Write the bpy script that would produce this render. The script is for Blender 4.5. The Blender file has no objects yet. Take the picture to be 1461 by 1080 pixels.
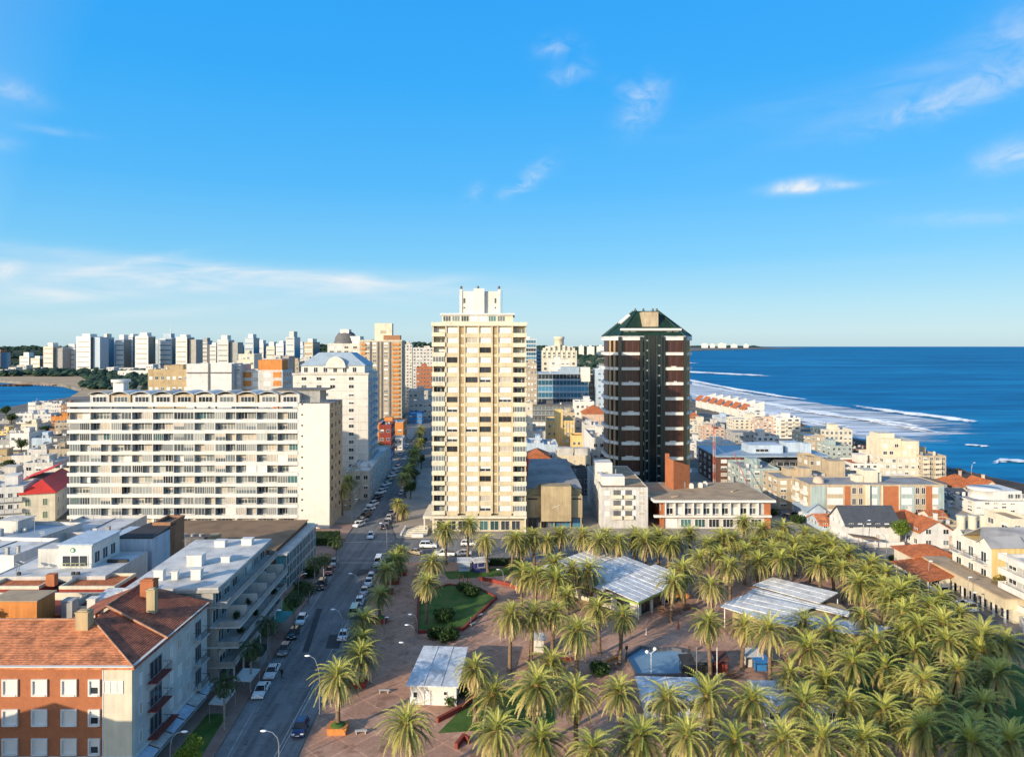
SUN_E, SKY_S, EXPO = 3.15, .15, .98
import bpy, math, random
from mathutils import Vector, Matrix, noise
R = random.Random(11)
PI = math.pi
SC = bpy.context.scene
COL = SC.collection
# ---- surveyed camera: 52 m above the plaza, looking along +Y; px of the photo <-> metres
H, F, HZ, CX = 52.0, 1000.0, 494.0, 730.5
def gp(u, v, z=0.0):
    Y = F * (H - z) / (v - HZ)
    return ((u - CX) * Y / F, Y)
def ux(u, Y): return (u - CX) * Y / F
def vz(v, Y): return H - (v - HZ) * Y / F
GR = math.radians(3.35)      # the street grid leans a little to the left

# ---------------------------------------------------------------- materials
MATS = {}
def newmat(name):
    m = bpy.data.materials.new(name); m.use_nodes = True
    nt = m.node_tree
    return m, nt, nt.nodes['Principled BSDF']
def ramp(nt, stops):
    r = nt.nodes.new('ShaderNodeValToRGB')
    e = r.color_ramp.elements
    e[0].position, e[0].color = stops[0][0], (*stops[0][1], 1)
    e[1].position, e[1].color = stops[-1][0], (*stops[-1][1], 1)
    for p, c in stops[1:-1]:
        k = e.new(p); k.color = (*c, 1)
    return r
def coords(nt, scale=(1, 1, 1), out='Object'):
    t = nt.nodes.new('ShaderNodeTexCoord'); mp = nt.nodes.new('ShaderNodeMapping')
    mp.inputs['Scale'].default_value = scale
    nt.links.new(t.outputs[out], mp.inputs['Vector'])
    return mp
def nz(nt, scale, detail=4, vec=None, rough=.6):
    n = nt.nodes.new('ShaderNodeTexNoise')
    n.inputs['Scale'].default_value = scale; n.inputs['Detail'].default_value = detail
    n.inputs['Roughness'].default_value = rough
    if vec is not None: nt.links.new(vec.outputs[0], n.inputs['Vector'])
    return n
def mixc(nt, fac, a, b, mode='MIX'):
    x = nt.nodes.new('ShaderNodeMix'); x.data_type = 'RGBA'; x.blend_type = mode
    for sock, val in ((0, fac), (6, a), (7, b)):
        if hasattr(val, 'is_output'): nt.links.new(val, x.inputs[sock])
        elif sock == 0: x.inputs[0].default_value = val
        else: x.inputs[sock].default_value = (*val, 1)
    return x.outputs[2]
def mul(c, k): return tuple(min(1, x * k) for x in c)
def plaster(name, c, var=.16, rough=.85, streak=.5, scale=.35):
    """painted render / concrete: cloudy dirt and rain streaks"""
    if name in MATS: return MATS[name]
    m, nt, b = newmat(name)
    n1 = nz(nt, scale, 5, coords(nt))
    n2 = nz(nt, 1.0, 4, coords(nt, (1.6, 1.6, .12)))
    r1 = ramp(nt, [(.3, mul(c, 1 - var * 1.6)), (.55, c), (.8, mul(c, 1 + var * .4))])
    nt.links.new(n1.outputs['Fac'], r1.inputs[0])
    r2 = ramp(nt, [(.35, (1 - streak * .45,) * 3), (.6, (1, 1, 1))])
    nt.links.new(n2.outputs['Fac'], r2.inputs[0])
    o = mixc(nt, 1.0, r1.outputs[0], r2.outputs[0], 'MULTIPLY')
    oi = nt.nodes.new('ShaderNodeObjectInfo')     # no two walls were painted from the same tin
    r4 = ramp(nt, [(0, (.92, .93, .95)), (.5, (1, 1, 1)), (1, (1.0, .96, .91))]); nt.links.new(oi.outputs['Random'], r4.inputs[0])
    o = mixc(nt, 1.0, o, r4.outputs[0], 'MULTIPLY')
    nt.links.new(o, b.inputs['Base Color'])
    b.inputs['Roughness'].default_value = rough
    bp = nt.nodes.new('ShaderNodeBump'); bp.inputs['Strength'].default_value = .15
    n3 = nz(nt, 6, 3, coords(nt)); nt.links.new(n3.outputs['Fac'], bp.inputs['Height'])
    nt.links.new(bp.outputs[0], b.inputs['Normal'])
    MATS[name] = m; return m
def simple(name, c, rough=.5, metal=0, var=.1, scale=2.0, spec=None):
    if name in MATS: return MATS[name]
    m, nt, b = newmat(name)
    n = nz(nt, scale, 3, coords(nt))
    r = ramp(nt, [(.3, mul(c, 1 - var)), (.7, mul(c, 1 + var * .5))])
    nt.links.new(n.outputs['Fac'], r.inputs[0]); nt.links.new(r.outputs[0], b.inputs['Base Color'])
    b.inputs['Roughness'].default_value = rough; b.inputs['Metallic'].default_value = metal
    if spec is not None: b.inputs['Specular IOR Level'].default_value = spec
    MATS[name] = m; return m
def glass(name, c, rough=.08):
    if name in MATS: return MATS[name]
    m, nt, b = newmat(name)
    oi = nt.nodes.new('ShaderNodeObjectInfo')
    r = ramp(nt, [(0, mul(c, .55)), (1, mul(c, 1.35))])
    nt.links.new(oi.outputs['Random'], r.inputs[0]); nt.links.new(r.outputs[0], b.inputs['Base Color'])
    b.inputs['Roughness'].default_value = rough; b.inputs['Specular IOR Level'].default_value = .6
    MATS[name] = m; return m
def ground_mat(name, stops, scale, rough=.9, fine=30, bump=.2, spec=.3, streak=0, slab=0):
    if name in MATS: return MATS[name]
    m, nt, b = newmat(name)
    n = nz(nt, scale, 8, coords(nt), .65)
    r = ramp(nt, stops); nt.links.new(n.outputs['Fac'], r.inputs[0])
    n2 = nz(nt, fine * scale, 4, coords(nt))
    r2 = ramp(nt, [(.3, (.78,) * 3), (.7, (1.1,) * 3)]); nt.links.new(n2.outputs['Fac'], r2.inputs[0])
    o = mixc(nt, 1.0, r.outputs[0], r2.outputs[0], 'MULTIPLY')
    if streak:          # tyre wear and oil drips drawn out along the carriageway
        n4 = nz(nt, 1.0, 5, coords(nt, (.9, .035, 1)), .6); r4 = ramp(nt, [(.32, (.70,) * 3), (.5, (1, 1, 1)), (.7, (1.22,) * 3)]); nt.links.new(n4.outputs['Fac'], r4.inputs[0])
        n5 = nz(nt, .55, 2, coords(nt)); r5 = ramp(nt, [(.30, (.62,) * 3), (.36, (1, 1, 1))]); nt.links.new(n5.outputs['Fac'], r5.inputs[0])
        o = mixc(nt, 1.0, mixc(nt, 1.0, o, r4.outputs[0], 'MULTIPLY'), r5.outputs[0], 'MULTIPLY')
    if slab:            # laid in bays with paler joint bands
        bk = nt.nodes.new('ShaderNodeTexBrick'); bk.inputs['Scale'].default_value = 1.0; bk.inputs['Brick Width'].default_value = slab; bk.inputs['Row Height'].default_value = slab
        bk.offset = 0; bk.inputs['Mortar Size'].default_value = .12; bk.inputs['Color1'].default_value = (.9, .9, .9, 1); bk.inputs['Color2'].default_value = (1.06, 1.06, 1.06, 1); bk.inputs['Mortar'].default_value = (1.28, 1.25, 1.2, 1)
        mp_ = coords(nt); mp_.inputs['Rotation'].default_value = (0, 0, .72); nt.links.new(mp_.outputs[0], bk.inputs['Vector'])
        n6 = nz(nt, .35, 5, coords(nt)); r6 = ramp(nt, [(.34, (.66, .63, .62)), (.46, (1, 1, 1))]); nt.links.new(n6.outputs['Fac'], r6.inputs[0])
        o = mixc(nt, 1.0, mixc(nt, 1.0, o, bk.outputs['Color'], 'MULTIPLY'), r6.outputs[0], 'MULTIPLY')
    nt.links.new(o, b.inputs['Base Color']); b.inputs['Roughness'].default_value = rough
    b.inputs['Specular IOR Level'].default_value = spec
    bp = nt.nodes.new('ShaderNodeBump'); bp.inputs['Strength'].default_value = bump
    nt.links.new(n2.outputs['Fac'], bp.inputs['Height']); nt.links.new(bp.outputs[0], b.inputs['Normal'])
    MATS[name] = m; return m
def ribbed(name, c, freq, axis=0, rough=.45, metal=0., var=.25, bump=.5, dark=.75, groove=1.):
    """corrugated sheet or rows of roof tiles; the ribs are bump, the weathering is noise"""
    if name in MATS: return MATS[name]
    m, nt, b = newmat(name)
    rot = coords(nt)
    w = nt.nodes.new('ShaderNodeTexWave'); w.inputs['Scale'].default_value = freq
    w.bands_direction = 'XYZ'[axis]; w.inputs['Distortion'].default_value = .6
    nt.links.new(rot.outputs[0], w.inputs['Vector'])
    n = nz(nt, .5, 6, coords(nt)); n2 = nz(nt, 2.2, 5, coords(nt), .7)
    r = ramp(nt, [(.25, mul(c, 1 - var * 1.8)), (.5, c), (.8, mul(c, 1 + var))])
    nt.links.new(n.outputs['Fac'], r.inputs[0])
    r2 = ramp(nt, [(.3, (dark,) * 3), (.65, (1.12,) * 3)]); nt.links.new(n2.outputs['Fac'], r2.inputs[0])
    o = mixc(nt, 1.0, r.outputs[0], r2.outputs[0], 'MULTIPLY')
    if groove < 1:       # occlusion shade painted into the grooves between courses, plus random tile tone
        r3 = ramp(nt, [(.12, (groove,) * 3), (.35, (1, 1, 1))]); nt.links.new(w.outputs['Fac'], r3.inputs[0]); o = mixc(nt, 1.0, o, r3.outputs[0], 'MULTIPLY')
        n7 = nz(nt, 1.0, 3, coords(nt, (1.3, 5, 5) if axis else (5, 1.3, 5))); r7 = ramp(nt, [(.35, (.72, .68, .66)), (.5, (1, 1, 1)), (.68, (1.25, 1.2, 1.1))]); nt.links.new(n7.outputs['Fac'], r7.inputs[0]); o = mixc(nt, 1.0, o, r7.outputs[0], 'MULTIPLY')
    nt.links.new(o, b.inputs['Base Color'])
    b.inputs['Roughness'].default_value = rough; b.inputs['Metallic'].default_value = metal
    bp = nt.nodes.new('ShaderNodeBump'); bp.inputs['Strength'].default_value = bump
    bp.inputs['Distance'].default_value = .08
    nt.links.new(w.outputs['Fac'], bp.inputs['Height']); nt.links.new(bp.outputs[0], b.inputs['Normal'])
    MATS[name] = m; return m
def leafmat(name, c, c2, rough=.55, trans=.3):
    if name in MATS: return MATS[name]
    m, nt, b = newmat(name)
    oi = nt.nodes.new('ShaderNodeObjectInfo')
    n = nz(nt, .9, 3, coords(nt))
    ad = nt.nodes.new('ShaderNodeMath'); ad.operation = 'MULTIPLY_ADD'
    ad.inputs[1].default_value = .45; nt.links.new(oi.outputs['Random'], ad.inputs[0])
    sb = nt.nodes.new('ShaderNodeMath'); sb.operation = 'MULTIPLY'; sb.inputs[1].default_value = .55
    nt.links.new(n.outputs['Fac'], sb.inputs[0]); nt.links.new(sb.outputs[0], ad.inputs[2])
    r = ramp(nt, [(.15, c), (.85, c2)]); nt.links.new(ad.outputs[0], r.inputs[0])
    nt.links.new(r.outputs[0], b.inputs['Base Color']); b.inputs['Roughness'].default_value = rough
    b.inputs['Specular IOR Level'].default_value = .35
    tr = nt.nodes.new('ShaderNodeBsdfTranslucent'); nt.links.new(r.outputs[0], tr.inputs['Color'])
    mx = nt.nodes.new('ShaderNodeMixShader'); mx.inputs[0].default_value = trans
    nt.links.new(b.outputs[0], mx.inputs[1]); nt.links.new(tr.outputs[0], mx.inputs[2])
    nt.links.new(mx.outputs[0], nt.nodes['Material Output'].inputs['Surface'])
    MATS[name] = m; return m

M_white = plaster('white_render', (.58, .56, .52), .16, streak=.35)
M_white2 = plaster('bright_white_render', (.68, .66, .62), .10, streak=.25)
M_cream = plaster('cream_render', (.60, .505, .34), .12, streak=.3)
M_creamlt = plaster('pale_cream_render', (.66, .60, .47), .12, streak=.3)
M_beige = plaster('beige_render', (.47, .385, .27))
M_tan = plaster('tan_render', (.46, .35, .20))
M_grey = plaster('grey_concrete', (.38, .37, .35))
M_ltgrey = plaster('light_concrete', (.55, .53, .49))
M_dkgrey = plaster('dark_concrete', (.13, .13, .14))
M_pink = plaster('pinkish_render', (.60, .44, .34))
M_yellow = plaster('yellow_render', (.72, .52, .22), .1)
M_brickor = ribbed('orange_brick', (.37, .125, .05), 3.6, 2, .85, 0, .12, .12, .9)
M_brickbr = ribbed('brown_brick', (.30, .15, .08), 14, 2, .85, 0, .15, .15)
M_brickdk = ribbed('dark_red_brick', (.12, .05, .035), 14, 2, .85, 0, .15, .15)
M_orange = plaster('orange_render', (.62, .24, .06), .12)
M_redwall = plaster('red_wall_paint', (.27, .045, .03), .15)
M_bluewall = plaster('pale_blue_render', (.45, .55, .66), .1)
M_teal = plaster('grey_teal_render', (.38, .46, .44), .1)
M_bluepaint = plaster('bright_blue_paint', (.03, .20, .50), .1)
M_navy = plaster('navy_paint', (.02, .03, .16), .1)
M_towerred = plaster('russet_panel', (.055, .018, .013), .25, .35, .2)
M_towerdark = simple('dark_green_glass_cladding', (.004, .009, .013), .15, 0, .3)
M_roofgrey = plaster('grey_roofing', (.30, .30, .31), .25, .9, .1, .2)
M_rooflt = plaster('pale_roofing', (.60, .60, .59), .26, .8, .1, .28)
M_roofbr = plaster('brown_gravel_roofing', (.26, .16, .09), .25, .95, .1, .25)
M_rooftan = plaster('tan_gravel_roofing', (.42, .31, .20), .22, .95, .1, .25)
M_roofdk = plaster('black_roofing', (.035, .035, .04), .3, .9, .1)
M_slate = ribbed('slate_sheet_roofing', (.30, .38, .46), 5, 0, .5, 0, .1, .3)
M_slatedk = ribbed('dark_slate_roofing', (.07, .075, .085), 6, 1, .6, 0, .15, .3)
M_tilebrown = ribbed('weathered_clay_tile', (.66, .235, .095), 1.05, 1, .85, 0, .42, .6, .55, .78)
M_tileshade = ribbed('weathered_clay_tile_shaded', (.36, .105, .05), 1.05, 0, .85, 0, .45, .7, .5, .82)  # same tile, darkened: shade of the side slopes is in its colour
M_tileor = ribbed('orange_clay_tile', (.56, .165, .05), 1.3, 0, .8, 0, .25, .7, .6, .7)
M_tilered = ribbed('bright_red_tile', (.62, .035, .02), 6, 0, .6, 0, .1, .5, .85)
M_green = plaster('green_sheet_roofing', (.009, .036, .02), .3, .5)
M_corr = ribbed('corrugated_white_sheet', (.64, .63, .60), 2.2, 0, .7, 0, .25, .2, .75)
M_corrb = ribbed('corrugated_bluish_sheet', (.58, .60, .62), 2.2, 0, .7, 0, .25, .2, .75)
G_dark = glass('dark_window_glass', (.035, .042, .05))
G_mid = glass('grey_window_glass', (.13, .15, .155))
G_pale = glass('pale_window_glass', (.30, .31, .29))
G_green = glass('green_window_glass', (.05, .12, .12))
G_blue = glass('blue_window_glass', (.05, .17, .27))
G_blind = plaster('white_blind', (.70, .69, .66), .06, .7, .1)
G_shut = ribbed('roller_shutter', (.62, .63, .64), 5, 2, .6, 0, .06, .4, .9, .75)
G_curt = plaster('beige_curtain', (.50, .44, .36), .15, .8, .3)
G_red = plaster('red_curtain', (.32, .03, .03), .15, .8, .3)
M_frame = simple('white_window_frame', (.72, .71, .69), .5)
M_framebr = simple('brown_window_frame', (.16, .08, .045), .5)
M_framegr = simple('grey_window_frame', (.30, .31, .32), .5)
M_steel = simple('galvanised_steel', (.42, .43, .44), .4, .6)
M_dark = simple('black_metal', (.02, .02, .022), .5)
M_rail = simple('dark_railing', (.05, .05, .055), .5)
M_rubber = simple('tyre_rubber', (.015, .015, .016), .8)
M_lampw = simple('white_lamp_glass', (.85, .85, .85), .3)
M_trunk = plaster('palm_bark', (.20, .135, .085), .35, .95, .3, 1.5)
M_trunkgrey = plaster('grey_palm_bark', (.30, .27, .23), .3, .95, .3, 1.5)
M_bark = plaster('tree_bark', (.11, .075, .05), .3, .95)
L_palm = leafmat('date_palm_leaf', (.215, .205, .042), (.46, .395, .12), .5, .12)
L_palmshade = leafmat('date_palm_leaf_shaded', (.045, .08, .018), (.14, .165, .04), .5, .12)  # darker green paints the shadow sides of the crowns
L_palmy = leafmat('young_palm_leaf', (.32, .34, .06), (.50, .47, .11), .5, .12)
L_fruit = leafmat('palm_fruit_stalk', (.17, .11, .035), (.25, .17, .05), .7, .05)
L_palmdry = leafmat('dry_palm_leaf', (.46, .36, .17), (.64, .50, .27), .7, .15)
L_queen = leafmat('queen_palm_leaf', (.028, .055, .012), (.06, .095, .02), .5, .25)
L_bush = leafmat('bush_leaf', (.02, .05, .010), (.055, .10, .02), .6, .25)
L_lime = leafmat('lime_leaf', (.10, .17, .015), (.22, .28, .03), .6, .3)
L_olive = leafmat('olive_leaf', (.10, .09, .02), (.22, .17, .04), .6, .3)
L_wood = leafmat('hazed_woodland_leaf', (.010, .034, .022), (.026, .058, .036), .8, .1)  # distance haze is tinted into this leaf colour as bluish teal
G_asphalt = ground_mat('asphalt', [(.28, (.13, .13, .132)), (.5, (.175, .175, .175)), (.72, (.225, .224, .222))], .16, fine=12, streak=1)
G_plaza = ground_mat('brick_paving', [(.3, (.36, .20, .135)), (.5, (.46, .265, .18)), (.7, (.54, .34, .25))], .10, fine=20, slab=4.2)
G_pave = ground_mat('reddish_paving', [(.3, (.24, .145, .11)), (.5, (.32, .205, .165)), (.7, (.40, .275, .225))], .15)
G_walk = ground_mat('pale_paving', [(.3, (.26, .22, .18)), (.55, (.36, .31, .26)), (.8, (.44, .40, .34))], .15)
G_grass = ground_mat('lawn', [(.3, (.035, .085, .014)), (.5, (.065, .135, .024)), (.75, (.15, .15, .05))], .35)
G_land = ground_mat('town_ground', [(.32, (.06, .07, .04)), (.48, (.15, .135, .115)), (.6, (.22, .20, .18)), (.72, (.09, .09, .09))], .035, fine=12)
G_sand = ground_mat('sand', [(.3, (.36, .25, .15)), (.55, (.46, .33, .20)), (.8, (.52, .40, .26))], .02, fine=15)
G_rock = ground_mat('shore_rock', [(.3, (.025, .02, .018)), (.5, (.07, .05, .035)), (.75, (.16, .10, .06))], .08)

# ---------------------------------------------------------------- mesh builder
class MB:
    def __init__(s): s.v = []; s.f = []; s.m = []; s.sm = []
    def add(s, vs, fs, m=0, smooth=False):
        k = len(s.v); s.v += [tuple(p) for p in vs]
        for f in fs:
            s.f.append(tuple(i + k for i in f)); s.m.append(m); s.sm.append(smooth)
    def box(s, x0, x1, y0, y1, z0, z1, m=0, top=None):
        vs = [(x0, y0, z0), (x1, y0, z0), (x1, y1, z0), (x0, y1, z0), (x0, y0, z1), (x1, y0, z1), (x1, y1, z1), (x0, y1, z1)]
        s.add(vs, [(0, 3, 2, 1), (0, 1, 5, 4), (1, 2, 6, 5), (2, 3, 7, 6), (3, 0, 4, 7)], m)
        s.add(vs[4:], [(0, 1, 2, 3)], m if top is None else top)
    def poly(s, pts, m=0): s.add(pts, [tuple(range(len(pts)))], m)
    def prism(s, pts, z0, z1, m=0, top=None):
        n = len(pts)
        a = sum(pts[i][0] * pts[(i + 1) % n][1] - pts[(i + 1) % n][0] * pts[i][1] for i in range(n))
        if a < 0: pts = pts[::-1]
        g = lambda z, i: z(i) if callable(z) else z
        vs = [(p[0], p[1], g(z0, i)) for i, p in enumerate(pts)] + [(p[0], p[1], g(z1, i)) for i, p in enumerate(pts)]
        s.add(vs, [tuple(range(n - 1, -1, -1))] + [(i, (i + 1) % n, n + (i + 1) % n, n + i) for i in range(n)], m)
        s.add(vs[n:], [tuple(range(n))], m if top is None else top)
    def cyl(s, x, y, z0, z1, r0, r1=None, n=10, m=0, cap=True):
        r1 = r0 if r1 is None else r1
        vs = [(x + r * math.cos(2 * PI * i / n), y + r * math.sin(2 * PI * i / n), z) for r, z in ((r0, z0), (r1, z1)) for i in range(n)]
        s.add(vs, [(i, (i + 1) % n, n + (i + 1) % n, n + i) for i in range(n)], m, True)
        if cap: s.add(vs[n:], [tuple(range(n))], m); s.add(vs[:n], [tuple(range(n - 1, -1, -1))], m)
    def lathe(s, prof, x=0, y=0, n=12, m=0):
        vs = [(x + r * math.cos(2 * PI * i / n), y + r * math.sin(2 * PI * i / n), z) for r, z in prof for i in range(n)]
        fs = [(k * n + i, k * n + (i + 1) % n, (k + 1) * n + (i + 1) % n, (k + 1) * n + i) for k in range(len(prof) - 1) for i in range(n)]
        s.add(vs, fs, m, True)
    def tube(s, pts, r, n=6, m=0):
        pts = [Vector(p) for p in pts]; rs = r if isinstance(r, (list, tuple)) else [r] * len(pts)
        vs = []
        for i, p in enumerate(pts):
            d = (pts[min(i + 1, len(pts) - 1)] - pts[max(i - 1, 0)]).normalized()
            a = d.cross(Vector((0, 0, 1)) if abs(d.z) < .9 else Vector((1, 0, 0))).normalized(); b = d.cross(a)
            vs += [p + rs[i] * (a * math.cos(2 * PI * k / n) + b * math.sin(2 * PI * k / n)) for k in range(n)]
        fs = [(i * n + k, i * n + (k + 1) % n, (i + 1) * n + (k + 1) % n, (i + 1) * n + k) for i in range(len(pts) - 1) for k in range(n)]
        s.add(vs, fs, m, True)
        s.add(vs[:n], [tuple(range(n - 1, -1, -1))], m); s.add(vs[-n:], [tuple(range(n))], m)
    def mesh(s, name, mats):
        me = bpy.data.meshes.new(name)
        me.from_pydata(s.v, [], s.f)
        for mt in (mats if isinstance(mats, (list, tuple)) else [mats]): me.materials.append(mt)
        me.polygons.foreach_set('material_index', s.m); me.polygons.foreach_set('use_smooth', s.sm)
        me.update(); return me
    def build(s, name, mats, parent=None, loc=(0, 0, 0), rz=0):
        return put(name, s.mesh(name, mats), parent, loc, rz)
def put(name, me, parent=None, loc=(0, 0, 0), rz=0, sc=None):
    o = bpy.data.objects.new(name, me); COL.objects.link(o)
    o.location = loc; o.rotation_euler = (0, 0, rz)
    if sc: o.scale = (sc,) * 3 if not isinstance(sc, tuple) else sc
    if parent: o.parent = parent
    return o
def thing(name, label, cat, loc=(0, 0, 0), rz=0, group=None):
    o = bpy.data.objects.new(name, None); COL.objects.link(o)
    o.empty_display_size = .3
    o.location = loc; o.rotation_euler = (0, 0, rz)
    return tag(o, label, cat, group)
def tag(o, label, cat, group=None):
    o['label'] = label; o['category'] = cat
    if group: o['group'] = group
    return o
def struct(o, kind='structure', label=None, cat=None):
    o['kind'] = kind; o['label'] = label or o.name.split('.')[0].replace('_', ' ')
    o['category'] = cat or o.name.split('.')[0].replace('_', ' ')
    return o
def copy_tree(o, parent=None):
    c = o.copy(); COL.objects.link(c)
    if parent: c.parent = parent
    for ch in list(o.children): copy_tree(ch, c)
    return c
ORD = ['first', 'second', 'third', 'fourth', 'fifth', 'sixth', 'seventh', 'eighth', 'ninth', 'tenth', 'eleventh', 'twelfth', 'thirteenth', 'fourteenth', 'fifteenth', 'sixteenth', 'seventeenth', 'eighteenth', 'nineteenth', 'twentieth']
def nth(i, n):
    return 'leftmost' if i == 0 else 'rightmost' if i == n - 1 else ORD[i] + ' from left'

# ---------------------------------------------------------------- windows, shared by size and look
WIN = {}
def window_mesh(w, h, pane, frame, cols=2, low=None):
    """frame ring standing 8 cm proud with a pane set back in it; low = a second pane for the lower half (half drawn blind)"""
    key = (round(w, 2), round(h, 2), pane.name, frame.name, cols, low.name if low else '')
    if key in WIN: return WIN[key]
    b = MB(); t = .07 if w < 3 else .09
    a = w / 2
    b.box(-a, a, -.08, 0, 0, t); b.box(-a, a, -.08, 0, h - t, h)
    b.box(-a, -a + t, -.08, 0, t, h - t); b.box(a - t, a, -.08, 0, t, h - t)
    for i in range(1, cols):
        x = -a + w * i / cols
        b.box(x - t / 2, x + t / 2, -.07, 0, t, h - t)
    if low:
        zc = h * .5
        b.poly([(-a, -.03, t), (a, -.03, t), (a, -.03, zc), (-a, -.03, zc)], 2)
        b.poly([(-a, -.045, zc), (a, -.045, zc), (a, -.045, h - t), (-a, -.045, h - t)], 1)
    else:
        b.poly([(-a, -.03, t), (a, -.03, t), (a, -.03, h - t), (-a, -.03, h - t)], 1)
    WIN[key] = b.mesh('window', [frame, pane] + ([low] if low else []))
    return WIN[key]
FACE = {'F': 0, 'L': -PI / 2, 'R': PI / 2, 'B': PI}
def on_face(face, t, w, d):
    return {'F': (t, 0), 'L': (0, d - t), 'R': (w, t), 'B': (w - t, d)}[face]
MIX_A = [(G_dark, None, 4), (G_mid, None, 3), (G_blind, None, 2), (G_blind, G_dark, 2), (G_curt, None, 1)]
MIX_DARK = [(G_dark, None, 5), (G_mid, None, 2), (G_blind, G_dark, 1)]
MIX_LIGHT = [(G_blind, None, 5), (G_blind, G_dark, 2), (G_mid, None, 2), (G_curt, None, 2), (G_dark, None, 1)]
MIX_GREEN = [(G_green, None, 4), (G_mid, None, 1)]
MIX_BLUE = [(G_blue, None, 4), (G_dark, None, 1)]
def pick(mix):
    k = R.uniform(0, sum(m[2] for m in mix))
    for m in mix:
        k -= m[2]
        if k <= 0: return m
    return mix[-1]
def facade(root, face, w, d, n, floors, z0, fh, ww, wh, sill=.9, mix=MIX_A, frame=None, cols=2, t0=0, t1=None, off=0.0, name='window', balc=None, balcm=None, cap=[0]):
    L = w if face in 'FB' else d
    t1 = L if t1 is None else t1
    for f in range(floors):
        for i in range(n):
            t = t0 + (t1 - t0) * (i + .5) / n
            x, y = on_face(face, t, w, d)
            p, lo, _ = pick(mix)
            me = window_mesh(ww, wh, p, frame or M_frame, cols, lo)
            put(name, me, root, (x, y, z0 + f * fh + sill), FACE[face])
            if balc and i % balc == 0 and f > 0:
                put('balcony', balcony_mesh(ww + .9, balcm or M_white), root, (x, y, z0 + f * fh), FACE[face])
BAL = {}
def balcony_mesh(w, m, dpt=1.1, h=1.0, solid=True):
    key = (round(w, 2), m.name, dpt, solid)
    if key not in BAL:
        b = MB(); a = w / 2
        b.box(-a, a, -dpt, 0, -.14, .02)
        if solid:
            b.box(-a, a, -dpt, -dpt + .1, .02, h); b.box(-a, -a + .1, -dpt + .1, 0, .02, h); b.box(a - .1, a, -dpt + .1, 0, .02, h)
        else:
            for x in [-a + .03 + (w - .06) * i / 12 for i in range(13)]: b.box(x - .015, x + .015, -dpt, -dpt + .03, .02, h, 1)
            b.box(-a, a, -dpt - .01, -dpt + .04, h, h + .05, 1)
            for s in (-a + .02, a - .02): b.box(s - .02, s + .02, -dpt + .04, 0, h, h + .05, 1); b.box(s - .012, s + .012, -dpt * .5, -dpt * .5 + .025, .02, h, 1)
        BAL[key] = b.mesh('balcony', [m, M_rail])
    return BAL[key]

def shell(root, w, d, h, wall, roof, par=.7, z0=0, name='wall', over=None):
    b = MB(); t = .22
    b.add([(0, 0, z0), (w, 0, z0), (w, d, z0), (0, d, z0), (0, 0, h), (w, 0, h), (w, d, h), (0, d, h)],
          [(0, 1, 5, 4), (1, 2, 6, 5), (2, 3, 7, 6), (3, 0, 4, 7)])
    zi = h - par
    o = [(0, 0), (w, 0), (w, d), (0, d)]; n = [(t, t), (w - t, t), (w - t, d - t), (t, d - t)]
    vs = [(*p, h) for p in o] + [(*p, h) for p in n] + [(*p, zi) for p in n]
    b.add(vs, [(i, (i + 1) % 4, 4 + (i + 1) % 4, 4 + i) for i in range(4)] + [(4 + i, 4 + (i + 1) % 4, 8 + (i + 1) % 4, 8 + i) for i in range(4)])
    b.build(name, wall, root)
    r = MB(); r.poly([(t, t, zi + .01), (w - t, t, zi + .01), (w - t, d - t, zi + .01), (t, d - t, zi + .01)])
    r.build('roof', roof, root)
def clutter(root, w, d, h, wall, n=2, big=True):
    """lift house, tanks, aerials, cooling units and vents on a flat roof"""
    if n and w > 4:
        for i in range(1 + (n > 1)):
            x = R.uniform(.15, .9) * w; y = R.uniform(.3, .9) * d; k = R.uniform(2, 3.5)
            b = MB(); b.tube([(x, y, h - .69), (x, y, h + k)], .05, 5)
            for q in range(3): b.tube([(x - .7 + q * .1, y, h + k - .2 - q * .3), (x + .7 - q * .1, y, h + k - .2 - q * .3)], .025, 4)
            b.build('aerial', M_steel, root)
        for i in range(n):
            x = R.uniform(.08, .8) * w; y = R.uniform(.15, .8) * d
            b = MB(); b.box(x, x + 1.0, y, y + .5, h - .69, h + .1); b.cyl(x + .5, y + .25, h + .1, h + .14, .2, .2, 8); b.build('cooling_unit', M_ltgrey if R.random() < .6 else M_white, root)
        b = MB(); x = R.uniform(.2, .6) * w; y = R.uniform(.1, .5) * d
        b.tube([(x, .5, h - .6), (x, d - .6, h - .6)], .09, 5); b.build('roof_pipe', M_dkgrey if R.random() < .5 else M_steel, root)
    if big and w > 6 and d > 6:
        b = MB(); a = min(w * .3, 5); c = min(d * .4, 5); x = R.uniform(.15, .55) * w; y = R.uniform(.3, .5) * d; k = R.uniform(2, 3.2)
        b.box(x, x + a, y, y + c, h - .69, h - .69 + k); b.box(x - .15, x + a + .15, y - .15, y + c + .15, h - .69 + k, h - .5 + k)
        b.build('lift_house', wall, root)
    for i in range(n):
        x = R.uniform(.1, .85) * w; y = R.uniform(.06, .28) * d
        b = MB()
        if R.random() < .4:
            b.cyl(x, y, h - .69, h + .8, .6, .6, 10); b.cyl(x, y, h + .8, h + 1.0, .6, .2, 10); b.build('water_tank', M_ltgrey, root)
        else:
            e = R.uniform(.5, .9); b.box(x, x + e, y, y + e, h - .69, h + .6); b.box(x - .08, x + e + .08, y - .08, y + e + .08, h + .6, h + .75); b.build('vent', M_white2 if R.random() < .5 else M_grey, root)
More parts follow.
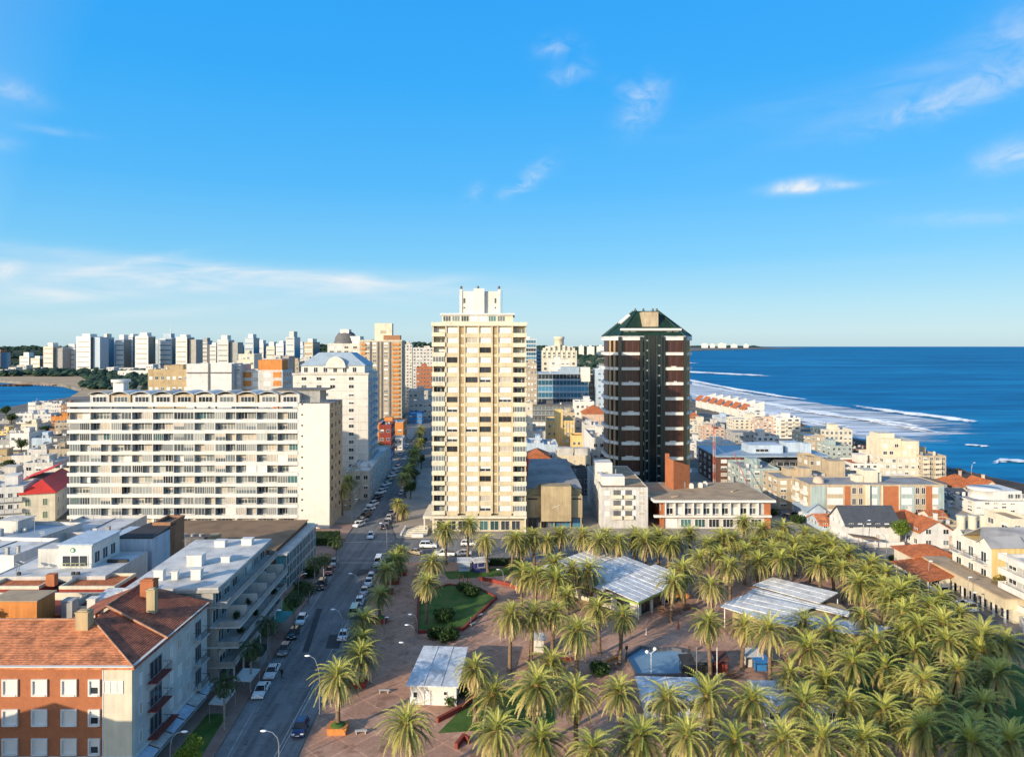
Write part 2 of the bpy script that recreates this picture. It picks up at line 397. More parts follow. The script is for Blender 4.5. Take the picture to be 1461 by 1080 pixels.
def block(label, u0, u1, vt, Y, d, wall, nx=4, floors=None, fh=3.0, sides='F', roof=None, mix=MIX_A, name='apartment_building', cat='building', group=None, rz=GR, ww=None, wh=1.4, style='std', ns=None, clut=2, big=True, balc=None, balcm=None, frame=None, z=None, cols=2, sill=.9):
    x0, x1 = ux(u0, Y), ux(u1, Y); w = x1 - x0; h = z if z else vz(vt, Y)
    root = thing(name, label, cat, (x0, Y, 0), rz, group)
    shell(root, w, d, h, wall, roof or M_roofgrey)
    floors = floors or max(1, int((h - .6) / fh)); fh = (h - .7) / floors
    if style == 'std':
        for s in sides:
            n = nx if s in 'FB' else (ns or max(2, int(d / 4)))
            L = w if s in 'FB' else d
            facade(root, s, w, d, n, floors, 0, fh, ww or min(2.2, L / n * .55), min(wh, fh * .55), sill, mix, frame, cols, balc=balc if s == 'F' else None, balcm=balcm)
    else:   # 'strip': projecting floor slabs with a ribbon of glazing between
        b = MB()
        for f in range(1, floors + 1):
            z1 = f * fh
            b.box(-.35, w + .35, -.35, d + .1, z1 - .15, z1 + .55)
        b.build('balcony', wall, root)
        for s in sides:
            L = w if s in 'FB' else d
            for f in range(floors):
                x, y = on_face(s, L / 2, w, d)
                p, lo, _ = pick(mix)
                put('window', window_mesh(L - .5, fh - .75, p, frame or M_frame, max(2, int(L / 2.2))), root, (x, y, f * fh + .58), FACE[s])
    if clut: clutter(root, w, d, h, wall, clut, big)
    return root, w, d, h
def gable_house(label, x0, x1, y0, y1, ze, zr, wall, roof, axis='x', name='house', cat='house', group=None, rz=0, nwin=2, floors=1, over=.5, chim=True, mix=MIX_A, sides='FL', fh=2.8):
    w, d = x1 - x0, y1 - y0
    root = thing(name, label, cat, (x0, y0, 0), rz, group)
    b = MB()
    vs = [(0, 0, 0), (w, 0, 0), (w, d, 0), (0, d, 0), (0, 0, ze), (w, 0, ze), (w, d, ze), (0, d, ze)]
    fs = [(0, 1, 5, 4), (1, 2, 6, 5), (2, 3, 7, 6), (3, 0, 4, 7)]
    b.add(vs, fs)
    if axis == 'x': b.poly([(0, d, ze), (0, 0, ze), (0, d / 2, zr)]); b.poly([(w, 0, ze), (w, d, ze), (w, d / 2, zr)])
    elif axis == 'y': b.poly([(0, 0, ze), (w, 0, ze), (w / 2, 0, zr)]); b.poly([(w, d, ze), (0, d, ze), (w / 2, d, zr)])
    b.build('wall', wall, root)
    r = MB(); o = over; t = .18
    def slab(p):   # four corners of a roof plane, thickened
        r.add([(*q[:2], q[2] + .03) for q in p] + [(*q[:2], q[2] + .03 + t) for q in p], [(3, 2, 1, 0), (4, 5, 6, 7), (0, 1, 5, 4), (1, 2, 6, 5), (2, 3, 7, 6), (3, 0, 4, 7)])
    if axis == 'x':
        k = (zr - ze) / (d / 2) * o
        slab([(-o, -o, ze - k), (w + o, -o, ze - k), (w + o, d / 2, zr), (-o, d / 2, zr)])
        slab([(-o, d / 2, zr), (w + o, d / 2, zr), (w + o, d + o, ze - k), (-o, d + o, ze - k)])
    elif axis == 'y':
        k = (zr - ze) / (w / 2) * o
        slab([(-o, -o, ze - k), (w / 2, -o, zr), (w / 2, d + o, zr), (-o, d + o, ze - k)])
        slab([(w / 2, -o, zr), (w + o, -o, ze - k), (w + o, d + o, ze - k), (w / 2, d + o, zr)])
    else:          # hip
        m = min(w, d) / 2
        if w >= d: a, c = (m, d / 2), (w - m, d / 2)
        else: a, c = (w / 2, m), (w / 2, d - m)
        e = ze
        P = [(-o, -o, e), (w + o, -o, e), (w + o, d + o, e), (-o, d + o, e), (*a, zr), (*c, zr)]
        if w >= d: r.add(P, [(0, 1, 5, 4), (1, 2, 5), (2, 3, 4, 5), (3, 0, 4)])
        else: r.add(P, [(0, 1, 4), (1, 2, 5, 4), (2, 3, 5), (3, 0, 4, 5)])
        r.add([(-o, -o, e - .12), (w + o, -o, e - .12), (w + o, d + o, e - .12), (-o, d + o, e - .12)] + P[:4], [(0, 1, 5, 4), (1, 2, 6, 5), (2, 3, 7, 6), (3, 0, 4, 7), (3, 2, 1, 0)])
    ro = r.build('roof', roof, root)
    if chim:
        c = MB(); x, y = w * .7, d * .62; zz = ze + (zr - ze) * .5
        c.box(x, x + .8, y, y + .7, zz, zr + .9); c.box(x - .1, x + .9, y - .1, y + .8, zr + .9, zr + 1.05); c.build('chimney', wall, ro)
    for s in sides:
        L = w if s in 'FB' else d
        facade(root, s, w, d, nwin, floors, 0, fh, min(1.5, L / nwin * .5), 1.3, .95, mix)
    return root
# ---------------------------------------------------------------- camera, sun, sky
cam = bpy.data.cameras.new('camera'); co = bpy.data.objects.new('camera', cam); COL.objects.link(co)
co.location = (0, 0, H); co.rotation_euler = (PI / 2, 0, 0)
cam.sensor_width = 36; cam.lens = 36 * F / 1461; cam.shift_y = -(540 - HZ) / 1461; cam.shift_x = 0
cam.clip_start = .5; cam.clip_end = 120000
SC.camera = co
AZ, EL = math.radians(225), math.radians(16.5)     # sun behind the left shoulder, low
sd = Vector((math.sin(AZ) * math.cos(EL), math.cos(AZ) * math.cos(EL), math.sin(EL)))
sl = bpy.data.lights.new('sun', 'SUN'); sl.energy = SUN_E; sl.angle = math.radians(.5); sl.color = (1, .83, .60)
so = bpy.data.objects.new('sun', sl); COL.objects.link(so); so.rotation_euler = (-sd).to_track_quat('-Z', 'Y').to_euler()
so.location = sd * 300
W = bpy.data.worlds.new('World'); SC.world = W; W.use_nodes = True
nt = W.node_tree; bg = nt.nodes['Background']; bg.inputs['Strength'].default_value = SKY_S
sky = nt.nodes.new('ShaderNodeTexSky'); sky.sky_type = 'NISHITA'; sky.sun_disc = False
sky.sun_elevation = EL; sky.sun_rotation = AZ; sky.air_density = 1.0; sky.dust_density = .35; sky.ozone_density = 1.6
tc = nt.nodes.new('ShaderNodeTexCoord'); sx = nt.nodes.new('ShaderNodeSeparateXYZ'); nt.links.new(tc.outputs['Generated'], sx.inputs[0])
def mth(op, a, b=None, c=None, clamp=False):
    n = nt.nodes.new('ShaderNodeMath'); n.operation = op; n.use_clamp = clamp
    for i, v in enumerate((a, b, c)):
        if v is None: continue
        if hasattr(v, 'is_output'): nt.links.new(v, n.inputs[i])
        else: n.inputs[i].default_value = v
    return n.outputs[0]
azi = mth('ARCTAN2', sx.outputs[0], sx.outputs[1]); ele = mth('ARCSINE', sx.outputs[2])
# deep azure on the side away from the sun, the plain Nishita sky toward it
rp = nt.nodes.new('ShaderNodeValToRGB'); E = rp.color_ramp.elements
SKYR = [(.0, (.46, .66, .75)), (.04, (.50, .72, .82)), (.12, (.39, .69, .86)), (.25, (.18, .58, .92)), (.46, (.070, .47, .95)), (.75, (.024, .40, .95)), (1., (.018, .365, .94))]
E[0].position, E[0].color = SKYR[0][0], (*SKYR[0][1], 1); E[1].position, E[1].color = SKYR[-1][0], (*SKYR[-1][1], 1)
for p_, c_ in SKYR[1:-1]: k_ = E.new(p_); k_.color = (*c_, 1)
nt.links.new(mth('MULTIPLY', mth('MAXIMUM', ele, 0.0), 2.1), rp.inputs[0])
vs_ = nt.nodes.new('ShaderNodeVectorMath'); vs_.operation = 'SCALE'; vs_.inputs['Scale'].default_value = 1 / (SKY_S * 2 ** EXPO)
nt.links.new(rp.outputs[0], vs_.inputs[0])
vd = nt.nodes.new('ShaderNodeVectorMath'); vd.operation = 'DOT_PRODUCT'; nt.links.new(tc.outputs['Generated'], vd.inputs[0]); vd.inputs[1].default_value = tuple(-sd)
af = mth('MULTIPLY_ADD', vd.outputs['Value'], 1.3, .85, clamp=True)
af = mth('MULTIPLY', mth('MULTIPLY', af, af), mth('SUBTRACT', 1.0, mth('MULTIPLY', mth('SUBTRACT', ele, .5, clamp=True), 1.2, clamp=True)))
hm = nt.nodes.new('ShaderNodeMix'); hm.data_type = 'RGBA'; nt.links.new(mth('MULTIPLY', af, .94), hm.inputs[0]); nt.links.new(sky.outputs[0], hm.inputs[6]); nt.links.new(vs_.outputs[0], hm.inputs[7])
# thin high cloud: noise over bearing and height, gathered into the wisps seen that afternoon
cv = nt.nodes.new('ShaderNodeCombineXYZ'); nt.links.new(azi, cv.inputs[0]); nt.links.new(ele, cv.inputs[1])
def cnoise(scale, sxy, rot=0., detail=7, dist=.6):
    mp = nt.nodes.new('ShaderNodeMapping'); mp.inputs['Scale'].default_value = (sxy[0], sxy[1], 1); mp.inputs['Rotation'].default_value = (0, 0, rot)
    nt.links.new(cv.outputs[0], mp.inputs[0])
    n = nt.nodes.new('ShaderNodeTexNoise'); n.inputs['Scale'].default_value = scale; n.inputs['Detail'].default_value = detail
    n.inputs['Roughness'].default_value = .58; n.inputs['Distortion'].default_value = dist
    nt.links.new(mp.outputs[0], n.inputs['Vector']); return n.outputs['Fac']
n_fine = cnoise(26, (1, 1.6), .35); n_band = cnoise(7, (1, 6.0), .06)
def wisp(px, py, rx, ry, ang, amt, nn, lo=.35):
    """one cloud: centre and half-axes given as in the photo (pixels), turned to bearing/height"""
    a0 = math.atan((px - CX) / F); e0 = math.atan((HZ - py) / F * math.cos(a0))
    dx = mth('SUBTRACT', azi, a0); dy = mth('SUBTRACT', ele, e0)
    ca, sa = math.cos(ang), math.sin(ang)
    p = mth('DIVIDE', mth('ADD', mth('MULTIPLY', dx, ca), mth('MULTIPLY', dy, sa)), rx / F)
    q = mth('DIVIDE', mth('SUBTRACT', mth('MULTIPLY', dy, ca), mth('MULTIPLY', dx, sa)), ry / F)
    r2 = mth('ADD', mth('MULTIPLY', p, p), mth('MULTIPLY', q, q))
    g = mth('POWER', 2.718, mth('MULTIPLY', r2, -1.0))
    k = mth('MULTIPLY', mth('SUBTRACT', nn, lo, clamp=True), 1 / (.75 - lo), clamp=True)
    return mth('MULTIPLY', mth('MULTIPLY', g, k), amt)
R8 = math.radians
clouds = [wisp(793, 66, 30, 13, .1, .55, n_fine), wisp(812, 106, 30, 14, .2, .6, n_fine), wisp(918, 150, 36, 22, .75, .7, n_fine, .3), wisp(900, 132, 24, 12, -.5, .4, n_fine),
          wisp(762, 250, 34, 13, .55, .7, n_fine), wisp(730, 272, 28, 8, .4, .45, n_fine), wisp(677, 277, 18, 12, .6, .35, n_fine),
          wisp(1140, 266, 36, 9, .02, 1.5, n_fine, .15), wisp(1185, 267, 50, 5, .0, .7, n_fine, .2),
          wisp(1350, 143, 95, 17, .2, .75, n_fine, .28), wisp(1330, 100, 190, 20, .33, .28, n_band, .2), wisp(1455, 60, 50, 40, .4, .4, n_fine, .25), wisp(1455, 218, 42, 16, .15, .9, n_fine, .2),
          wisp(1395, 311, 80, 9, -.05, .4, n_fine, .2), wisp(1200, 375, 330, 14, .04, .10, n_band, .2), wisp(1100, 160, 150, 18, .12, .14, n_band, .2),
          wisp(20, 130, 34, 14, -.2, .5, n_fine, .25), wisp(75, 187, 40, 5, .0, .3, n_fine, .2), wisp(5, 386, 18, 10, .2, 1.0, n_fine, .15), wisp(5, 205, 22, 8, 0, .35, n_fine, .2),
          wisp(270, 395, 300, 20, -.05, .62, n_band, .2), wisp(100, 412, 200, 14, .1, .55, n_band, .2), wisp(500, 405, 230, 14, -.02, .38, n_band, .2), wisp(230, 445, 130, 8, .1, .4, n_band, .2), wisp(350, 430, 420, 34, .0, .18, n_band, .1), wisp(330, 385, 260, 7, -.06, .5, n_band, .25), wisp(170, 378, 90, 6, .25, .5, n_fine, .25), wisp(60, 425, 120, 7, .1, .5, n_band, .25), wisp(560, 395, 120, 8, .0, .4, n_band, .3)]
tot = clouds[0]
for c in clouds[1:]: tot = mth('ADD', tot, c)
tot = mth('MINIMUM', mth('MULTIPLY', mth('POWER', tot, 1.25), .95), .92)
def wmix(f, a, col):
    x = nt.nodes.new('ShaderNodeMix'); x.data_type = 'RGBA'; nt.links.new(f, x.inputs[0]); nt.links.new(a, x.inputs[6]); x.inputs[7].default_value = (*col, 1); return x.outputs[2]
c2 = wmix(tot, hm.outputs[2], tuple(c / (SKY_S * 2 ** EXPO) for c in (.86, .90, .93)))
nt.links.new(c2, bg.inputs['Color'])
SC.view_settings.view_transform = 'Standard'; SC.view_settings.look = 'None'; SC.view_settings.exposure = EXPO; SC.view_settings.gamma = 1
SC.cycles.max_bounces = 6; SC.cycles.diffuse_bounces = 3; SC.cycles.glossy_bounces = 2; SC.cycles.transmission_bounces = 2
SC.cycles.transparent_max_bounces = 6; SC.cycles.caustics_reflective = False; SC.cycles.caustics_refractive = False
SC.cycles.use_denoising = True

# ---------------------------------------------------------------- sea
m, nt_, b_ = newmat('sea_water'); M_sea = m
t = coords(nt_, (.0016, .006, 1)); n1 = nz(nt_, 1.0, 9, t, .62)
t2 = coords(nt_, (.012, .05, 1)); n2 = nz(nt_, 1.0, 6, t2, .6)
r1 = ramp(nt_, [(.28, (.001, .07, .19)), (.5, (.002, .145, .34)), (.72, (.008, .24, .46))]); nt_.links.new(n1.outputs['Fac'], r1.inputs[0])
r2 = ramp(nt_, [(.3, (.55, .60, .68)), (.7, (1.45, 1.38, 1.25))]); nt_.links.new(n2.outputs['Fac'], r2.inputs[0])
nt_.links.new(mixc(nt_, 1, r1.outputs[0], r2.outputs[0], 'MULTIPLY'), b_.inputs['Base Color'])
b_.inputs['Roughness'].default_value = .5; b_.inputs['Specular IOR Level'].default_value = .06; b_.inputs['IOR'].default_value = 1.33
bp = nt_.nodes.new('ShaderNodeBump'); bp.inputs['Strength'].default_value = .5; bp.inputs['Distance'].default_value = 1.5
n3 = nz(nt_, .08, 6, coords(nt_, (.5, 1.4, 1))); nt_.links.new(n3.outputs['Fac'], bp.inputs['Height']); nt_.links.new(bp.outputs[0], b_.inputs['Normal'])
SEA = -4.0
b = MB(); b.poly([(-60000, -2000, SEA), (60000, -2000, SEA), (60000, 90000, SEA), (-60000, 90000, SEA)])
struct(b.build('sea', M_sea), label='deep blue sea')
# white water: foam-laced surf along the east beach and separate breaking crests
def foam_mat(name, lo, hi, sx_, sy_, ang, base=(.20, .34, .44), white=(.78, .80, .80), edge=0.):
    m, n_, b_ = newmat(name)
    mp = coords(n_, (sx_, sy_, 1)); mp.inputs['Rotation'].default_value = (0, 0, ang)
    a = nz(n_, 1.0, 10, mp, .68); a.inputs['Distortion'].default_value = 1.2
    r = ramp(n_, [(lo, base), ((lo + hi) / 2, mul(white, .72)), (hi, white)]); n_.links.new(a.outputs['Fac'], r.inputs[0])
    n_.links.new(r.outputs[0], b_.inputs['Base Color']); b_.inputs['Roughness'].default_value = .7; b_.inputs['Specular IOR Level'].default_value = .1
    # ragged see-through edge: foam thins out to open water
    at = n_.nodes.new('ShaderNodeAttribute'); at.attribute_name = 'thick'
    k = n_.nodes.new('ShaderNodeMath'); k.operation = 'MULTIPLY_ADD'; k.inputs[1].default_value = .5; n_.links.new(at.outputs['Fac'], k.inputs[0]); n_.links.new(a.outputs['Fac'], k.inputs[2])
    r3 = ramp(n_, [(.2, (0, 0, 0)), (.9, (1, 1, 1))]); s3 = n_.nodes.new('ShaderNodeMath'); s3.operation = 'MULTIPLY'; s3.inputs[1].default_value = .75
    n_.links.new(k.outputs[0], s3.inputs[0]); n_.links.new(s3.outputs[0], r3.inputs[0])
    tr = n_.nodes.new('ShaderNodeBsdfTransparent'); mx = n_.nodes.new('ShaderNodeMixShader')
    n_.links.new(r3.outputs[0], mx.inputs[0]); n_.links.new(tr.outputs[0], mx.inputs[1]); n_.links.new(b_.outputs[0], mx.inputs[2])
    n_.links.new(mx.outputs[0], n_.nodes['Material Output'].inputs['Surface'])
    for e, p in zip(r3.color_ramp.elements, (.66, .80)): e.position = p + edge
    return m
M_foam = foam_mat('surf_foam', .34, .60, .014, .06, .12, (.10, .24, .36), (.66, .69, .73), -.07)
M_crest = foam_mat('breaking_foam', .25, .5, .05, .2, .12, (.75, .78, .8), (.95, .95, .95), -.11)
def foam_strip(name, left, right, z, mt, label, nx=10, lump=0., fade=4):
    """sheet between two shore-parallel lines (lists of world xy, same count), thinning at both edges"""
    def resample(p, n):
        out = []
        for i in range(n + 1):
            t = i / n * (len(p) - 1); k = min(int(t), len(p) - 2); f = t - k
            out.append((p[k][0] * (1 - f) + p[k + 1][0] * f, p[k][1] * (1 - f) + p[k + 1][1] * f))
        return out
    n = max(24, len(left) * 12); A, B = resample(left, n), resample(right, n)
    b = MB(); th = []
    for i in range(n + 1):
        for j in range(nx + 1):
            f = j / nx; x = A[i][0] * (1 - f) + B[i][0] * f; y = A[i][1] * (1 - f) + B[i][1] * f
            if lump: q = noise.noise((i * .09, z * 9, 3.1)) * 2.2; x += q * .6; y += q * 2.4; 
            e = min(1, min(f, 1 - f) * fade * (.55 + .9 * abs(noise.noise((i * .21, 7.7, z * 5)) + .5)) if lump else min(f, 1 - f) * fade) * min(1, min(i, n - i) / n * 4)
            zz = z + lump * math.sin(f * PI) * (.6 + .8 * noise.noise((x * .05, y * .05, 0)))
            b.v.append((x, y, zz)); th.append(e)
    for i in range(n):
        for j in range(nx):
            k = i * (nx + 1) + j; b.f.append((k, k + 1, k + nx + 2, k + nx + 1)); b.m.append(0); b.sm.append(True)
    o = b.build(name, mt); at = o.data.attributes.new('thick', 'FLOAT', 'POINT'); at.data.foreach_set('value', th)
    return struct(o, 'stuff', label, 'surf')
def sp(u, v): return gp(u, v, SEA)
foam_strip('surf', [sp(1372, 660), sp(1262, 640), sp(1130, 606), sp(1060, 590), sp(990, 574), sp(945, 556), sp(905, 535)],
           [sp(1440, 628), sp(1395, 603), sp(1200, 578), sp(1080, 561), sp(1000, 546), sp(960, 534), sp(925, 522)], SEA + .06, M_foam, 'foamy grey white surf washing along the town beach', 18, 0, 9)
for k, pts_ in enumerate(([(1300, 640), (1200, 612), (1100, 590), (1000, 566), (930, 540)], [(1400, 630), (1300, 612), (1200, 592), (1090, 575), (990, 552)], [(1250, 626), (1180, 604), (1110, 594), (1040, 577)], [(1340, 650), (1270, 632), (1190, 618), (1140, 602)])):
    foam_strip('surf', [sp(u, v + 3.2) for u, v in pts_], [sp(u, v - 2.6) for u, v in pts_], SEA + .1 + .03 * k, M_crest, f'lacy wash line running up the beach, {ORD[k]} of four', 8, .3, 2.4)
for lab, a, w_, z_ in (('long outer breaker curling toward the beach', [(1412, 607), (1370, 600), (1290, 590), (1190, 577)], 3.4, 1.8),
               ('inner breaker rolling behind the beachfront flats', [(1378, 624), (1310, 614), (1240, 600), (1150, 588), (1060, 572)], 2.8, 1.5),
               ('thin foam line running in toward the tilted townhouses', [(1110, 571), (1050, 560), (985, 548), (950, 535)], 1.2, .7),
               ('distant white breaker right of the dark tower', [(1118, 538), (1060, 535), (985, 531), (945, 527)], 1.8, 1.4),
               ('second outer breaker trailing toward the right edge', [(1330, 612), (1290, 606), (1235, 598), (1195, 592)], 2.6, 1.3),
               ('broken white line beyond the cream ribbed flats', [(1240, 617), (1190, 606), (1120, 594), (1075, 584)], 2.2, 1.0),
               ('long white line curving from the dark tower along the surf edge', [(1190, 577), (1120, 567), (1050, 556), (985, 543), (940, 531)], 2.2, 1.2),
               ('short breaker in open water off the beige corner flats', [(1420, 640), (1395, 637), (1370, 634)], 1.6, .8),
               ('short broken crest of foam in open water', [(1082, 560), (1050, 557), (1032, 553)], 1.2, .8),
               ('white breaker at the right edge near the dark rocks', [(1500, 664), (1461, 660), (1425, 657), (1408, 664)], 4.5, 1.3),
               ('faint far line of foam near the bay headland', [(1010, 520), (960, 516), (905, 511)], .9, 1.0)):
    foam_strip('breaker', [sp(u, v + w_) for u, v in a], [sp(u, v - w_) for u, v in a], SEA + .25, M_crest, lab, 10, z_, 2.6)
# ---------------------------------------------------------------- land
coast = [(210, -400), (205, 140), (197, 232), (194, 266), (185, 299), (195, 377), (187, 468), (179, 541), (173, 667), (181, 852), (214, 1207), (279, 2000), (483, 3714), (2500, 9000), (9500, 22000), (9500, 60000), (-55000, 60000), (-55000, 2600), (-3000, 1350),
         (-787, 1077), (-619, 966), (-519, 848), (-453, 718), (-445, 660), (-428, 585), (-445, 540), (-500, 480), (-520, 300), (-430, 50), (-320, -400)]
b = MB(); b.prism(coast, -7, 0)
struct(b.build('ground', G_land), label='flat town ground')
def sheet(name, pts, z, mt, label=None, thick=None):
    b = MB()
    if thick: b.prism(pts, z - thick, z)
    else: b.poly([(x, y, z) for x, y in pts])
    return struct(b.build(name, mt), label=label)
sheet('beach', [(-900, 1112), (-787, 1079), (-619, 968), (-519, 850), (-455, 722), (-400, 740), (-380, 860), (-380, 930), (-430, 1030), (-560, 1170), (-700, 1230), (-900, 1260)], .02, G_sand, 'pale sand beach round the bay')
sheet('beach', [(172, 668), (180, 852), (213, 1207), (278, 2000), (482, 3714), (400, 3714), (200, 2000), (142, 1207), (142, 852), (152, 668)], .02, G_sand, 'pale sand beach by the surf')
sheet('path', [(-40, 1010), (75, 1010), (130, 1300), (210, 2400), (40, 2400)], .016, G_walk, 'pale open ground behind the beach')
av_l = [(-34, 40), (-37.6, 89.2), (-44.8, 183), (-45.8, 205), (-50.3, 300), (-67.8, 600), (-90, 1000)]
av_r = [(-81, 1000), (-57.5, 600), (-40.5, 300), (-35.5, 205), (-31.5, 189), (-30.7, 168), (-27.2, 89.2), (-24.5, 40)]
sheet('road', av_l + av_r, .008, G_asphalt, 'asphalt avenue running away from the camera')
sheet('road', [(-31.6, 169), (84, 169), (84, 60), (91, 60), (91, 188), (83.5, 300), (79, 300), (84.5, 189), (-31.4, 188.5)], .012, G_asphalt, 'asphalt side streets round the plaza')
K = .13
sheet('pavement', [(-34.3, 40), (-37.8, 89.2), (-44.9, 183), (-45.9, 205), (-62, 205), (-90, 183), (-90, 100), (-60, 40)], K, G_pave, 'reddish paved sidewalk left of the avenue', .3)
sheet('plaza', [(-24.3, 40), (-27, 89.2), (-30.5, 167), (-29, 168.5), (81, 168.5), (83.5, 166), (83.5, 60), (60, 40)], K, G_plaza, 'brick paved palm plaza', .3)
sheet('pavement', [(-31.2, 190), (-35.2, 205), (-40.2, 299), (78, 300), (84, 190)], K, G_walk, 'pale paved ground round the cream tower', .3)
sheet('pavement', [(91.5, 60), (91.5, 188), (84, 300), (140, 300), (150, 60)], K, G_walk, 'paved ground along the right side street', .3)
sheet('pavement', [(-46.2, 206), (-50.6, 300), (-68, 600), (-80, 600), (-75, 300), (-62, 206)], K, G_walk, 'sidewalk beyond the crossing', .3)
M_line = ground_mat('worn_road_paint', [(.25, (.12, .12, .12)), (.45, (.42, .42, .40)), (.7, (.6, .6, .58))], .8)
M_tarp = ground_mat('fresh_tar', [(.3, (.05, .05, .052)), (.7, (.085, .086, .088))], .5)
M_patch = ground_mat('asphalt_patch', [(.3, (.19, .19, .19)), (.7, (.25, .25, .245))], .4)
def line(x0, y0, x1, y1, w, z=.016, mt=None):
    d = Vector((x1 - x0, y1 - y0)).normalized(); n = Vector((-d.y, d.x)) * w / 2
    b = MB(); b.poly([(x0 - n.x, y0 - n.y, z), (x1 - n.x, y1 - n.y, z), (x1 + n.x, y1 + n.y, z), (x0 + n.x, y0 + n.y, z)][::1])
    o = b.build('road_marking', mt or M_line); struct(o, label='worn painted line on the avenue'); return o
line(-29.6, 86, -30.1, 110, .14); line(-30.05, 86, -30.55, 110, .14)
line(-30.6, 112, -31.9, 160, .10); line(-36.0, 88, -39.6, 135, .10); line(-39.8, 138, -41.6, 168, .1)
line(-44.0, 168.5, -31.2, 168.5, .35); line(-44.3, 172, -31.3, 172, .12); line(-44.8, 186, -32, 187, .3); line(-45.1, 189.5, -33, 190.5, .12)
for q in ([(398, 985), (413, 985), (408, 1003), (390, 1003)], [(400, 1006), (418, 1006), (408, 1030), (384, 1030)]):
    o = sheet('road_marking', [gp(*p) for p in q], .017, M_patch, 'paler repair patch in the asphalt')
M_lane = ground_mat('worn_concrete_lane', [(.28, (.17, .17, .172)), (.5, (.22, .22, .22)), (.72, (.29, .285, .275))], .2, fine=12, streak=1)
sheet('parking_lane', [(-34.05, 41), (-37.65, 89.2), (-43.3, 164), (-40.9, 164), (-35.4, 89.2), (-31.7, 41)], .0125, M_lane, 'paler worn parking lane at the left kerb')
sheet('parking_lane', [(-24.6, 41), (-27.25, 89.2), (-30.5, 163), (-32.3, 163), (-29.4, 89.2), (-26.8, 41)], .0125, M_lane, 'paler worn parking lane at the right kerb')
for q, lab in (([(470, 905), (489, 905), (484, 925), (464, 925)], 'dark trench patch in the avenue'), ([(452, 868), (460, 868), (440, 930), (431, 930)], 'long dark repair strip in the avenue'), ([(512, 812), (530, 812), (526, 822), (507, 822)], 'square dark patch near the crossing')):
    sheet('road_patch', [gp(*p) for p in q], .0165, M_tarp, lab)
# ---------------------------------------------------------------- far hills and woods
def hill(name, x0, x1, y0, y1, hmax, seed, nx=60, ny=8):
    b = MB()
    for j in range(ny + 1):
        for i in range(nx + 1):
            x = x0 + (x1 - x0) * i / nx; y = y0 + (y1 - y0) * j / ny
            e = math.sin(j / ny * PI) * min(1, min(i, nx - i) / 6)
            b.v.append((x, y, -1 + hmax * e * (.78 + .5 * noise.noise((x * .0022, y * .002, seed)) + .12 * noise.noise((x * .01, y * .01, seed)))))
    for j in range(ny):
        for i in range(nx): k = j * (nx + 1) + i; b.f.append((k, k + 1, k + nx + 2, k + nx + 1)); b.m.append(0); b.sm.append(True)
    return struct(b.build(name, G_hill), label='low wooded hill on the horizon'), b.v
G_hill = ground_mat('hill_ground', [(.3, (.012, .03, .016)), (.7, (.035, .055, .025))], .02)
def canopy(name, pts, rad, label, squash=.8, mt=None):
    """a wood seen as one mass: lumpy crowns packed over the ground"""
    b = MB()
    for x, y, z in pts:
        r = rad * R.uniform(.6, 1.5); n = 6; vs = []
        for k, (ph, rr) in enumerate(((-.3, .8), (.25, 1), (.7, .75), (.95, .3))):
            for i in range(n):
                a = 2 * PI * i / n + k * .5; q = r * rr * R.uniform(.75, 1.2)
                vs.append((x + q * math.cos(a), y + q * math.sin(a), z + r * squash * ph * R.uniform(.85, 1.15)))
        b.add(vs, [(k * n + i, k * n + (i + 1) % n, (k + 1) * n + (i + 1) % n, (k + 1) * n + i) for k in range(3) for i in range(n)] + [tuple(range(3 * n, 4 * n))])
    return struct(b.build(name, mt or L_wood), 'stuff', label, 'woods')
for nm, x0, x1, y0, y1, hm, sd_ in (('hill', -2300, -700, 1900, 2700, 54, 1.3), ('hill', -1100, 300, 2900, 3900, 62, 4.1), ('hill', 100, 1000, 4600, 6400, 50, 7.7), ('hill', 5200, 9200, 24000, 27000, 80, 2.2)):
    o, vs = hill(nm, x0, x1, y0, y1, hm, sd_)
    if y0 < 9000:
        pts = []
        for q in range(900):
            v = vs[R.randrange(len(vs) // 2 + 60)]
            pts.append((v[0] + R.uniform(-20, 20), v[1] + R.uniform(-40, 40), v[2] + 1))
        canopy('woodland', pts, 9 if y0 < 2800 else 15, {1900: 'dark wood covering the left horizon hill', 2900: 'dark wood on the hill behind the far towers', 4600: 'hazy far wood above the open beach'}[y0])
pts = [(R.uniform(-1000, -300), 0, 0) for _ in range(420)]
canopy('woodland', [(x, 1250 + (x + 1000) * -.12 + R.uniform(-30, 160), R.uniform(1, 4)) for x, _, _ in pts], 7, 'scrub and pines between the bay beach and the towers')
canopy('woodland', [(*gp(R.uniform(118, 245), R.choice((R.uniform(537, 546), R.uniform(540, 556)))), R.uniform(0, 3)) for _ in range(230)], 5, 'dark pines and scrub at the end of the bay beach')
canopy('woodland', [(R.uniform(60, 300) + y * .07, y, R.uniform(0, 2)) for y in [R.uniform(1500, 3600) for _ in range(200)]], 9, 'low dark scrub behind the far beach')
canopy('woodland', [(R.uniform(-600, 150), R.uniform(1100, 2200), R.uniform(2, 6)) for _ in range(500)], 9, 'street trees among the far towers')
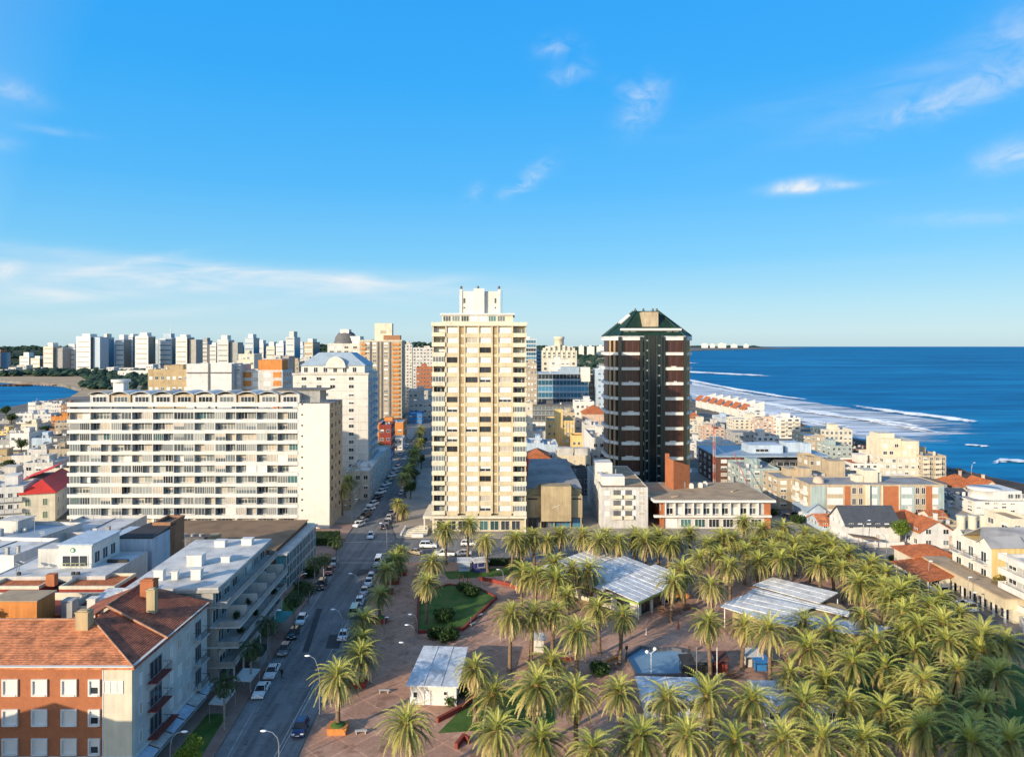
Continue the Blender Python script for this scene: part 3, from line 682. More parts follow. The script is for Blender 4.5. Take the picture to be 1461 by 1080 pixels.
# rocks
def rocks(name, pts, rad, label):
    b = MB()
    for x, y, z in pts:
        r = rad * R.uniform(.5, 1.4); n = 7; vs = [(x + r * q * math.cos(2 * PI * i / n + .4 * k) * R.uniform(.7, 1.3), y + r * q * math.sin(2 * PI * i / n + .4 * k) * R.uniform(.7, 1.3), z + hh * r) for k, (q, hh) in enumerate(((1.1, -.5), (1, .2), (.5, .55))) for i in range(n)]
        b.add(vs, [(k * n + i, k * n + (i + 1) % n, (k + 1) * n + (i + 1) % n, (k + 1) * n + i) for k in range(2) for i in range(n)] + [tuple(range(2 * n, 3 * n))])
    return struct(b.build(name, G_rock), 'stuff', label, 'rocks')
rocks('rocks', [(R.uniform(180, 206), R.uniform(420, 520), -3.6) for _ in range(60)], 3.4, 'brown shore rocks beyond the cream row flats')
sheet('rocky_shore', [(180, 240), (196, 233), (193.5, 266), (184.5, 299), (194, 376), (188, 420), (178, 376), (172, 299)], .02, G_rock, 'dark rocky shore')
rocks('rocks', [(193 + R.uniform(-8, 4), R.uniform(225, 310), -2.6) for _ in range(120)], 1.8, 'black rocks on the shore behind the orange roofs')
# cream/green lawns
def lawn(pts, z, label): return sheet('lawn', pts, z, G_grass, label)
lawn([(-42.3, 136), (-43.6, 152), (-47, 152), (-46.5, 136)], K + .02, 'small lawn strip left of the avenue')
lawn([(-38.9, 84), (-40.2, 99), (-43, 99), (-43, 84)], K + .02, 'dark green lawn strip by the white apartments')
tri = [(-17.2, 126.6), (-8.9, 128), (-3.2, 144), (-7, 149), (-13.7, 151.6), (-19.4, 146)]
lawn(tri, K + .35, 'green garden plot with red wall in the plaza')
lawn([(-16, 161), (-9, 163), (10, 166.5), (10, 163), (-2, 158.5), (-14, 156)], K + .02, 'lawn by the blue kiosk')
lawn([(-10, 94), (6, 96), (6, 110), (-6, 103)], K + .02, 'green verge behind the white pavilion')
lawn([(-18, 88), (70, 88), (70, 70), (-18, 70)], K + .02, 'ground under the front palm rows')
lawn([(46, 92), (82, 92), (82, 130), (60, 122)], K + .02, 'ground under the right palm grove')
# ---------------------------------------------------------------- palms
def frond(b, az, el, L, droop, lw, m, nl=15, roll=0.):
    """one feather frond: a curved rachis with paired leaflets raised in a V"""
    ca, sa = math.cos(az), math.sin(az)
    pts = []; x = z = 0.; e = el; ds = L / 8
    for i in range(9):
        pts.append(Vector((x * ca, x * sa, z)))
        x += ds * math.cos(e); z += ds * math.sin(e); e -= droop / 8 * (1 + i * .22)
    side = Vector((-sa, ca, 0))
    # rachis ribbon
    w = .035
    vs = []
    for i, p in enumerate(pts): k = w * (1 - i / 9); vs += [p - side * k, p + side * k]
    b.add(vs, [(2 * i, 2 * i + 1, 2 * i + 3, 2 * i + 2) for i in range(8)], m)
    for j in range(nl):
        t = .12 + .87 * j / (nl - 1); f = t * 8; i = min(int(f), 7); p = pts[i].lerp(pts[i + 1], f - i)
        d = (pts[i + 1] - pts[i]).normalized(); up = side.cross(d) * -1
        if up.z < 0: up = -up
        ll = lw * (math.sin(min(1, t * 1.1) * PI * .80 + .38)) * R.uniform(.88, 1.1) + .08
        hw = .085 + .03 * R.random()
        for s in (-1, 1):
            dirv = (side * s * .52 + d * .74 + up * (.30 + R.uniform(-.08, .08))).normalized()
            tip = p + dirv * ll - Vector((0, 0, ll * ll * .16))
            mid = p + dirv * ll * .45
            b.add([p, mid + d * hw, tip, mid - d * hw], [(0, 1, 2, 3)], m)
def crown_mesh(seed, n=92, L=3.45, lo=-.95, name='crown'):
    R.seed(seed); b = MB()
    for i in range(n):
        t = (i + .5) / n
        el = 1.42 - (1.42 - lo) * t ** .85 + R.uniform(-.1, .1)
        az = i * 2.39996 + R.uniform(-.25, .25)
        m = 1 if t < .22 else 0
        if t > .74: m = 2 if R.random() < .62 else 0
        Lf = L * R.uniform(.88, 1.08) * (.8 if t < .1 else 1)
        if m == 0 and R.random() < .42: m = 3
        frond(b, az, el, Lf, R.uniform(.65, 1.1) * (1 if el > 0 else .6), .52, m, 18 if t > .15 else 14)
    # orange fruit stalk mass at the heart
    b.lathe([(.05, -.5), (.42, -.3), (.5, 0), (.3, .4), (.06, .6)], n=8, m=4)
    return b.mesh(name, [L_palm, L_palmy, L_palmdry, L_palmshade, L_fruit])
CROWNS = [crown_mesh(s, n, L, lo) for s, n, L, lo in ((1, 76, 4.0, -1.0), (2, 84, 3.85, -1.15), (3, 70, 4.2, -.9), (4, 80, 3.9, -1.2), (5, 66, 3.75, -.75), (6, 62, 3.6, -1.1), (7, 90, 4.1, -1.0))]
def trunk_mesh(h, r0, r1, mt, seed):
    R.seed(seed); prof = [(r0 * 1.35, -.1), (r0 * 1.15, .35)]; n = int(h / .32)
    for i in range(1, n): z = i * h / n; t = i / n; prof.append(((r0 + (r1 - r0) * t) * (1 + (.05 if i % 2 else -.04)), z))
    prof += [(r1 * 1.5, h - .35), (r1 * 1.75, h + .05), (.1, h + .2)]
    b = MB(); b.lathe(prof, n=9); return b.mesh('trunk', mt)
TRUNKS = {}
def skirt_mesh(seed):
    R.seed(seed); b = MB()
    for i in range(20): frond(b, i * 2.4 + R.uniform(-.3, .3), -.75 + R.uniform(-.3, .2), R.uniform(2.1, 3.1), .7, .42, 0, 12)
    return b.mesh('dead_fronds', [L_palmdry])
SKIRTS = [skirt_mesh(s) for s in (21, 22, 23)]
def palm(x, y, zc, label, group, z0=K, k=1., skirt=True, var=None):
    h = zc - z0
    q = round(h * 2) / 2
    if q not in TRUNKS: TRUNKS[q] = trunk_mesh(q, .33, .27, M_trunk, int(q * 10))
    rz = R.uniform(0, 6.28)
    root = thing('date_palm', label, 'palm tree', (x, y, z0), rz, group)
    root.rotation_euler[0] = R.uniform(-.075, .075); root.rotation_euler[1] = R.uniform(-.075, .075)
    t = put('trunk', TRUNKS[q], root); t.scale = (1, 1, h / q)
    c = put('crown', CROWNS[R.randrange(7) if var is None else var], root, (0, 0, h), 0, k * R.uniform(.86, 1.14))
    if skirt: put('dead_fronds', SKIRTS[R.randrange(3)], root, (0, 0, h - .15), R.uniform(0, 6), k)
    return root
GRP = 'date palms of the plaza'
ROWS = [
 ('along the bottom edge of the photo', 8.0, [(708, 1045), (771, 1058), (847, 1072), (907, 1051), (979, 1048), (1048, 1061), (1118, 1058), (1177, 1061), (1237, 1060), (1328, 1042), (1388, 1066), (1448, 1061)]),
 ('in the second row up from the bottom edge', 8.0, [(759, 976), (822, 985), (891, 989), (954, 998), (1014, 995), (1074, 998), (1143, 1007), (1206, 1004), (1262, 1012), (1332, 1003), (1395, 1004)]),
 ('in the third row up, right of centre', 8.0, [(1155, 926), (1209, 945), (1262, 954), (1322, 973), (1360, 956), (1426, 967)]),
 ('in the row before the long white market roof', 8.0, [(1014, 891), (1058, 891), (1099, 899), (1143, 888), (1187, 899), (1247, 916)]),
 ('near the right street below the arcade', 8.0, [(1265, 855), (1290, 875), (1313, 893), (1306, 930), (1338, 853), (1354, 916), (1373, 876), (1429, 917), (1325, 868), (1300, 866), (1345, 890), (1398, 908)]),
 ('in the double row behind the market roof', 7.6, [(1155, 786), (1171, 809), (1177, 768), (1203, 811), (1212, 790), (1226, 833), (1244, 806), (1262, 820), (1294, 836), (1163, 775), (1190, 796), (1234, 817), (1256, 838), (1280, 846), (1187, 780)]),
 ('in the dense grove between both market roofs', 7.6, [(985, 760), (1013, 778), (1017, 838), (1035, 768), (1042, 809), (1062, 745), (1075, 775), (1080, 803), (1090, 757), (1100, 785), (1114, 799), (1118, 752), (1135, 777), (1145, 760), (1000, 797), (1028, 792), (1062, 786), (1110, 768), (1128, 792), (1050, 770)]),
 ('in the back row before the tower and theatre', 7.4, [(696, 772), (729, 768), (763, 765), (800, 764), (834, 765), (867, 765), (905, 765), (940, 767), (968, 775), (746, 774), (781, 773), (851, 772), (886, 773), (922, 772), (954, 776)]),
 ('among the tall single palms left of the pond', 8.6, [(727, 880), (757, 877), (787, 874), (822, 899), (856, 868), (884, 878)]),
 ('bunched before the first market roof', 7.2, [(743, 816), (765, 823), (788, 803), (792, 827), (812, 851), (818, 810), (843, 815)]),
 ('beside the right end of the first market roof', 7.4, [(957, 829), (977, 813)]),
 ('in the open plaza left of the grove', 7.4, [(583, 1034), (608, 832), (615, 804), (678, 955), (700, 992), (784, 948)]),
 ('by the crossing below the cream tower', 8.2, [(637, 756), (667, 749)]),
]
ADJ = ['feathery', 'bushy', 'full crowned', 'spreading', 'arching']
for nm, zc, lst in ROWS:
    lst = sorted(lst)
    for i, (u, v) in enumerate(lst):
        z = zc + R.uniform(-.9, .7)
        if v > 1036 and u < 600: z = 7.0
        if (u, v) in ((700, 992), (784, 948)): z = 4.2
        x, y = gp(u, v, z)
        palm(x, y, z, f'{ADJ[i % 5]} palm {nm}, {nth(i, len(lst))}', GRP, k=1.0)
EX = [(1235, 880, 6.4), (1285, 905, 6.6), (1225, 925, 6.2), (1300, 985, 6.5), (1175, 970, 6.0), (1125, 960, 5.8), (1400, 930, 6.6), (1385, 1035, 6.5), (1290, 1040, 6.3)]
EX.sort()
for i, (u, v, z) in enumerate(EX):
    x, y = gp(u, v, z); palm(x, y, z, f'shorter shaded palm filling a gap in the right grove, {nth(i, len(EX))}', 'short palms in the right grove', k=.9)
# short planter palms along the avenue
STREET = [(482.5, 966, 7.4), (511, 936, 4.6), (514, 914, 4.6), (519, 885, 5.0), (542, 849, 5.2), (552, 814, 5.0), (561, 800, 5.0), (572, 789, 5.0)]
SDESC = ['tall sunlit palm in the nearest red planter by the avenue', 'low dark palm second behind the tall planter palm', 'low palm third back along the parked cars', 'palm with yellow sunlit tips beside the white parked sedan', 'palm leaning over the pale green parked car', 'palm with bright top beside the row of white cars', 'low palm between parked cars and the big double palm', 'small dark palm at the crossing end of the planter row']
for (u, v, z), ds in zip(STREET, SDESC):
    x, y = gp(u, v, z); palm(x, y, z, ds, 'planter palms along the avenue', k=.92, z0=K + .7)
    bx = thing('planter', f'red painted planter box holding the {ds.split(" palm")[0]} palm' if z > 7 else f'red planter box of the {" ".join(ds.split()[:1])} street palm {" ".join(ds.split()[-5:])}', 'planter', (x, y, K), 0, 'red planters along the avenue')
    b = MB(); b.box(-1.25, 1.25, -1.0, 1.0, 0, .75); b.box(-1.32, 1.32, -1.07, 1.07, .75, .87); b.build('box', M_orange if z > 7 else M_redwall, bx)
    b = MB(); b.lathe([(1.0, .88), (.7, 1.1), (.3, 1.25), (.05, 1.3)], n=9); b.build('soil', G_grass, bx)
# queen palms (grey trunks, drooping dark crowns) on the left sidewalk
def queen_mesh(seed):
    R.seed(seed); b = MB()
    for i in range(26):
        el = 1.1 - 1.7 * (i + .5) / 26 + R.uniform(-.15, .15)
        frond(b, i * 2.4 + R.uniform(-.3, .3), el, R.uniform(2.3, 2.9), R.uniform(1.2, 1.8), .55, 0, 14)
    return b.mesh('crown', [L_queen])
QC = [queen_mesh(s) for s in (31, 32, 33)]
QT = trunk_mesh(5, .17, .13, M_trunkgrey, 3)
QUEEN = [((320, 1040), (320.5, 974), 'by the nearest lawn strip'), ((358, 985), (357, 924), 'beside the two nearest white parked cars'), ((382, 950), (393, 890), 'under the terraces of the grey building'), ((420, 900), (422, 853), 'beside the white car parked alone'),
         ((449, 846), (452, 800), 'before the green glass building'), ((462, 838), (470, 797), 'right of the glass building corner'), ((480, 812), (474, 772), 'by the clipped yellow hedge'), ((440, 862), (436, 838), 'low and bushy above the lawn strip')]
for (ub, vb), (u, v), ds in QUEEN:
    x, y = gp(ub, vb, K); zc = max(3.6, vz(v, y)); h = zc - K
    root = thing('queen_palm', f'thin grey trunked dark palm {ds}', 'palm tree', (x, y, K), R.uniform(0, 6), 'slender palms on the left sidewalk')
    t = put('trunk', QT, root); t.scale = (1, 1, h / 5); put('crown', QC[R.randrange(3)], root, (0, 0, h), 0, 1.0)
# palms far up the avenue
FAR = [((566, 745), (565, 718), 'lit yellow crowned palm at the corner of the cream tower', 1), ((574, 742), (577, 727), 'second lit palm leaning at the cream tower corner', 1)]
for (ub, vb), (u, v), ds, kk in FAR:
    x, y = gp(ub, vb, K); z = vz(v, y); palm(x, y, z, ds, 'palms at the tower corner', k=.85, skirt=False)
fl = [(-52, 215), (-53, 228), (-54, 242), (-55.5, 262), (-57, 285), (-58.5, 305), (-60, 330), (-62.5, 360)]
for i, (x, y) in enumerate(fl): palm(x, y, R.uniform(6, 8), f'dark avenue palm beyond the crossing, left side, {ORD[i]} from the crossing', 'palms up the avenue', k=1., skirt=False)
fr = [(-36.5, 240), (-37.5, 252), (-38.3, 263), (-39, 275), (-40, 288), (-41.5, 303), (-44, 330), (-46, 350), (-49, 380)]
for i, (x, y) in enumerate(fr): palm(x, y, R.uniform(6, 8), f'dark avenue palm beyond the cream tower, right side, {ORD[i]} from the crossing', 'palms up the avenue', k=1., skirt=False)
# ---------------------------------------------------------------- leafy trees, bushes, hedges
def leaf_cloud(b, blobs, n, size, m=0):
    for (cx, cy, cz, rx, ry, rz) in blobs:
        for _ in range(n):
            d = Vector((R.gauss(0, 1), R.gauss(0, 1), R.gauss(0, 1))).normalized() * (R.random() ** .35)
            p = Vector((cx + d.x * rx, cy + d.y * ry, cz + d.z * rz))
            a = Vector((R.uniform(-1, 1), R.uniform(-1, 1), R.uniform(-.6, 1))).normalized(); c = a.cross(Vector((R.uniform(-1, 1), R.uniform(-1, 1), R.uniform(-1, 1)))).normalized()
            s = size * R.uniform(.6, 1.3)
            b.add([p - a * s, p + c * s * .5, p + a * s, p - c * s * .5], [(0, 1, 2, 3)], m)
def leafy_tree(label, x, y, h, r, mt, z0=K, name='leafy_tree', cat='tree'):
    root = thing(name, label, cat, (x, y, z0))
    b = MB(); b.tube([(0, 0, -.1), (.1, 0, h * .3), (0, .1, h * .6)], [r * .10, r * .08, r * .04], 7)
    for k in range(5):
        a = k * 1.3; b.tube([(.05, 0, h * (.3 + .05 * k)), (r * .4 * math.cos(a), r * .4 * math.sin(a), h * (.5 + .05 * k)), (r * .7 * math.cos(a), r * .7 * math.sin(a), h * .72)], [r * .05, r * .035, r * .015], 5)
    b.build('trunk', M_bark, root)
    c = MB(); bl = [(R.uniform(-.55, .55) * r, R.uniform(-.55, .55) * r, h * R.uniform(.5, .9), r * R.uniform(.35, .6), r * R.uniform(.35, .6), r * R.uniform(.25, .45)) for _ in range(11)]
    leaf_cloud(c, bl, 160, r * .085); c.build('crown', mt, root)
    return root
def bush(label, x, y, r, h, mt, z0=K, n=5, name='bush', cat='bush', lx=1.):
    root = thing(name, label, cat, (x, y, z0))
    b = MB(); bl = [(R.uniform(-.5, .5) * r * lx, R.uniform(-.5, .5) * r, h * R.uniform(.35, .6), r * .6 * lx ** .5, r * .6, h * .5) for _ in range(n)]
    leaf_cloud(b, bl, 170, r * .11 + .03); b.build('foliage', mt, root)
    s = MB()
    for i in range(4): s.tube([(0, 0, -.05), (.2 * math.cos(i * 1.6) * r, .2 * math.sin(i * 1.6) * r, h * .5)], .03, 5)
    s.build('stem', M_bark, root)
    return root
x, y = gp(272, 1062, 4); leafy_tree('bright yellow green round tree at the bottom edge by the sidewalk', x, y, 5.2, 1.9, L_lime)
x, y = gp(1440, 842, 4); leafy_tree('olive brown broad tree at the right edge by the yellow flats', x + .5, y, 7.0, 3.6, L_olive)
x, y = gp(1285, 757, 4); leafy_tree('round yellow green tree between the gabled white house and the orange roofed house', x, y, 7.2, 2.8, L_lime)
x, y = gp(1208, 745, 3); leafy_tree('small sunlit green tree at the left end of the gabled white house', x - .5, y - 3, 5.6, 1.9, L_lime)
for u, v, r, h, ds in ((663, 842, 1.9, 1.7, 'dark rounded shrub at the back of the green garden plot'), (675, 848, 2.2, 1.7, 'clipped dark shrub at the right of the green garden plot'), (631, 885, 2.6, 2.0, 'large dark shrub at the front of the green garden plot')):
    x, y = gp(u, v, .5); bush(ds, x, y, r, h, L_bush, .48)
for u, v, r, h, ds in ((620, 912, 2.0, 2.2, 'left one of two dark shrubs behind the white pavilion'), (640, 913, 2.2, 2.3, 'right one of two dark shrubs behind the white pavilion'), (640, 1003, 1.6, 1.6, 'spiky green shrub at the front corner of the white pavilion'), (655, 992, 1.7, 1.8, 'dark shrub right of the white pavilion wall'),
                       (860, 960, 2.2, 1.6, 'low dark bush left of the blue pond'), (428, 845, 2.0, 2.2, 'dark bush under the glass building corner'), (446, 822, 2.2, 2.6, 'dark bush before the glass building windows'), (1310, 818, 1.8, 2.2, 'dark bush before the orange roofed arcade'), (1275, 800, 1.4, 1.4, 'small dark bush by the right street corner'), (1105, 735, 2.2, 2.0, 'dark bush beside the tan roofed hall'),
                       (1140, 745, 2.4, 2.4, 'dark round bush at the left end of the long beige flats'), (1345, 742, 2.6, 3.2, 'dark bush behind the orange roofed house')):
    x, y = gp(u, v, K); bush(ds, x, y, r, h, L_bush)
def hedge(label, x0, x1, y0, y1, h, mt, z0=K, rz=0):
    root = thing('hedge', label, 'hedge', ((x0 + x1) / 2, (y0 + y1) / 2, z0), rz)
    b = MB(); w, d = x1 - x0, y1 - y0; n = int(900 * max(.4, w * d / 30))
    for _ in range(n):
        f = R.random(); p = Vector((R.uniform(-w / 2, w / 2), R.uniform(-d / 2, d / 2), h if f < .45 else R.uniform(.05, h)))
        if f > .45:
            if R.random() < w / (w + d): p.y = math.copysign(d / 2, R.random() - .6)
            else: p.x = math.copysign(w / 2, R.random() - .5)
        p += Vector((R.gauss(0, .08), R.gauss(0, .08), R.gauss(0, .07)))
        a = Vector((R.uniform(-1, 1), R.uniform(-1, 1), R.uniform(-1, 1))).normalized(); c = a.cross(Vector((R.random(), R.random(), R.random() + .1))).normalized(); s = R.uniform(.10, .22)
        b.add([p - a * s, p + c * s * .6, p + a * s, p - c * s * .6], [(0, 1, 2, 3)])
    b.build('foliage', mt, root)
    k = MB(); k.box(-w / 2 + .1, w / 2 - .1, -d / 2 + .1, d / 2 - .1, 0, h - .1); k.build('core', simple('hedge_core', (.015, .03, .008), .9), root)
hedge('clipped yellow green hedge at the street corner by the white slab', -57, -46.5, 182.5, 190, 1.9, L_lime)
hedge('dark hedge on the lawn behind the blue kiosk', -9, 2, 165.5, 167.2, 1.5, L_bush)
hedge('low dark hedge in the front yard at the right edge', 100, 103, 121.5, 127, .9, L_bush)
# ---------------------------------------------------------------- vehicles
def carpaint():
    m, n, b = newmat('car_paint'); oi = n.nodes.new('ShaderNodeObjectInfo')
    n.links.new(oi.outputs['Color'], b.inputs['Base Color']); b.inputs['Roughness'].default_value = .25
    b.inputs['Coat Weight'].default_value = .6; b.inputs['Coat Roughness'].default_value = .06
    return m
M_car = carpaint(); M_cglass = simple('car_window_glass', (.012, .016, .02), .06, 0, .1); M_hl = simple('headlight_lens', (.7, .72, .74), .1); M_tl = simple('taillight_lens', (.35, .01, .01), .2); M_plate = simple('plate_white', (.7, .7, .68), .5)
def car_proto(kind):
    """length along y (front = +y), built from cross sections so that the flanks curve in"""
    L, Wd, hb, ht, prof, roof = {
        'sedan': (4.4, 1.74, .86, 1.42, [(-2.2, .62), (-2.05, .88), (-1.35, .93), (1.0, .90), (1.75, .80), (2.14, .66), (2.2, .45)], (-1.55, -.85, .35, 1.15)),
        'hatch': (3.9, 1.70, .88, 1.48, [(-1.95, .60), (-1.9, .92), (-1.2, .95), (.85, .92), (1.5, .82), (1.9, .66), (1.95, .45)], (-1.85, -1.35, .25, 1.0)),
        'suv': (4.6, 1.86, 1.02, 1.70, [(-2.3, .70), (-2.22, 1.05), (-1.4, 1.08), (1.0, 1.06), (1.85, .98), (2.25, .78), (2.3, .5)], (-2.15, -1.75, .35, 1.15)),
        'van': (4.9, 1.90, 1.10, 1.98, [(-2.45, .70), (-2.42, 1.12), (-1.4, 1.14), (1.4, 1.12), (2.0, 1.0), (2.4, .8), (2.45, .5)], (-2.4, -2.3, 1.0, 1.75)),
        'pickup': (5.2, 1.84, 1.02, 1.72, [(-2.6, .70), (-2.58, 1.02), (-1.4, 1.04), (1.2, 1.04), (2.05, .98), (2.55, .8), (2.6, .5)], (-.75, -.55, .55, 1.25))}[kind]
    root = bpy.data.objects.new('parked_car', None); COL.objects.link(root)
    b = MB(); a = Wd / 2
    sec = [(-a * .82, .0), (-a * .97, 1.), (a * .97, 1.), (a * .82, .0)]
    lo = .28; vs = []; n = len(prof)
    for xx, f in ((-a * .93, -1), (-a, 0), (-a * .90, 1), (a * .90, 1), (a, 0), (a * .93, -1)):
        for y, z in prof:
            zz = lo if f < 0 else (lo + (z - lo) * .62 if f == 0 else z)
            vs.append((xx, y * (.985 if abs(f) == 1 else 1), zz))
    fs = [(k * n + i, k * n + i + 1, (k + 1) * n + i + 1, (k + 1) * n + i) for k in range(5) for i in range(n - 1)]
    fs += [tuple(k * n for k in range(6))[::1], tuple(k * n + n - 1 for k in range(5, -1, -1)), (0, 5 * n, 5 * n + n - 1, n - 1)]
    b.add(vs, fs, 0)
    r0, r1, r2, r3 = roof; t = a * .70; g = a * .86
    top = [(-t, r1, ht), (t, r1, ht), (t, r2, ht), (-t, r2, ht)]
    zr = ht - .05
    b.add([(-t, r1, zr), (t, r1, zr), (t, r2, zr), (-t, r2, zr), (-t * .93, r1 + .06, ht), (t * .93, r1 + .06, ht), (t * .93, r2 - .08, ht), (-t * .93, r2 - .08, ht)], [(4, 5, 6, 7), (0, 1, 5, 4), (1, 2, 6, 5), (2, 3, 7, 6), (3, 0, 4, 7)], 0)
    for sx_ in (-1, 1):      # pillars
        for (yb, yt) in ((r0, r1), ((r0 + r3) / 2 - .1, (r1 + r2) / 2), (r3, r2)):
            b.tube([(sx_ * g, yb, hb), (sx_ * t, yt, zr)], .045, 4, 0)
    if kind == 'pickup': b.box(-a * .8, a * .8, -2.5, -.85, .75, 1.05, 1); 
    b.build('body', [M_car, M_dark], root)
    w = MB(); w.add([(-g, r0, hb - .02), (g, r0, hb - .02), (g, r3, hb - .02), (-g, r3, hb - .02)] + [(p[0] * .99, p[1], zr - .005) for p in top], [(0, 1, 5, 4), (1, 2, 6, 5), (2, 3, 7, 6), (3, 0, 4, 7)], 0)
    w.build('window', M_cglass, root)
    for sx_ in (-1, 1):
        for yy in (L * .31, -L * .30):
            k = MB(); k.lathe([(.0, -.1), (.24, -.1), (.31, -.07), (.31, .07), (.24, .1), (.0, .1)], n=14)
            wh = k.build('wheel', M_rubber, root, (sx_ * (a - .10), yy, .31)); wh.rotation_euler = (0, PI / 2, 0)
            k = MB(); k.lathe([(.0, .11), (.19, .11), (.19, -.11), (.0, -.11)], n=10); k.build('rim', M_steel, wh)
        h = MB(); h.box(sx_ * a * .68 - .2, sx_ * a * .68 + .2, L / 2 - .16, L / 2 - .01, .62, .76); h.build('headlight', M_hl, root)
        h = MB(); h.box(sx_ * a * .74 - .14, sx_ * a * .74 + .14, -L / 2 - .01, -L / 2 + .1, .68, .86); h.build('taillight', M_tl, root)
        h = MB(); h.box(sx_ * a - .1, sx_ * a + .1, r3 - .25, r3 - .1, hb, hb + .14); h.build('mirror', M_dark, root)
    h = MB(); h.box(-.25, .25, L / 2 - .02, L / 2 + .02, .42, .54); h.box(-.25, .25, -L / 2 - .02, -L / 2 + .02, .5, .62); h.build('number_plate', M_plate, root)
    return root
PROTO = {k: car_proto(k) for k in ('sedan', 'hatch', 'suv', 'van', 'pickup')}; USED = set()
CC = {'white': (.78, .78, .78), 'silver': (.42, .43, .45), 'grey': (.16, .165, .17), 'black': (.012, .012, .014), 'navy': (.008, .012, .07), 'red': (.28, .02, .015), 'palegreen': (.42, .47, .30), 'tan': (.35, .28, .18), 'blue': (.03, .10, .30)}
def car(kind, col, u, v, hd, label, group=None, world=None, name='parked_car'):
    x, y = world if world else gp(u, v, 0)
    z = .02
    p = PROTO[kind]
    o = p if kind not in USED else copy_tree(p)
    USED.add(kind); o.name = name
    o.location = (x, y, z); o.rotation_euler = (0, 0, math.radians(hd))
    tag(o, label, 'car', group)
    for c in o.children:
        if c.name.startswith('body'): c.color = (*CC[col], 1)
    return o
PK = 'cars parked along the avenue'
def kerb(v, side):          # a spot at the kerb at picture height v
    y = F * H / (v - HZ)
    p = av_l if side == 'l' else av_r[::-1]
    q = p
    for a_, b_ in zip(q[:-1], q[1:]):
        if a_[1] <= y <= b_[1]:
            t = (y - a_[1]) / (b_[1] - a_[1]); return (a_[0] + (b_[0] - a_[0]) * t + (1.25 if side == 'l' else -1.25), y)
    return (q[-1][0], y)
A = 4.2
car('hatch', 'navy', 0, 0, 180 + A, 'dark blue hatchback parked facing the camera at the right kerb, nearest car', PK, (-28.55, 94.6))
car('sedan', 'white', 0, 0, 180 + A, 'nearest white sedan at the left kerb beside the slender palm', PK, kerb(989, 'l'))
car('sedan', 'white', 0, 0, 180 + A, 'white sedan at the left kerb with a pedestrian beside it', PK, kerb(962, 'l'))
car('hatch', 'grey', 0, 0, 180 + A, 'dark grey hatchback behind the pair of white sedans, left kerb', PK, kerb(931, 'l'))
car('hatch', 'black', 0, 0, 180 + A, 'black hatchback under the terraces, left kerb', PK, kerb(908, 'l'))
car('hatch', 'white', 0, 0, 180 + A, 'white hatchback at the left kerb below the low roof with turquoise canopy', PK, kerb(888, 'l'))
car('suv', 'black', 0, 0, 180 + A, 'black four wheel drive with tan roof rack by the lawn strip, left kerb', PK, kerb(838, 'l'))
car('hatch', 'red', 0, 0, 180 + A, 'dark red hatchback at the left kerb', PK, kerb(818, 'l'))
car('hatch', 'silver', 0, 0, 180 + A, 'silver hatchback in front of the dark red one, left kerb', PK, kerb(806, 'l'))
car('sedan', 'white', 0, 0, A, 'white sedan parked beside the yellow tipped palm, right kerb', PK, kerb(909, 'r'))
car('van', 'palegreen', 0, 0, A, 'pale green van half hidden by a street palm, right kerb', PK, kerb(876, 'r'))
car('hatch', 'white', 0, 0, A, 'white hatchback just ahead of the pale green van, right kerb', PK, kerb(860, 'r'))
car('sedan', 'silver', 0, 0, A, 'silver sedan second in the row above the pale green van, right kerb', PK, kerb(846, 'r'))
car('sedan', 'white', 0, 0, A, 'white sedan with dark rear window third above the pale green van', PK, kerb(833, 'r'))
car('hatch', 'white', 0, 0, A, 'white hatchback right below the dark navy car, right kerb', PK, kerb(825, 'r'))
car('sedan', 'navy', 0, 0, A, 'dark navy sedan near the crossing, right kerb', PK, kerb(815, 'r'))
car('van', 'white', 0, 0, A, 'white van last before the crossing, right kerb', PK, kerb(803, 'r'))
car('hatch', 'white', 529, 767, 180 + A, 'white hatchback driving toward the camera at the crossing', 'cars at the crossing', name='moving_car')
car('suv', 'white', 611, 781, -90, 'white crossover on the cross street below the tower steps', 'cars at the crossing', name='moving_car')
car('pickup', 'white', 634, 793, 90, 'white pickup on the cross street behind the tall palm trunk', 'cars at the crossing', name='moving_car')
car('sedan', 'silver', 661, 792, 90, 'silver sedan on the cross street between two palm trunks', 'cars at the crossing', name='moving_car')
car('hatch', 'white', 668, 778, -90, 'white hatchback parked on the far side of the cross street', 'cars at the crossing')
car('sedan', 'tan', 592, 790, 60, 'tan sedan turning at the crossing behind the dark palm', 'cars at the crossing', name='moving_car')
car('hatch', 'black', 778, 786, 80, 'black car under the back palms left of the market roof', 'cars at the crossing')
car('hatch', 'blue', 917, 790, 75, 'pale blue car behind the first market roof', 'cars at the crossing')
yy = [202.5, 207, 212, 217, 222, 228, 234, 240, 247, 254, 262, 270, 279, 288, 297]
cl = ['white', 'silver', 'black', 'grey', 'white', 'white', 'black', 'black', 'white', 'silver', 'white', 'grey', 'white', 'silver', 'white']
for i, (y, c) in enumerate(zip(yy, cl)):
    x = -45.8 - (y - 205) * .0474 + 1.5
    car(('hatch', 'sedan', 'suv')[i % 3], c, 0, 0, 180 - 25, f'{c} car angle parked beyond the crossing, left side, {ORD[i]} from the crossing', 'angle parked cars beyond the crossing', (x, y))
for i, (y, c) in enumerate(zip([200, 205.5, 211, 217, 224, 246, 252], ['black', 'grey', 'silver', 'grey', 'black', 'silver', 'white'])):
    x = -35.4 - (y - 205) * .0526 - 1.3
    car(('hatch', 'sedan')[i % 2], c, 0, 0, A, f'{c} car at the right kerb beyond the crossing, {ORD[i]} from the crossing', 'cars parked beyond the crossing', (x, y))
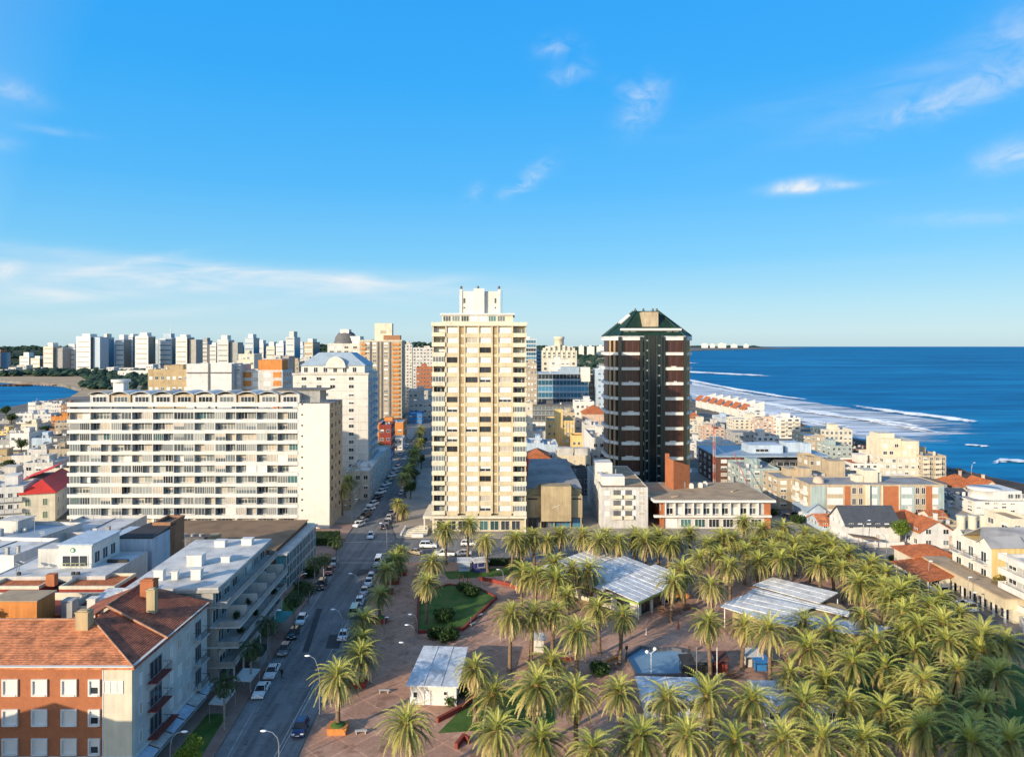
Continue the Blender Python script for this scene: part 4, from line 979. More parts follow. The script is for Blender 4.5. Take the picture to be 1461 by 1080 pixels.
for i, (x, y, c) in enumerate([(-49, 322, 'white'), (-53.5, 335, 'silver'), (-50.2, 345, 'grey'), (-54.5, 362, 'white'), (-52, 372, 'blue'), (-57.5, 395, 'white'), (-55, 410, 'silver')]):
    car('sedan', c, 0, 0, A + 180 * (i % 2), f'tiny {c} car far up the avenue, {ORD[i]} from the near end', 'cars far up the avenue', (x, y), name='moving_car')
car('van', 'white', 0, 0, 0, 'white van parked under the cream arcade on the right street', 'cars on the right street', (90, 148))
car('suv', 'white', 0, 0, 0, 'white car with dark glass by the sign post on the right street', 'cars on the right street', (90.2, 139))
car('hatch', 'black', 0, 0, 20, 'black car parked left of the house with maroon roof', 'cars on the right street', (86.5, 214))
car('hatch', 'grey', 0, 0, 20, 'grey car parked beside the black one near the maroon roof', 'cars on the right street', (83.0, 212))
car('van', 'white', 0, 0, 90, 'white van in front of the maroon roofed house', 'cars on the right street', (90.5, 203))
car('sedan', 'navy', 0, 0, 0, 'dark blue car half hidden by palms at the right edge', 'cars on the right street', (88.3, 120.5))
# ---------------------------------------------------------------- lamps and poles
def lamp(ub, vb, vt, reach, label, kind='street', world=None):
    x, y = world or gp(ub, vb, K); h = vz(vt, y) - K
    root = thing('street_lamp', label, 'street lamp', (x, y, K), 0, 'street lamps')
    b = MB(); a = abs(reach); s = -1 if reach < 0 else 1
    b.cyl(0, 0, 0, .5, .14, .10, 8)
    b.tube([(0, 0, .4), (0, 0, h * .62), (s * a * .12, 0, h * .8), (s * a * .5, 0, h * .95), (s * a, 0, h)], [.085, .07, .06, .05, .045], 7)
    b.build('pole', M_steel, root)
    k = MB(); k.lathe([(.02, -.11), (.17, -.10), (.24, 0), (.14, .10), (.02, .12)], n=10); o = k.build('lamp_head', M_lampw, root, (s * (a + .3), 0, h)); o.scale = (1.9, 1, .8)
for a in ((398, 1092, 1042, -1.6, 'curved lamp post rising from the road at the bottom edge'), (456, 1021, 935, -1.4, 'curved lamp post beside the tall planter palm'), (489, 925, 869, -1.4, 'curved lamp post by the white sedan on the right kerb'), (512, 862, 818, -1.4, 'curved lamp post beside the row of white cars'), (552, 792, 746, -1.2, 'lamp post at the crossing corner'),
          (385, 945, 870, 1.2, 'pale lamp post on the left sidewalk under the terraces'), (426, 850, 818, 1.1, 'white curved lamp by the left lawn strip'), (243, 1105, 1043, 1.4, 'curved lamp post before the ground floor awnings'), (595, 905, 876, -1.0, 'plaza lamp at the corner of the red garden wall, rear one'), (591, 918, 891, -1.0, 'plaza lamp at the corner of the red garden wall, front one'),
          (577, 945, 916, -.2, 'short globe lamp on the brick paving left of the pavilion'), (502, 745, 712, 1.0, 'lamp post in front of the white slab corner'), (718, 832, 812, -.8, 'thin lamp post left of the first palms bunch'), (1265, 800, 762, -1.2, 'curved lamp at the corner before the gabled white house'), (1231, 778, 742, 1.4, 'lamp post by the brown canopy of the gabled house'),
          (1395, 885, 845, -.2, 'thin pole by the sign on the right street'), (1381, 872, 823, .2, 'tall thin pole before the cream arcade'), (1325, 838, 800, .2, 'thin pole before the orange tiled arcade'), (548, 905, 880, .2, 'short lamp among the street palms'), (1386, 693, 660, .8, 'lonely lamp post on the shore above the orange roofs')):
    lamp(*a)
def twin_lamp(u, v, label):
    x, y = gp(u, v, K); root = thing('globe_lamp', label, 'lamp', (x, y, K))
    b = MB(); b.cyl(0, 0, 0, 3.4, .07, .05, 8); b.tube([(-.6, 0, 3.5), (0, 0, 3.3), (.55, 0, 3.9)], .04, 6); b.build('pole', M_lampw, root)
    for x_, z_ in ((-.65, 3.6), (.6, 4.05)):
        k = MB(); k.lathe([(.02, -.3), (.22, -.2), (.32, 0), (.22, .2), (.02, .3)], n=10); k.build('globe', M_lampw, root, (x_, 0, z_))
twin_lamp(929, 962, 'white lamp with two globes standing in the blue pond')
def slim(u, v, h, label, mt, head=None, name='post'):
    x, y = gp(u, v, K); root = thing(name, label, 'post', (x, y, K))
    b = MB(); b.cyl(0, 0, 0, .25, .16, .12, 8); b.cyl(0, 0, .25, h, .07, .06, 8); b.build('pole', mt, root)
    k = MB(); k.box(-.22, .22, -.06, .06, h - .55, h) if head else k.cyl(0, 0, h, h + .12, .11, .03, 8); k.build('panel' if head else 'cap', head or mt, root)
slim(983, 964, 4.6, 'dark pole at the left edge of the dark stalls by the pond', M_dark); slim(994, 968, 4.8, 'pale pole in front of the dark stalls by the pond', M_steel); slim(1023, 966, 4.6, 'white pole right of the dark stalls', M_lampw)
slim(894, 942, 2.4, 'short dark sign post behind the pond', M_dark, M_dark, 'sign_post'); slim(922, 905, 2.0, 'pale thin post out on the open sunlit paving', M_ltgrey)
slim(1388, 862, 3.0, 'white upright sign board at the kerb of the right street', M_lampw, M_white2, 'sign_post')
for i, (u, v) in enumerate([(655, 835), (661, 836), (667, 837)]): slim(u, v, 2.2, f'thin red post of the small frame behind the garden plot, {nth(i, 3)}', M_redwall)
for i, (x, y) in enumerate([(gp(200 + 130, 1010)[0], gp(330, 1010)[1]), gp(336, 1030), gp(342, 1000)]): 
    pass
# ---------------------------------------------------------------- people (skinned figures)
def person(label, u, v, walk=.5, top=(.02, .02, .025), legs=(.02, .02, .03), face=0., world=None, z=K):
    x, y = world or gp(u, v, z)
    root = thing('person', label, 'person', (x, y, z), face)
    s = walk * .30
    J = {'hip': (0, 0, .92), 'chest': (0, .03, 1.28), 'neck': (0, .03, 1.47), 'head': (0, .05, 1.60), 'crown': (0, .04, 1.70),
         'hl': (-.10, 0, .88), 'kl': (-.10, s * .7 + .05, .48), 'al': (-.10, s * .8, .08), 'tl': (-.10, s * .8 + .16, .04), 'hr': (.10, 0, .88), 'kr': (.10, -s * .3, .48), 'ar': (.10, -s * 1.1, .10), 'tr': (.10, -s * 1.1 + .16, .04),
         'sl': (-.19, .03, 1.40), 'el': (-.24, -s * .5, 1.14), 'wl': (-.23, -s * .5 + .10, .90), 'ml': (-.23, -s * .5 + .14, .80), 'sr': (.19, .03, 1.40), 'er': (.24, s * .5, 1.14), 'wr': (.23, s * .5 + .14, .92), 'mr': (.23, s * .5 + .18, .82)}
    E = ['hip chest', 'chest neck', 'neck head', 'head crown', 'hip hl', 'hl kl', 'kl al', 'al tl', 'hip hr', 'hr kr', 'kr ar', 'ar tr', 'chest sl', 'sl el', 'el wl', 'wl ml', 'chest sr', 'sr er', 'er wr', 'wr mr']
    rad = dict(hip=.15, chest=.16, neck=.06, head=.10, crown=.07, hl=.10, hr=.10, kl=.065, kr=.065, al=.045, ar=.045, tl=.04, tr=.04, sl=.07, sr=.07, el=.045, er=.045, wl=.032, wr=.032, ml=.03, mr=.03)
    ks = list(J); me = bpy.data.meshes.new('body'); me.from_pydata([J[k] for k in ks], [tuple(ks.index(q) for q in e.split()) for e in E], [])
    m, n, b = newmat('clothed_figure'); sp_ = n.nodes.new('ShaderNodeSeparateXYZ'); t = n.nodes.new('ShaderNodeTexCoord'); n.links.new(t.outputs['Object'], sp_.inputs[0])
    r = ramp(n, [(.0, legs), (.51, legs), (.53, top), (.835, top), (.845, (.42, .24, .17)), (.93, (.42, .24, .17)), (.94, (.03, .02, .015))]); r.color_ramp.interpolation = 'CONSTANT'
    dv = n.nodes.new('ShaderNodeMath'); dv.operation = 'DIVIDE'; dv.inputs[1].default_value = 1.76; n.links.new(sp_.outputs[2], dv.inputs[0]); n.links.new(dv.outputs[0], r.inputs[0]); n.links.new(r.outputs[0], b.inputs['Base Color']); b.inputs['Roughness'].default_value = .8
    me.materials.append(m)
    o = put('body', me, root); sk = o.modifiers.new('skin', 'SKIN'); o.modifiers.new('sub', 'SUBSURF').levels = 1
    for i, k in enumerate(ks): me.skin_vertices[0].data[i].radius = (rad[k], rad[k]); me.skin_vertices[0].data[i].use_root = (k == 'hip')
    return root
person('person in black clothes walking on the road beside the parked white sedan', 402, 968, .8, face=2.6, z=.02)
person('person in dark clothes standing on the sidewalk by the terrace awning', 355, 962, .2, (.03, .03, .04), (.05, .04, .04))
person('person in a pale top walking on the sidewalk near the lawn strip', 450, 838, .7, (.5, .48, .45), (.03, .03, .05), .4)
person('person in dark clothes walking next to the pale topped walker', 455, 840, .6, (.04, .05, .09), (.02, .02, .02), .4)
person('person in dark clothes on the right sidewalk below the shaded palms', 1437, 1026, .7, (.03, .03, .05), (.02, .02, .03), 1.)
person('person in dark clothes standing at the curved garden wall', 672, 893, .1, (.05, .05, .08), (.03, .03, .05), 2.)
# dark street trees up the avenue
for i, (x, y, h, r) in enumerate([(-34.5, 238, 6.5, 2.3), (-35.5, 256, 7, 2.5), (-38.4, 296, 6.5, 2.2), (-44, 350, 6.5, 2.2), (-54, 250, 7, 2.8), (-56, 275, 7.5, 3), (-60, 320, 8, 3.4), (-63, 345, 8, 3.2)]):
    leafy_tree(f'dark leafy street tree up the avenue beyond the crossing, {"right" if i < 4 else "left"} side, {ORD[i if i < 4 else i - 4]} back', x, y, h, r, L_bush)
TB = sorted([(8, 592, 9, 4.5), (16, 600, 7, 4), (100, 630, 6, 3.5), (58, 655, 5, 3), (30, 640, 6, 3), (70, 640, 5, 3), (12, 668, 5, 2.6), (44, 610, 6, 3), (90, 664, 5, 2.6), (64, 618, 6, 3)])
for i, (u, v, h, r) in enumerate(TB):
    x, y = gp(u, v + 5, 0); leafy_tree(f'dark tree among the low houses toward the bay, {nth(i, len(TB))} of ten', x, y, h, r, L_bush)
# ---------------------------------------------------------------- plaza buildings
def roof_slab(b, pts, t=.16, m=0, ribs=0):
    n = len(pts)
    a = sum(pts[i][0] * pts[(i + 1) % n][1] - pts[(i + 1) % n][0] * pts[i][1] for i in range(n))
    if a < 0: pts = pts[::-1]
    vs = [(x, y, z - t) for x, y, z in pts] + list(pts)
    if ribs:             # standing seams running down the slope
        p0, p1, p2, p3 = (Vector(p) for p in (pts[0], pts[1], pts[2], pts[-1]))
        if ribs == 2: p0, p1, p2, p3 = p1, p2, p3, p0
        k = max(3, int((p1 - p0).length / 1.9)); s_ = (p1 - p0).normalized() * .05
        for i in range(1, k):
            a_, c_ = p0.lerp(p1, i / k), p3.lerp(p2, i / k); u_ = Vector((0, 0, .06))
            b.add([a_ - s_, a_ + s_, c_ + s_, c_ - s_, a_ - s_ + u_, a_ + s_ + u_, c_ + s_ + u_, c_ - s_ + u_], [(4, 5, 6, 7), (0, 1, 5, 4), (1, 2, 6, 5), (2, 3, 7, 6), (3, 0, 4, 7)], m)
    b.add(vs, [tuple(range(n - 1, -1, -1)), tuple(range(n, 2 * n))] + [(i, (i + 1) % n, n + (i + 1) % n, n + i) for i in range(n)], m)
# first market roof: stepped panels laid on the diagonal
C0 = Vector((24, 133.2)); A1 = Vector((.70, .714)); A2 = Vector((-.72, .694))
root = thing('market_pavilion', 'white sheet roofed market hall with stepped panels and green fascia, first behind the tall palms', 'pavilion', (C0.x, C0.y, K), 0)
def loc2(s, t): p = A1 * s + A2 * t; return (p.x, p.y)
k = 0
for i in range(3):
    for j in range(2):
        s0, s1 = j * 9.2, j * 9.2 + 9.0; t0, t1 = i * 8.2, i * 8.2 + 8.0
        b = MB(); e = .15 * j
        za, zb = 3.5 + e + .12 * i, 4.5 + e + .12 * i
        roof_slab(b, [(*loc2(s0 - .4, t0 - .3), za), (*loc2(s1 + .2, t0 - .3), za + .05), (*loc2(s1 + .2, t1 + .1), zb + .05), (*loc2(s0 - .4, t1 + .1), zb)], ribs=1)
        b.build('roof', M_corr if (i + j) % 2 else M_corrb, root)
b = MB(); M_fas = plaster('lime_green_fascia', (.32, .42, .10), .1)
for (s0, t0, s1, t1) in ((-.45, -.35, 18.6, -.35), (-.45, -.35, -.45, 24.8)):
    p, q = loc2(s0, t0), loc2(s1, t1); d = Vector((q[0] - p[0], q[1] - p[1])).normalized(); n = Vector((-d.y, d.x)) * .05
    b.prism([(p[0] - n.x, p[1] - n.y), (q[0] - n.x, q[1] - n.y), (q[0] + n.x, q[1] + n.y), (p[0] + n.x, p[1] + n.y)], 2.95, 3.32)
b.build('fascia', M_fas, root)
b = MB()
b.prism([loc2(.8, .8), loc2(17.6, .8), loc2(17.6, 23.6), loc2(.8, 23.6)], 0, 3.05); b.build('wall', M_creamlt, root)
for s0, nm in ((2.2, 'opening'), (6.4, 'opening'), (10.6, 'opening'), (14.6, 'opening')):
    b = MB(); b.prism([loc2(s0, .76), loc2(s0 + 2.9, .76), loc2(s0 + 2.9, .84), loc2(s0, .84)], .1, 2.5); b.build('door', G_dark, root)
for t0 in (2.5, 7, 11.5, 16):
    b = MB(); b.prism([loc2(.76, t0), loc2(.84, t0), loc2(.84, t0 + 3), loc2(.76, t0 + 3)], .8, 2.4); b.build('window', G_dark, root)
for s0 in (-.1, 4.5, 9, 13.5, 18.2):
    b = MB(); p = loc2(s0, -.1); b.cyl(*p, 0, 3.0, .1, .1, 8); b.build('post', M_frame, root)
# long market roof in the right grove
def px_roof(root, pxs, z, mt, name='roof', t=.16):
    pts = [(*gp(u, v, zz), zz - K) for (u, v), zz in zip(pxs, z if isinstance(z, (list, tuple)) else [z] * len(pxs))]
    b = MB(); roof_slab(b, [(x - root.location.x, y - root.location.y, zz) for x, y, zz in pts], t, 0, 1 if len(pts) == 4 else 0); return b.build(name, mt, root)
root = thing('market_pavilion', 'long white corrugated market roof in three strips inside the right palm grove', 'pavilion', (52, 130, K))
px_roof(root, [(1074, 834), (1102, 823), (1196, 845), (1170, 860)], [4.0, 4.5, 4.5, 4.0], M_corr)
px_roof(root, [(1066, 845), (1078, 838), (1212, 872), (1211, 879)], [3.6, 3.7, 3.7, 3.6], M_corr)
px_roof(root, [(1033, 860), (1067, 846), (1160, 866), (1120, 880)], [3.9, 4.3, 4.3, 3.9], M_corr)
px_roof(root, [(1026, 864), (1034, 861), (1270, 894), (1245, 906), (1120, 893)], [3.7, 3.8, 3.8, 3.6, 3.6], M_corrb)
b = MB(); q = [gp(*p) for p in ((1045, 897), (1110, 868), (1200, 885), (1240, 918), (1120, 914))]
b.prism([(x - 52, y - 130) for x, y in q], 0, 2.9); b.build('wall', M_tan, root)
for p in ((1034, 895), (1120, 922), (1243, 938), (1195, 880), (1171, 894)):
    b = MB(); x, y = gp(*p); b.cyl(x - 52, y - 130, 0, 3.3, .1, .1, 8); b.build('post', M_frame, root)
for (p, q, z, ds) in (((1062, 964), (1181, 972), 3.6, 'low bluish sheet roof between the second and third palm rows'), ((905, 962), (992, 966), 3.2, 'pale blue low roof below the pond')):
    (x0, y0), (x1, y1) = gp(*p, z), gp(*q, z)
    root = thing('shelter', ds, 'shelter', (x0, y1 - 6, K))
    b = MB(); roof_slab(b, [(0, 6.5, z - K), (x1 - x0, 6, z - K), (x1 - x0, 0, z - .5 - K), (0, .3, z - .5 - K)], ribs=1); b.build('roof', M_corrb, root)
    b = MB(); b.box(.5, x1 - x0 - .5, .6, 5.7, 0, z - .85 - K); b.build('wall', M_bluewall, root)
    facade_w = x1 - x0 - 1
    for i in range(4): put('window', window_mesh(1.6, 1.1, G_dark, M_frame), root, (.5 + facade_w * (i + .5) / 4, .6, .8))
# white pavilion with lean-to sheet roof
root = thing('pavilion', 'white walled pavilion with sloping bluish sheet roof on the brick plaza', 'pavilion', (-14.8, 101.6, K), math.radians(-4))
b = MB(); roof_slab(b, [(-.4, -1.0, 3.25), (7.2, -1.0, 3.25), (7.0, 11.2, 3.75), (-.2, 11.2, 3.75)], .18, ribs=1); b.build('roof', M_corrb, root)
b = MB(); b.prism([(0, 0), (6.8, 0), (6.8, 10.8), (0, 10.8)], 0, lambda i: (2.95, 2.95, 3.45, 3.45)[i]); b.build('wall', M_white2, root)
put('door', window_mesh(.95, 2.1, M_frame, M_framegr, 1), root, (2.6, 0, .02)); put('window', window_mesh(.6, .6, G_dark, M_frame, 1), root, (5.2, 0, 1.5)); put('window', window_mesh(.7, .9, G_dark, M_frame, 1), root, (.8, 0, 1.0))
for yy in (3, 6.5): put('window', window_mesh(1.4, 1.0, G_dark, M_frame), root, (0, yy, 1.3), FACE['L'])
# garden walls
def low_wall(label, pts, h, mt, t=.35, z0=K, closed=False, name='garden_wall', cap=None):
    o = thing(name, label, 'wall', (*pts[0], z0)); b = MB(); c = MB()
    P = list(pts) + ([pts[0]] if closed else [])
    for i, (p, q) in enumerate(zip(P[:-1], P[1:])):
        d = Vector((q[0] - p[0], q[1] - p[1])).normalized(); n = Vector((-d.y, d.x)) * t / 2; e = d * (t / 2)
        f = [(p[0] - n.x - pts[0][0] + .002 * i, p[1] - n.y - pts[0][1]), (q[0] - n.x - pts[0][0], q[1] - n.y - pts[0][1]), (q[0] + n.x - pts[0][0], q[1] + n.y - pts[0][1]), (p[0] + n.x - pts[0][0] + .002 * i, p[1] + n.y - pts[0][1])]
        b.prism(f, -.05, h + .003 * i)
        c.prism([(x + (n.x * .25 if k > 1 else -n.x * .25), y + (n.y * .25 if k > 1 else -n.y * .25)) for k, (x, y) in enumerate(f)], h + .004 * i + .002, h + .09 + .004 * i)
    b.build('wall', mt, o); c.build('coping', cap or mt, o); return o
low_wall('low dark red wall round the green garden plot', tri, .5, M_redwall, closed=True)
low_wall('low red wall beside the white pavilion path', [gp(624, 1032), gp(665, 1010), gp(674, 1000)], .6, M_redwall)
low_wall('dark red wall along the lawn behind the first palms', [gp(684, 828), gp(704, 832), gp(722, 836), gp(740, 842)], .7, M_redwall)
low_wall('short red wall at the foot of the palms left of the pond', [gp(776, 958), gp(800, 945), gp(816, 943)], .5, M_redwall)
low_wall('red wall stub at the bottom by the front palms', [gp(651, 1070), gp(662, 1056), gp(670, 1062)], .7, M_redwall)
low_wall('orange low wall round the tables right of the palms', [gp(848, 962), gp(866, 947), gp(882, 940)], .45, M_orange)
# pond
pond = [gp(*p) for p in ((915, 926), (928, 929), (940, 930.5), (957, 928), (970, 930), (981, 936), (982, 950), (981, 966), (944, 967), (908, 967), (903, 957), (898, 949), (893, 940))]
root = thing('pond', 'smooth blue grey pond basin with curving dark rim in the middle of the plaza', 'pond', (*pond[0], K))
P = [(x - pond[0][0], y - pond[0][1]) for x, y in pond]
b = MB(); b.prism(P, 0, .10); b.build('basin', plaster('pond_blue_concrete', (.20, .33, .45), .12, .5, .1, .2), root)
b = MB()
for i in range(len(P)):
    p, q = P[i], P[(i + 1) % len(P)]; d = Vector((q[0] - p[0], q[1] - p[1])).normalized(); n = Vector((-d.y, d.x)) * .18
    b.prism([(p[0] - n.x, p[1] - n.y), (q[0] - n.x, q[1] - n.y), (q[0] + n.x, q[1] + n.y), (p[0] + n.x, p[1] + n.y)], 0, .5 + .003 * i)
b.build('rim', M_dkgrey, root)
# dark stalls, parasols and cafe tables by the pond
def stall(label, u, v, w, d, h, mt, top):
    x, y = gp(u, v, K); root = thing('stall', label, 'stall', (x, y, K))
    b = MB()
    for sx_ in (-w / 2 + .06, w / 2 - .06):
        for sy in (.06, d - .06): b.cyl(sx_, sy, 0, h, .05, .05, 6)
    b.build('frame', M_dark, root)
    b = MB(); b.box(-w / 2 + .15, w / 2 - .15, .2, d - .2, 0, h * .55); b.box(-w / 2 + .1, w / 2 - .1, .12, .5, h * .55, h * .6); b.build('counter', mt, root)
    b = MB(); roof_slab(b, [(-w / 2 - .2, -.3, h - .1), (w / 2 + .2, -.3, h - .1), (w / 2 + .2, d + .2, h + .25), (-w / 2 - .2, d + .2, h + .25)], .08); b.build('roof', top, root)
stall('black stall with dark roof, left of two by the pond', 988, 966, 3.0, 2.4, 2.3, M_dark, M_roofdk)
stall('black stall with dark roof, right of two by the pond', 1006, 964, 2.8, 2.4, 2.5, M_dark, M_dkgrey)
stall('maroon market stall beside the dark pair', 1028, 960, 2.6, 2.4, 2.2, M_redwall, M_brickdk)
stall('white stall among the palm trunks before the right grove', 1075, 952, 2.2, 2.0, 2.0, M_white, M_rooflt)
stall('blue stall next to the white stall by the right grove', 1087, 958, 2.0, 1.6, 1.7, M_bluepaint, M_bluepaint)
def parasol(u, v, label, mt, closed=False):
    x, y = gp(u, v, K); root = thing('parasol', label, 'parasol', (x, y, K), R.uniform(0, 1))
    b = MB(); b.cyl(0, 0, 0, .08, .3, .3, 10); b.cyl(0, 0, .08, 2.4, .03, .03, 6); b.build('pole', M_steel, root)
    b = MB()
    if closed: b.lathe([(.03, 2.5), (.2, 1.9), (.24, 1.2), (.1, .9)], n=8)
    else: b.lathe([(.02, 2.55), (.8, 2.25), (1.4, 1.95), (1.4, 1.85)], n=8)
    b.build('canopy', mt, root)
M_parred = plaster('faded_red_canvas', (.50, .14, .09), .1)
parasol(968, 905, 'closed red parasol standing alone on the sunlit paving', M_parred, True)
for u, v, ds in ((961, 862, 'leftmost'), (969, 858, 'middle'), (977, 863, 'rightmost')): parasol(u, v, f'open faded red parasol at the cafe by the market hall, {ds} of three', M_orange)
def table_set(u, v, label):
    x, y = gp(u, v, K); root = thing('picnic_table', label, 'table', (x, y, K), R.uniform(0, 3))
    b = MB(); b.box(-.8, .8, -.4, .4, .70, .76); b.build('tabletop', M_brickbr, root)
    for s in (-1, 1):
        b = MB(); b.box(-.8, .8, s * .75 - .14, s * .75 + .14, .42, .47); b.build('seat', M_brickbr, root)
        b = MB(); b.box(s * .55 - .05, s * .55 + .05, -.75, .75, .30, .38); b.box(s * .55 - .04, s * .55 + .04, -.1, .1, .38, .70); b.box(s * .55 - .04, s * .55 + .04, -.7, -.5, 0, .30); b.box(s * .55 - .04, s * .55 + .04, .5, .7, 0, .30); b.build('leg', M_brickbr, root)
TS = [(945, 872), (955, 877), (966, 874), (982, 868), (800, 962), (790, 955), (872, 952), (1100, 948), (1125, 942), (1045, 965)]
for i, (u, v) in enumerate(sorted(TS)): table_set(u, v, f'wooden picnic table on the plaza paving, {nth(i, len(TS))}')
def bench(u, v, rz, label):
    x, y = gp(u, v, K); root = thing('bench', label, 'bench', (x, y, K), rz)
    b = MB(); b.box(-.8, .8, -.22, .22, .40, .46); b.build('seat', M_ltgrey, root)
    for s in (-1, 1): b = MB(); b.box(s * .6 - .06, s * .6 + .06, -.2, .2, 0, .40); b.build('leg', M_ltgrey, root)
bench(515, 1046, .1, 'pale bench on the paving right of the nearest red planter'); bench(684, 880, .9, 'bench at the curved wall of the garden plot, upper one'); bench(675, 892, .9, 'bench at the curved wall of the garden plot, lower one'); bench(548, 988, 0, 'pale bench among the street planters')
# kiosks
def kiosk(label, x, y, w, d, h, mt, roof, rz=0):
    root = thing('kiosk', label, 'kiosk', (x, y, K), rz)
    b = MB(); b.box(0, w, 0, d, 0, h); b.build('wall', mt, root)
    b = MB(); roof_slab(b, [(-.4, -.5, h + .05), (w + .4, -.5, h + .05), (w + .4, d + .3, h + .35), (-.4, d + .3, h + .35)], .12); b.build('roof', roof, root)
    b = MB(); b.box(.2, w - .2, -.45, -.02, 1.0, 1.08); b.build('counter', M_steel, root); put('hatch', window_mesh(w * .6, 1.0, mt, M_frame, 1), root, (w / 2, 0, 1.15))
kiosk('navy blue kiosk with pale sloping roof on the plaza', -8.4, 160.5, 2.9, 2.4, 2.4, M_navy, M_corr, .35)
kiosk('pale blue kiosk joined to the left of the navy kiosk', -12.3, 161.5, 2.6, 2.2, 2.2, M_bluewall, M_corrb, .05)
kiosk('small white kiosk under the tall palms left of the pond', gp(762, 932)[0], gp(762, 932)[1], 1.6, 1.6, 2.3, M_white2, M_rooflt)
kiosk('small dark roofed kiosk beside the turquoise canopy on the sidewalk', -42.5, 113, 2.0, 3.0, 2.2, M_grey, M_roofdk)
# street bins/newspaper boxes on left sidewalk
def canopy_shelter(label, x, y, w, d, h, mt, rz=0):
    root = thing('street_canopy', label, 'canopy', (x, y, K), rz)
    b = MB(); roof_slab(b, [(0, 0, h), (w, 0, h - .15), (w, d, h - .15), (0, d, h)], .12); b.build('roof', mt, root)
    for i, (a_, c_) in enumerate(((.1, .1), (w - .1, .1), (w - .1, d - .1), (.1, d - .1))): b = MB(); b.cyl(a_, c_, 0, h - .28, .05, .05, 8); b.build('leg', M_steel, root)
canopy_shelter('pale flat canopy by the slender palms under the terraces', -41.2, 103.5, 2.6, 4.0, 2.6, M_rooflt)
canopy_shelter('grey flat canopy at the foot of the grey building', -41.8, 96.5, 2.2, 4.2, 2.7, M_ltgrey)
canopy_shelter('turquoise topped canopy on the sidewalk by the white car', -43.8, 125.5, 3.0, 5.0, 2.7, plaster('turquoise_canvas', (.05, .32, .33), .1))
canopy_shelter('turquoise canopy at the corner of the white slab', -61, 193, 6, 2.5, 2.8, plaster('turquoise_canvas', (.05, .32, .33), .1))
# ================================================================ left foreground
# A: orange brick apartments with clay tile roofs
AX1, AY0, AE = -45.0, 83.0, 14.0
w, d = 34.0, 20.4
root = thing('apartment_building', 'orange brick and white rendered apartments with weathered clay tile roof at the lower left corner', 'building', (AX1 - w, AY0, 0))
b = MB(); b.box(0, w - 3.4, 0, 9, .0, AE); b.build('brick_wall', M_brickor, root)
b = MB(); b.box(w - 3.4, w, 0, .6, 0, AE); b.build('corner_wall', M_creamlt, root)
b = MB(); b.box(w - 3.39, w, .6, d, 0, AE); b.box(w - 12, w - 3.41, 9, d, 0, AE); b.build('wall', M_white, root)
b = MB(); b.box(0, w + .12, -.16, -.003, 3.1, 3.5); b.box(-.1, w + .32, -.42, .0, AE + .02, AE + .26); b.box(w + .002, w + .34, .0, d, AE + .02, AE + .26); b.box(w - 3.5, w - 3.38, -.04, -.001, 3.5, AE); b.build('cornice', M_white2, root)
ZR = 16.4; YF = 8.3; XR = w - 9.6
# roof planes: front wing (ridge along x) meets the side wing (ridge along y) in a hip
b = MB(); o = .55
def rs(b_, p, t=.16): roof_slab(b_, p, t)
rs(b, [(-1, -o, AE + .12), (w + o, -o, AE + .12), (w - 9.6, YF, ZR), (-1, YF, ZR)]); b.build('roof', M_tilebrown, root)
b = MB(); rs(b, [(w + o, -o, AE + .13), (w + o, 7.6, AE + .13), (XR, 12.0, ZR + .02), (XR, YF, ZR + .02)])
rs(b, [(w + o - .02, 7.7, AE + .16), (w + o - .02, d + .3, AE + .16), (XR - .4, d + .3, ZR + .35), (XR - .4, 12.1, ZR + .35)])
rs(b, [(XR - .45, 9.5, ZR + .3), (XR - .45, d + .3, ZR + .3), (XR - 6, d + .3, AE + .6), (XR - 6, 9.5, AE + .6)]); ro = b.build('roof', M_tileshade, root)
b = MB(); b.tube([(w + o, -o, AE + .22), (XR, YF, ZR + .08)], .13, 6); b.tube([(-1, YF, ZR + .06), (XR, YF, ZR + .06)], .15, 6); b.tube([(w + o, 7.65, AE + .3), (XR - .2, 12.05, ZR + .4)], .16, 6); b.tube([(XR - .4, 12.05, ZR + .42), (XR - .4, d + .3, ZR + .42)], .15, 6)
b.build('ridge_tiles', plaster('ridge_tile', (.42, .22, .13), .3), root)
b = MB(); b.box(-1, XR - 6.1, YF + .05, YF + .3, AE - 1, ZR - .05); b.build('back_wall', M_orange, root)
def chimney(x, y, z0, z1, s=1.0, mt=M_tan, par=None):
    b = MB(); b.box(x, x + s, y, y + s * .8, z0, z1); b.box(x - .08, x + s + .08, y - .08, y + s * .8 + .08, z1, z1 + .14); b.box(x + .2, x + s - .2, y + .2, y + s * .6, z1 + .14, z1 + .3); b.build('chimney', mt, par or root)
chimney(w - 10.6, 6.2, ZR - .9, ZR + 1.6, 1.6); chimney(w - 5.2, 13.2, AE + 1.2, ZR + 2.0, 1.15); chimney(w - 8.2, d - 3.2, ZR - .6, ZR + 1.9, 1.9, M_brickor)
fz = [3.75, 7.2, 10.75]; hh = 1.75
def surround(x, z, w_, h_):
    key = ('sur', w_, h_)
    if key not in WIN:
        b = MB(); a = w_ / 2; t = .2
        b.box(-a - t, -a, -.2, .0, -t, h_ + t); b.box(a, a + t, -.2, .0, -t, h_ + t); b.box(-a, a, -.2, .0, h_, h_ + t); b.box(-a, a, -.26, .0, -t, 0)
        WIN[key] = b.mesh('surround', [M_white2])
    return put('surround', WIN[key], root, (x, 0, z))
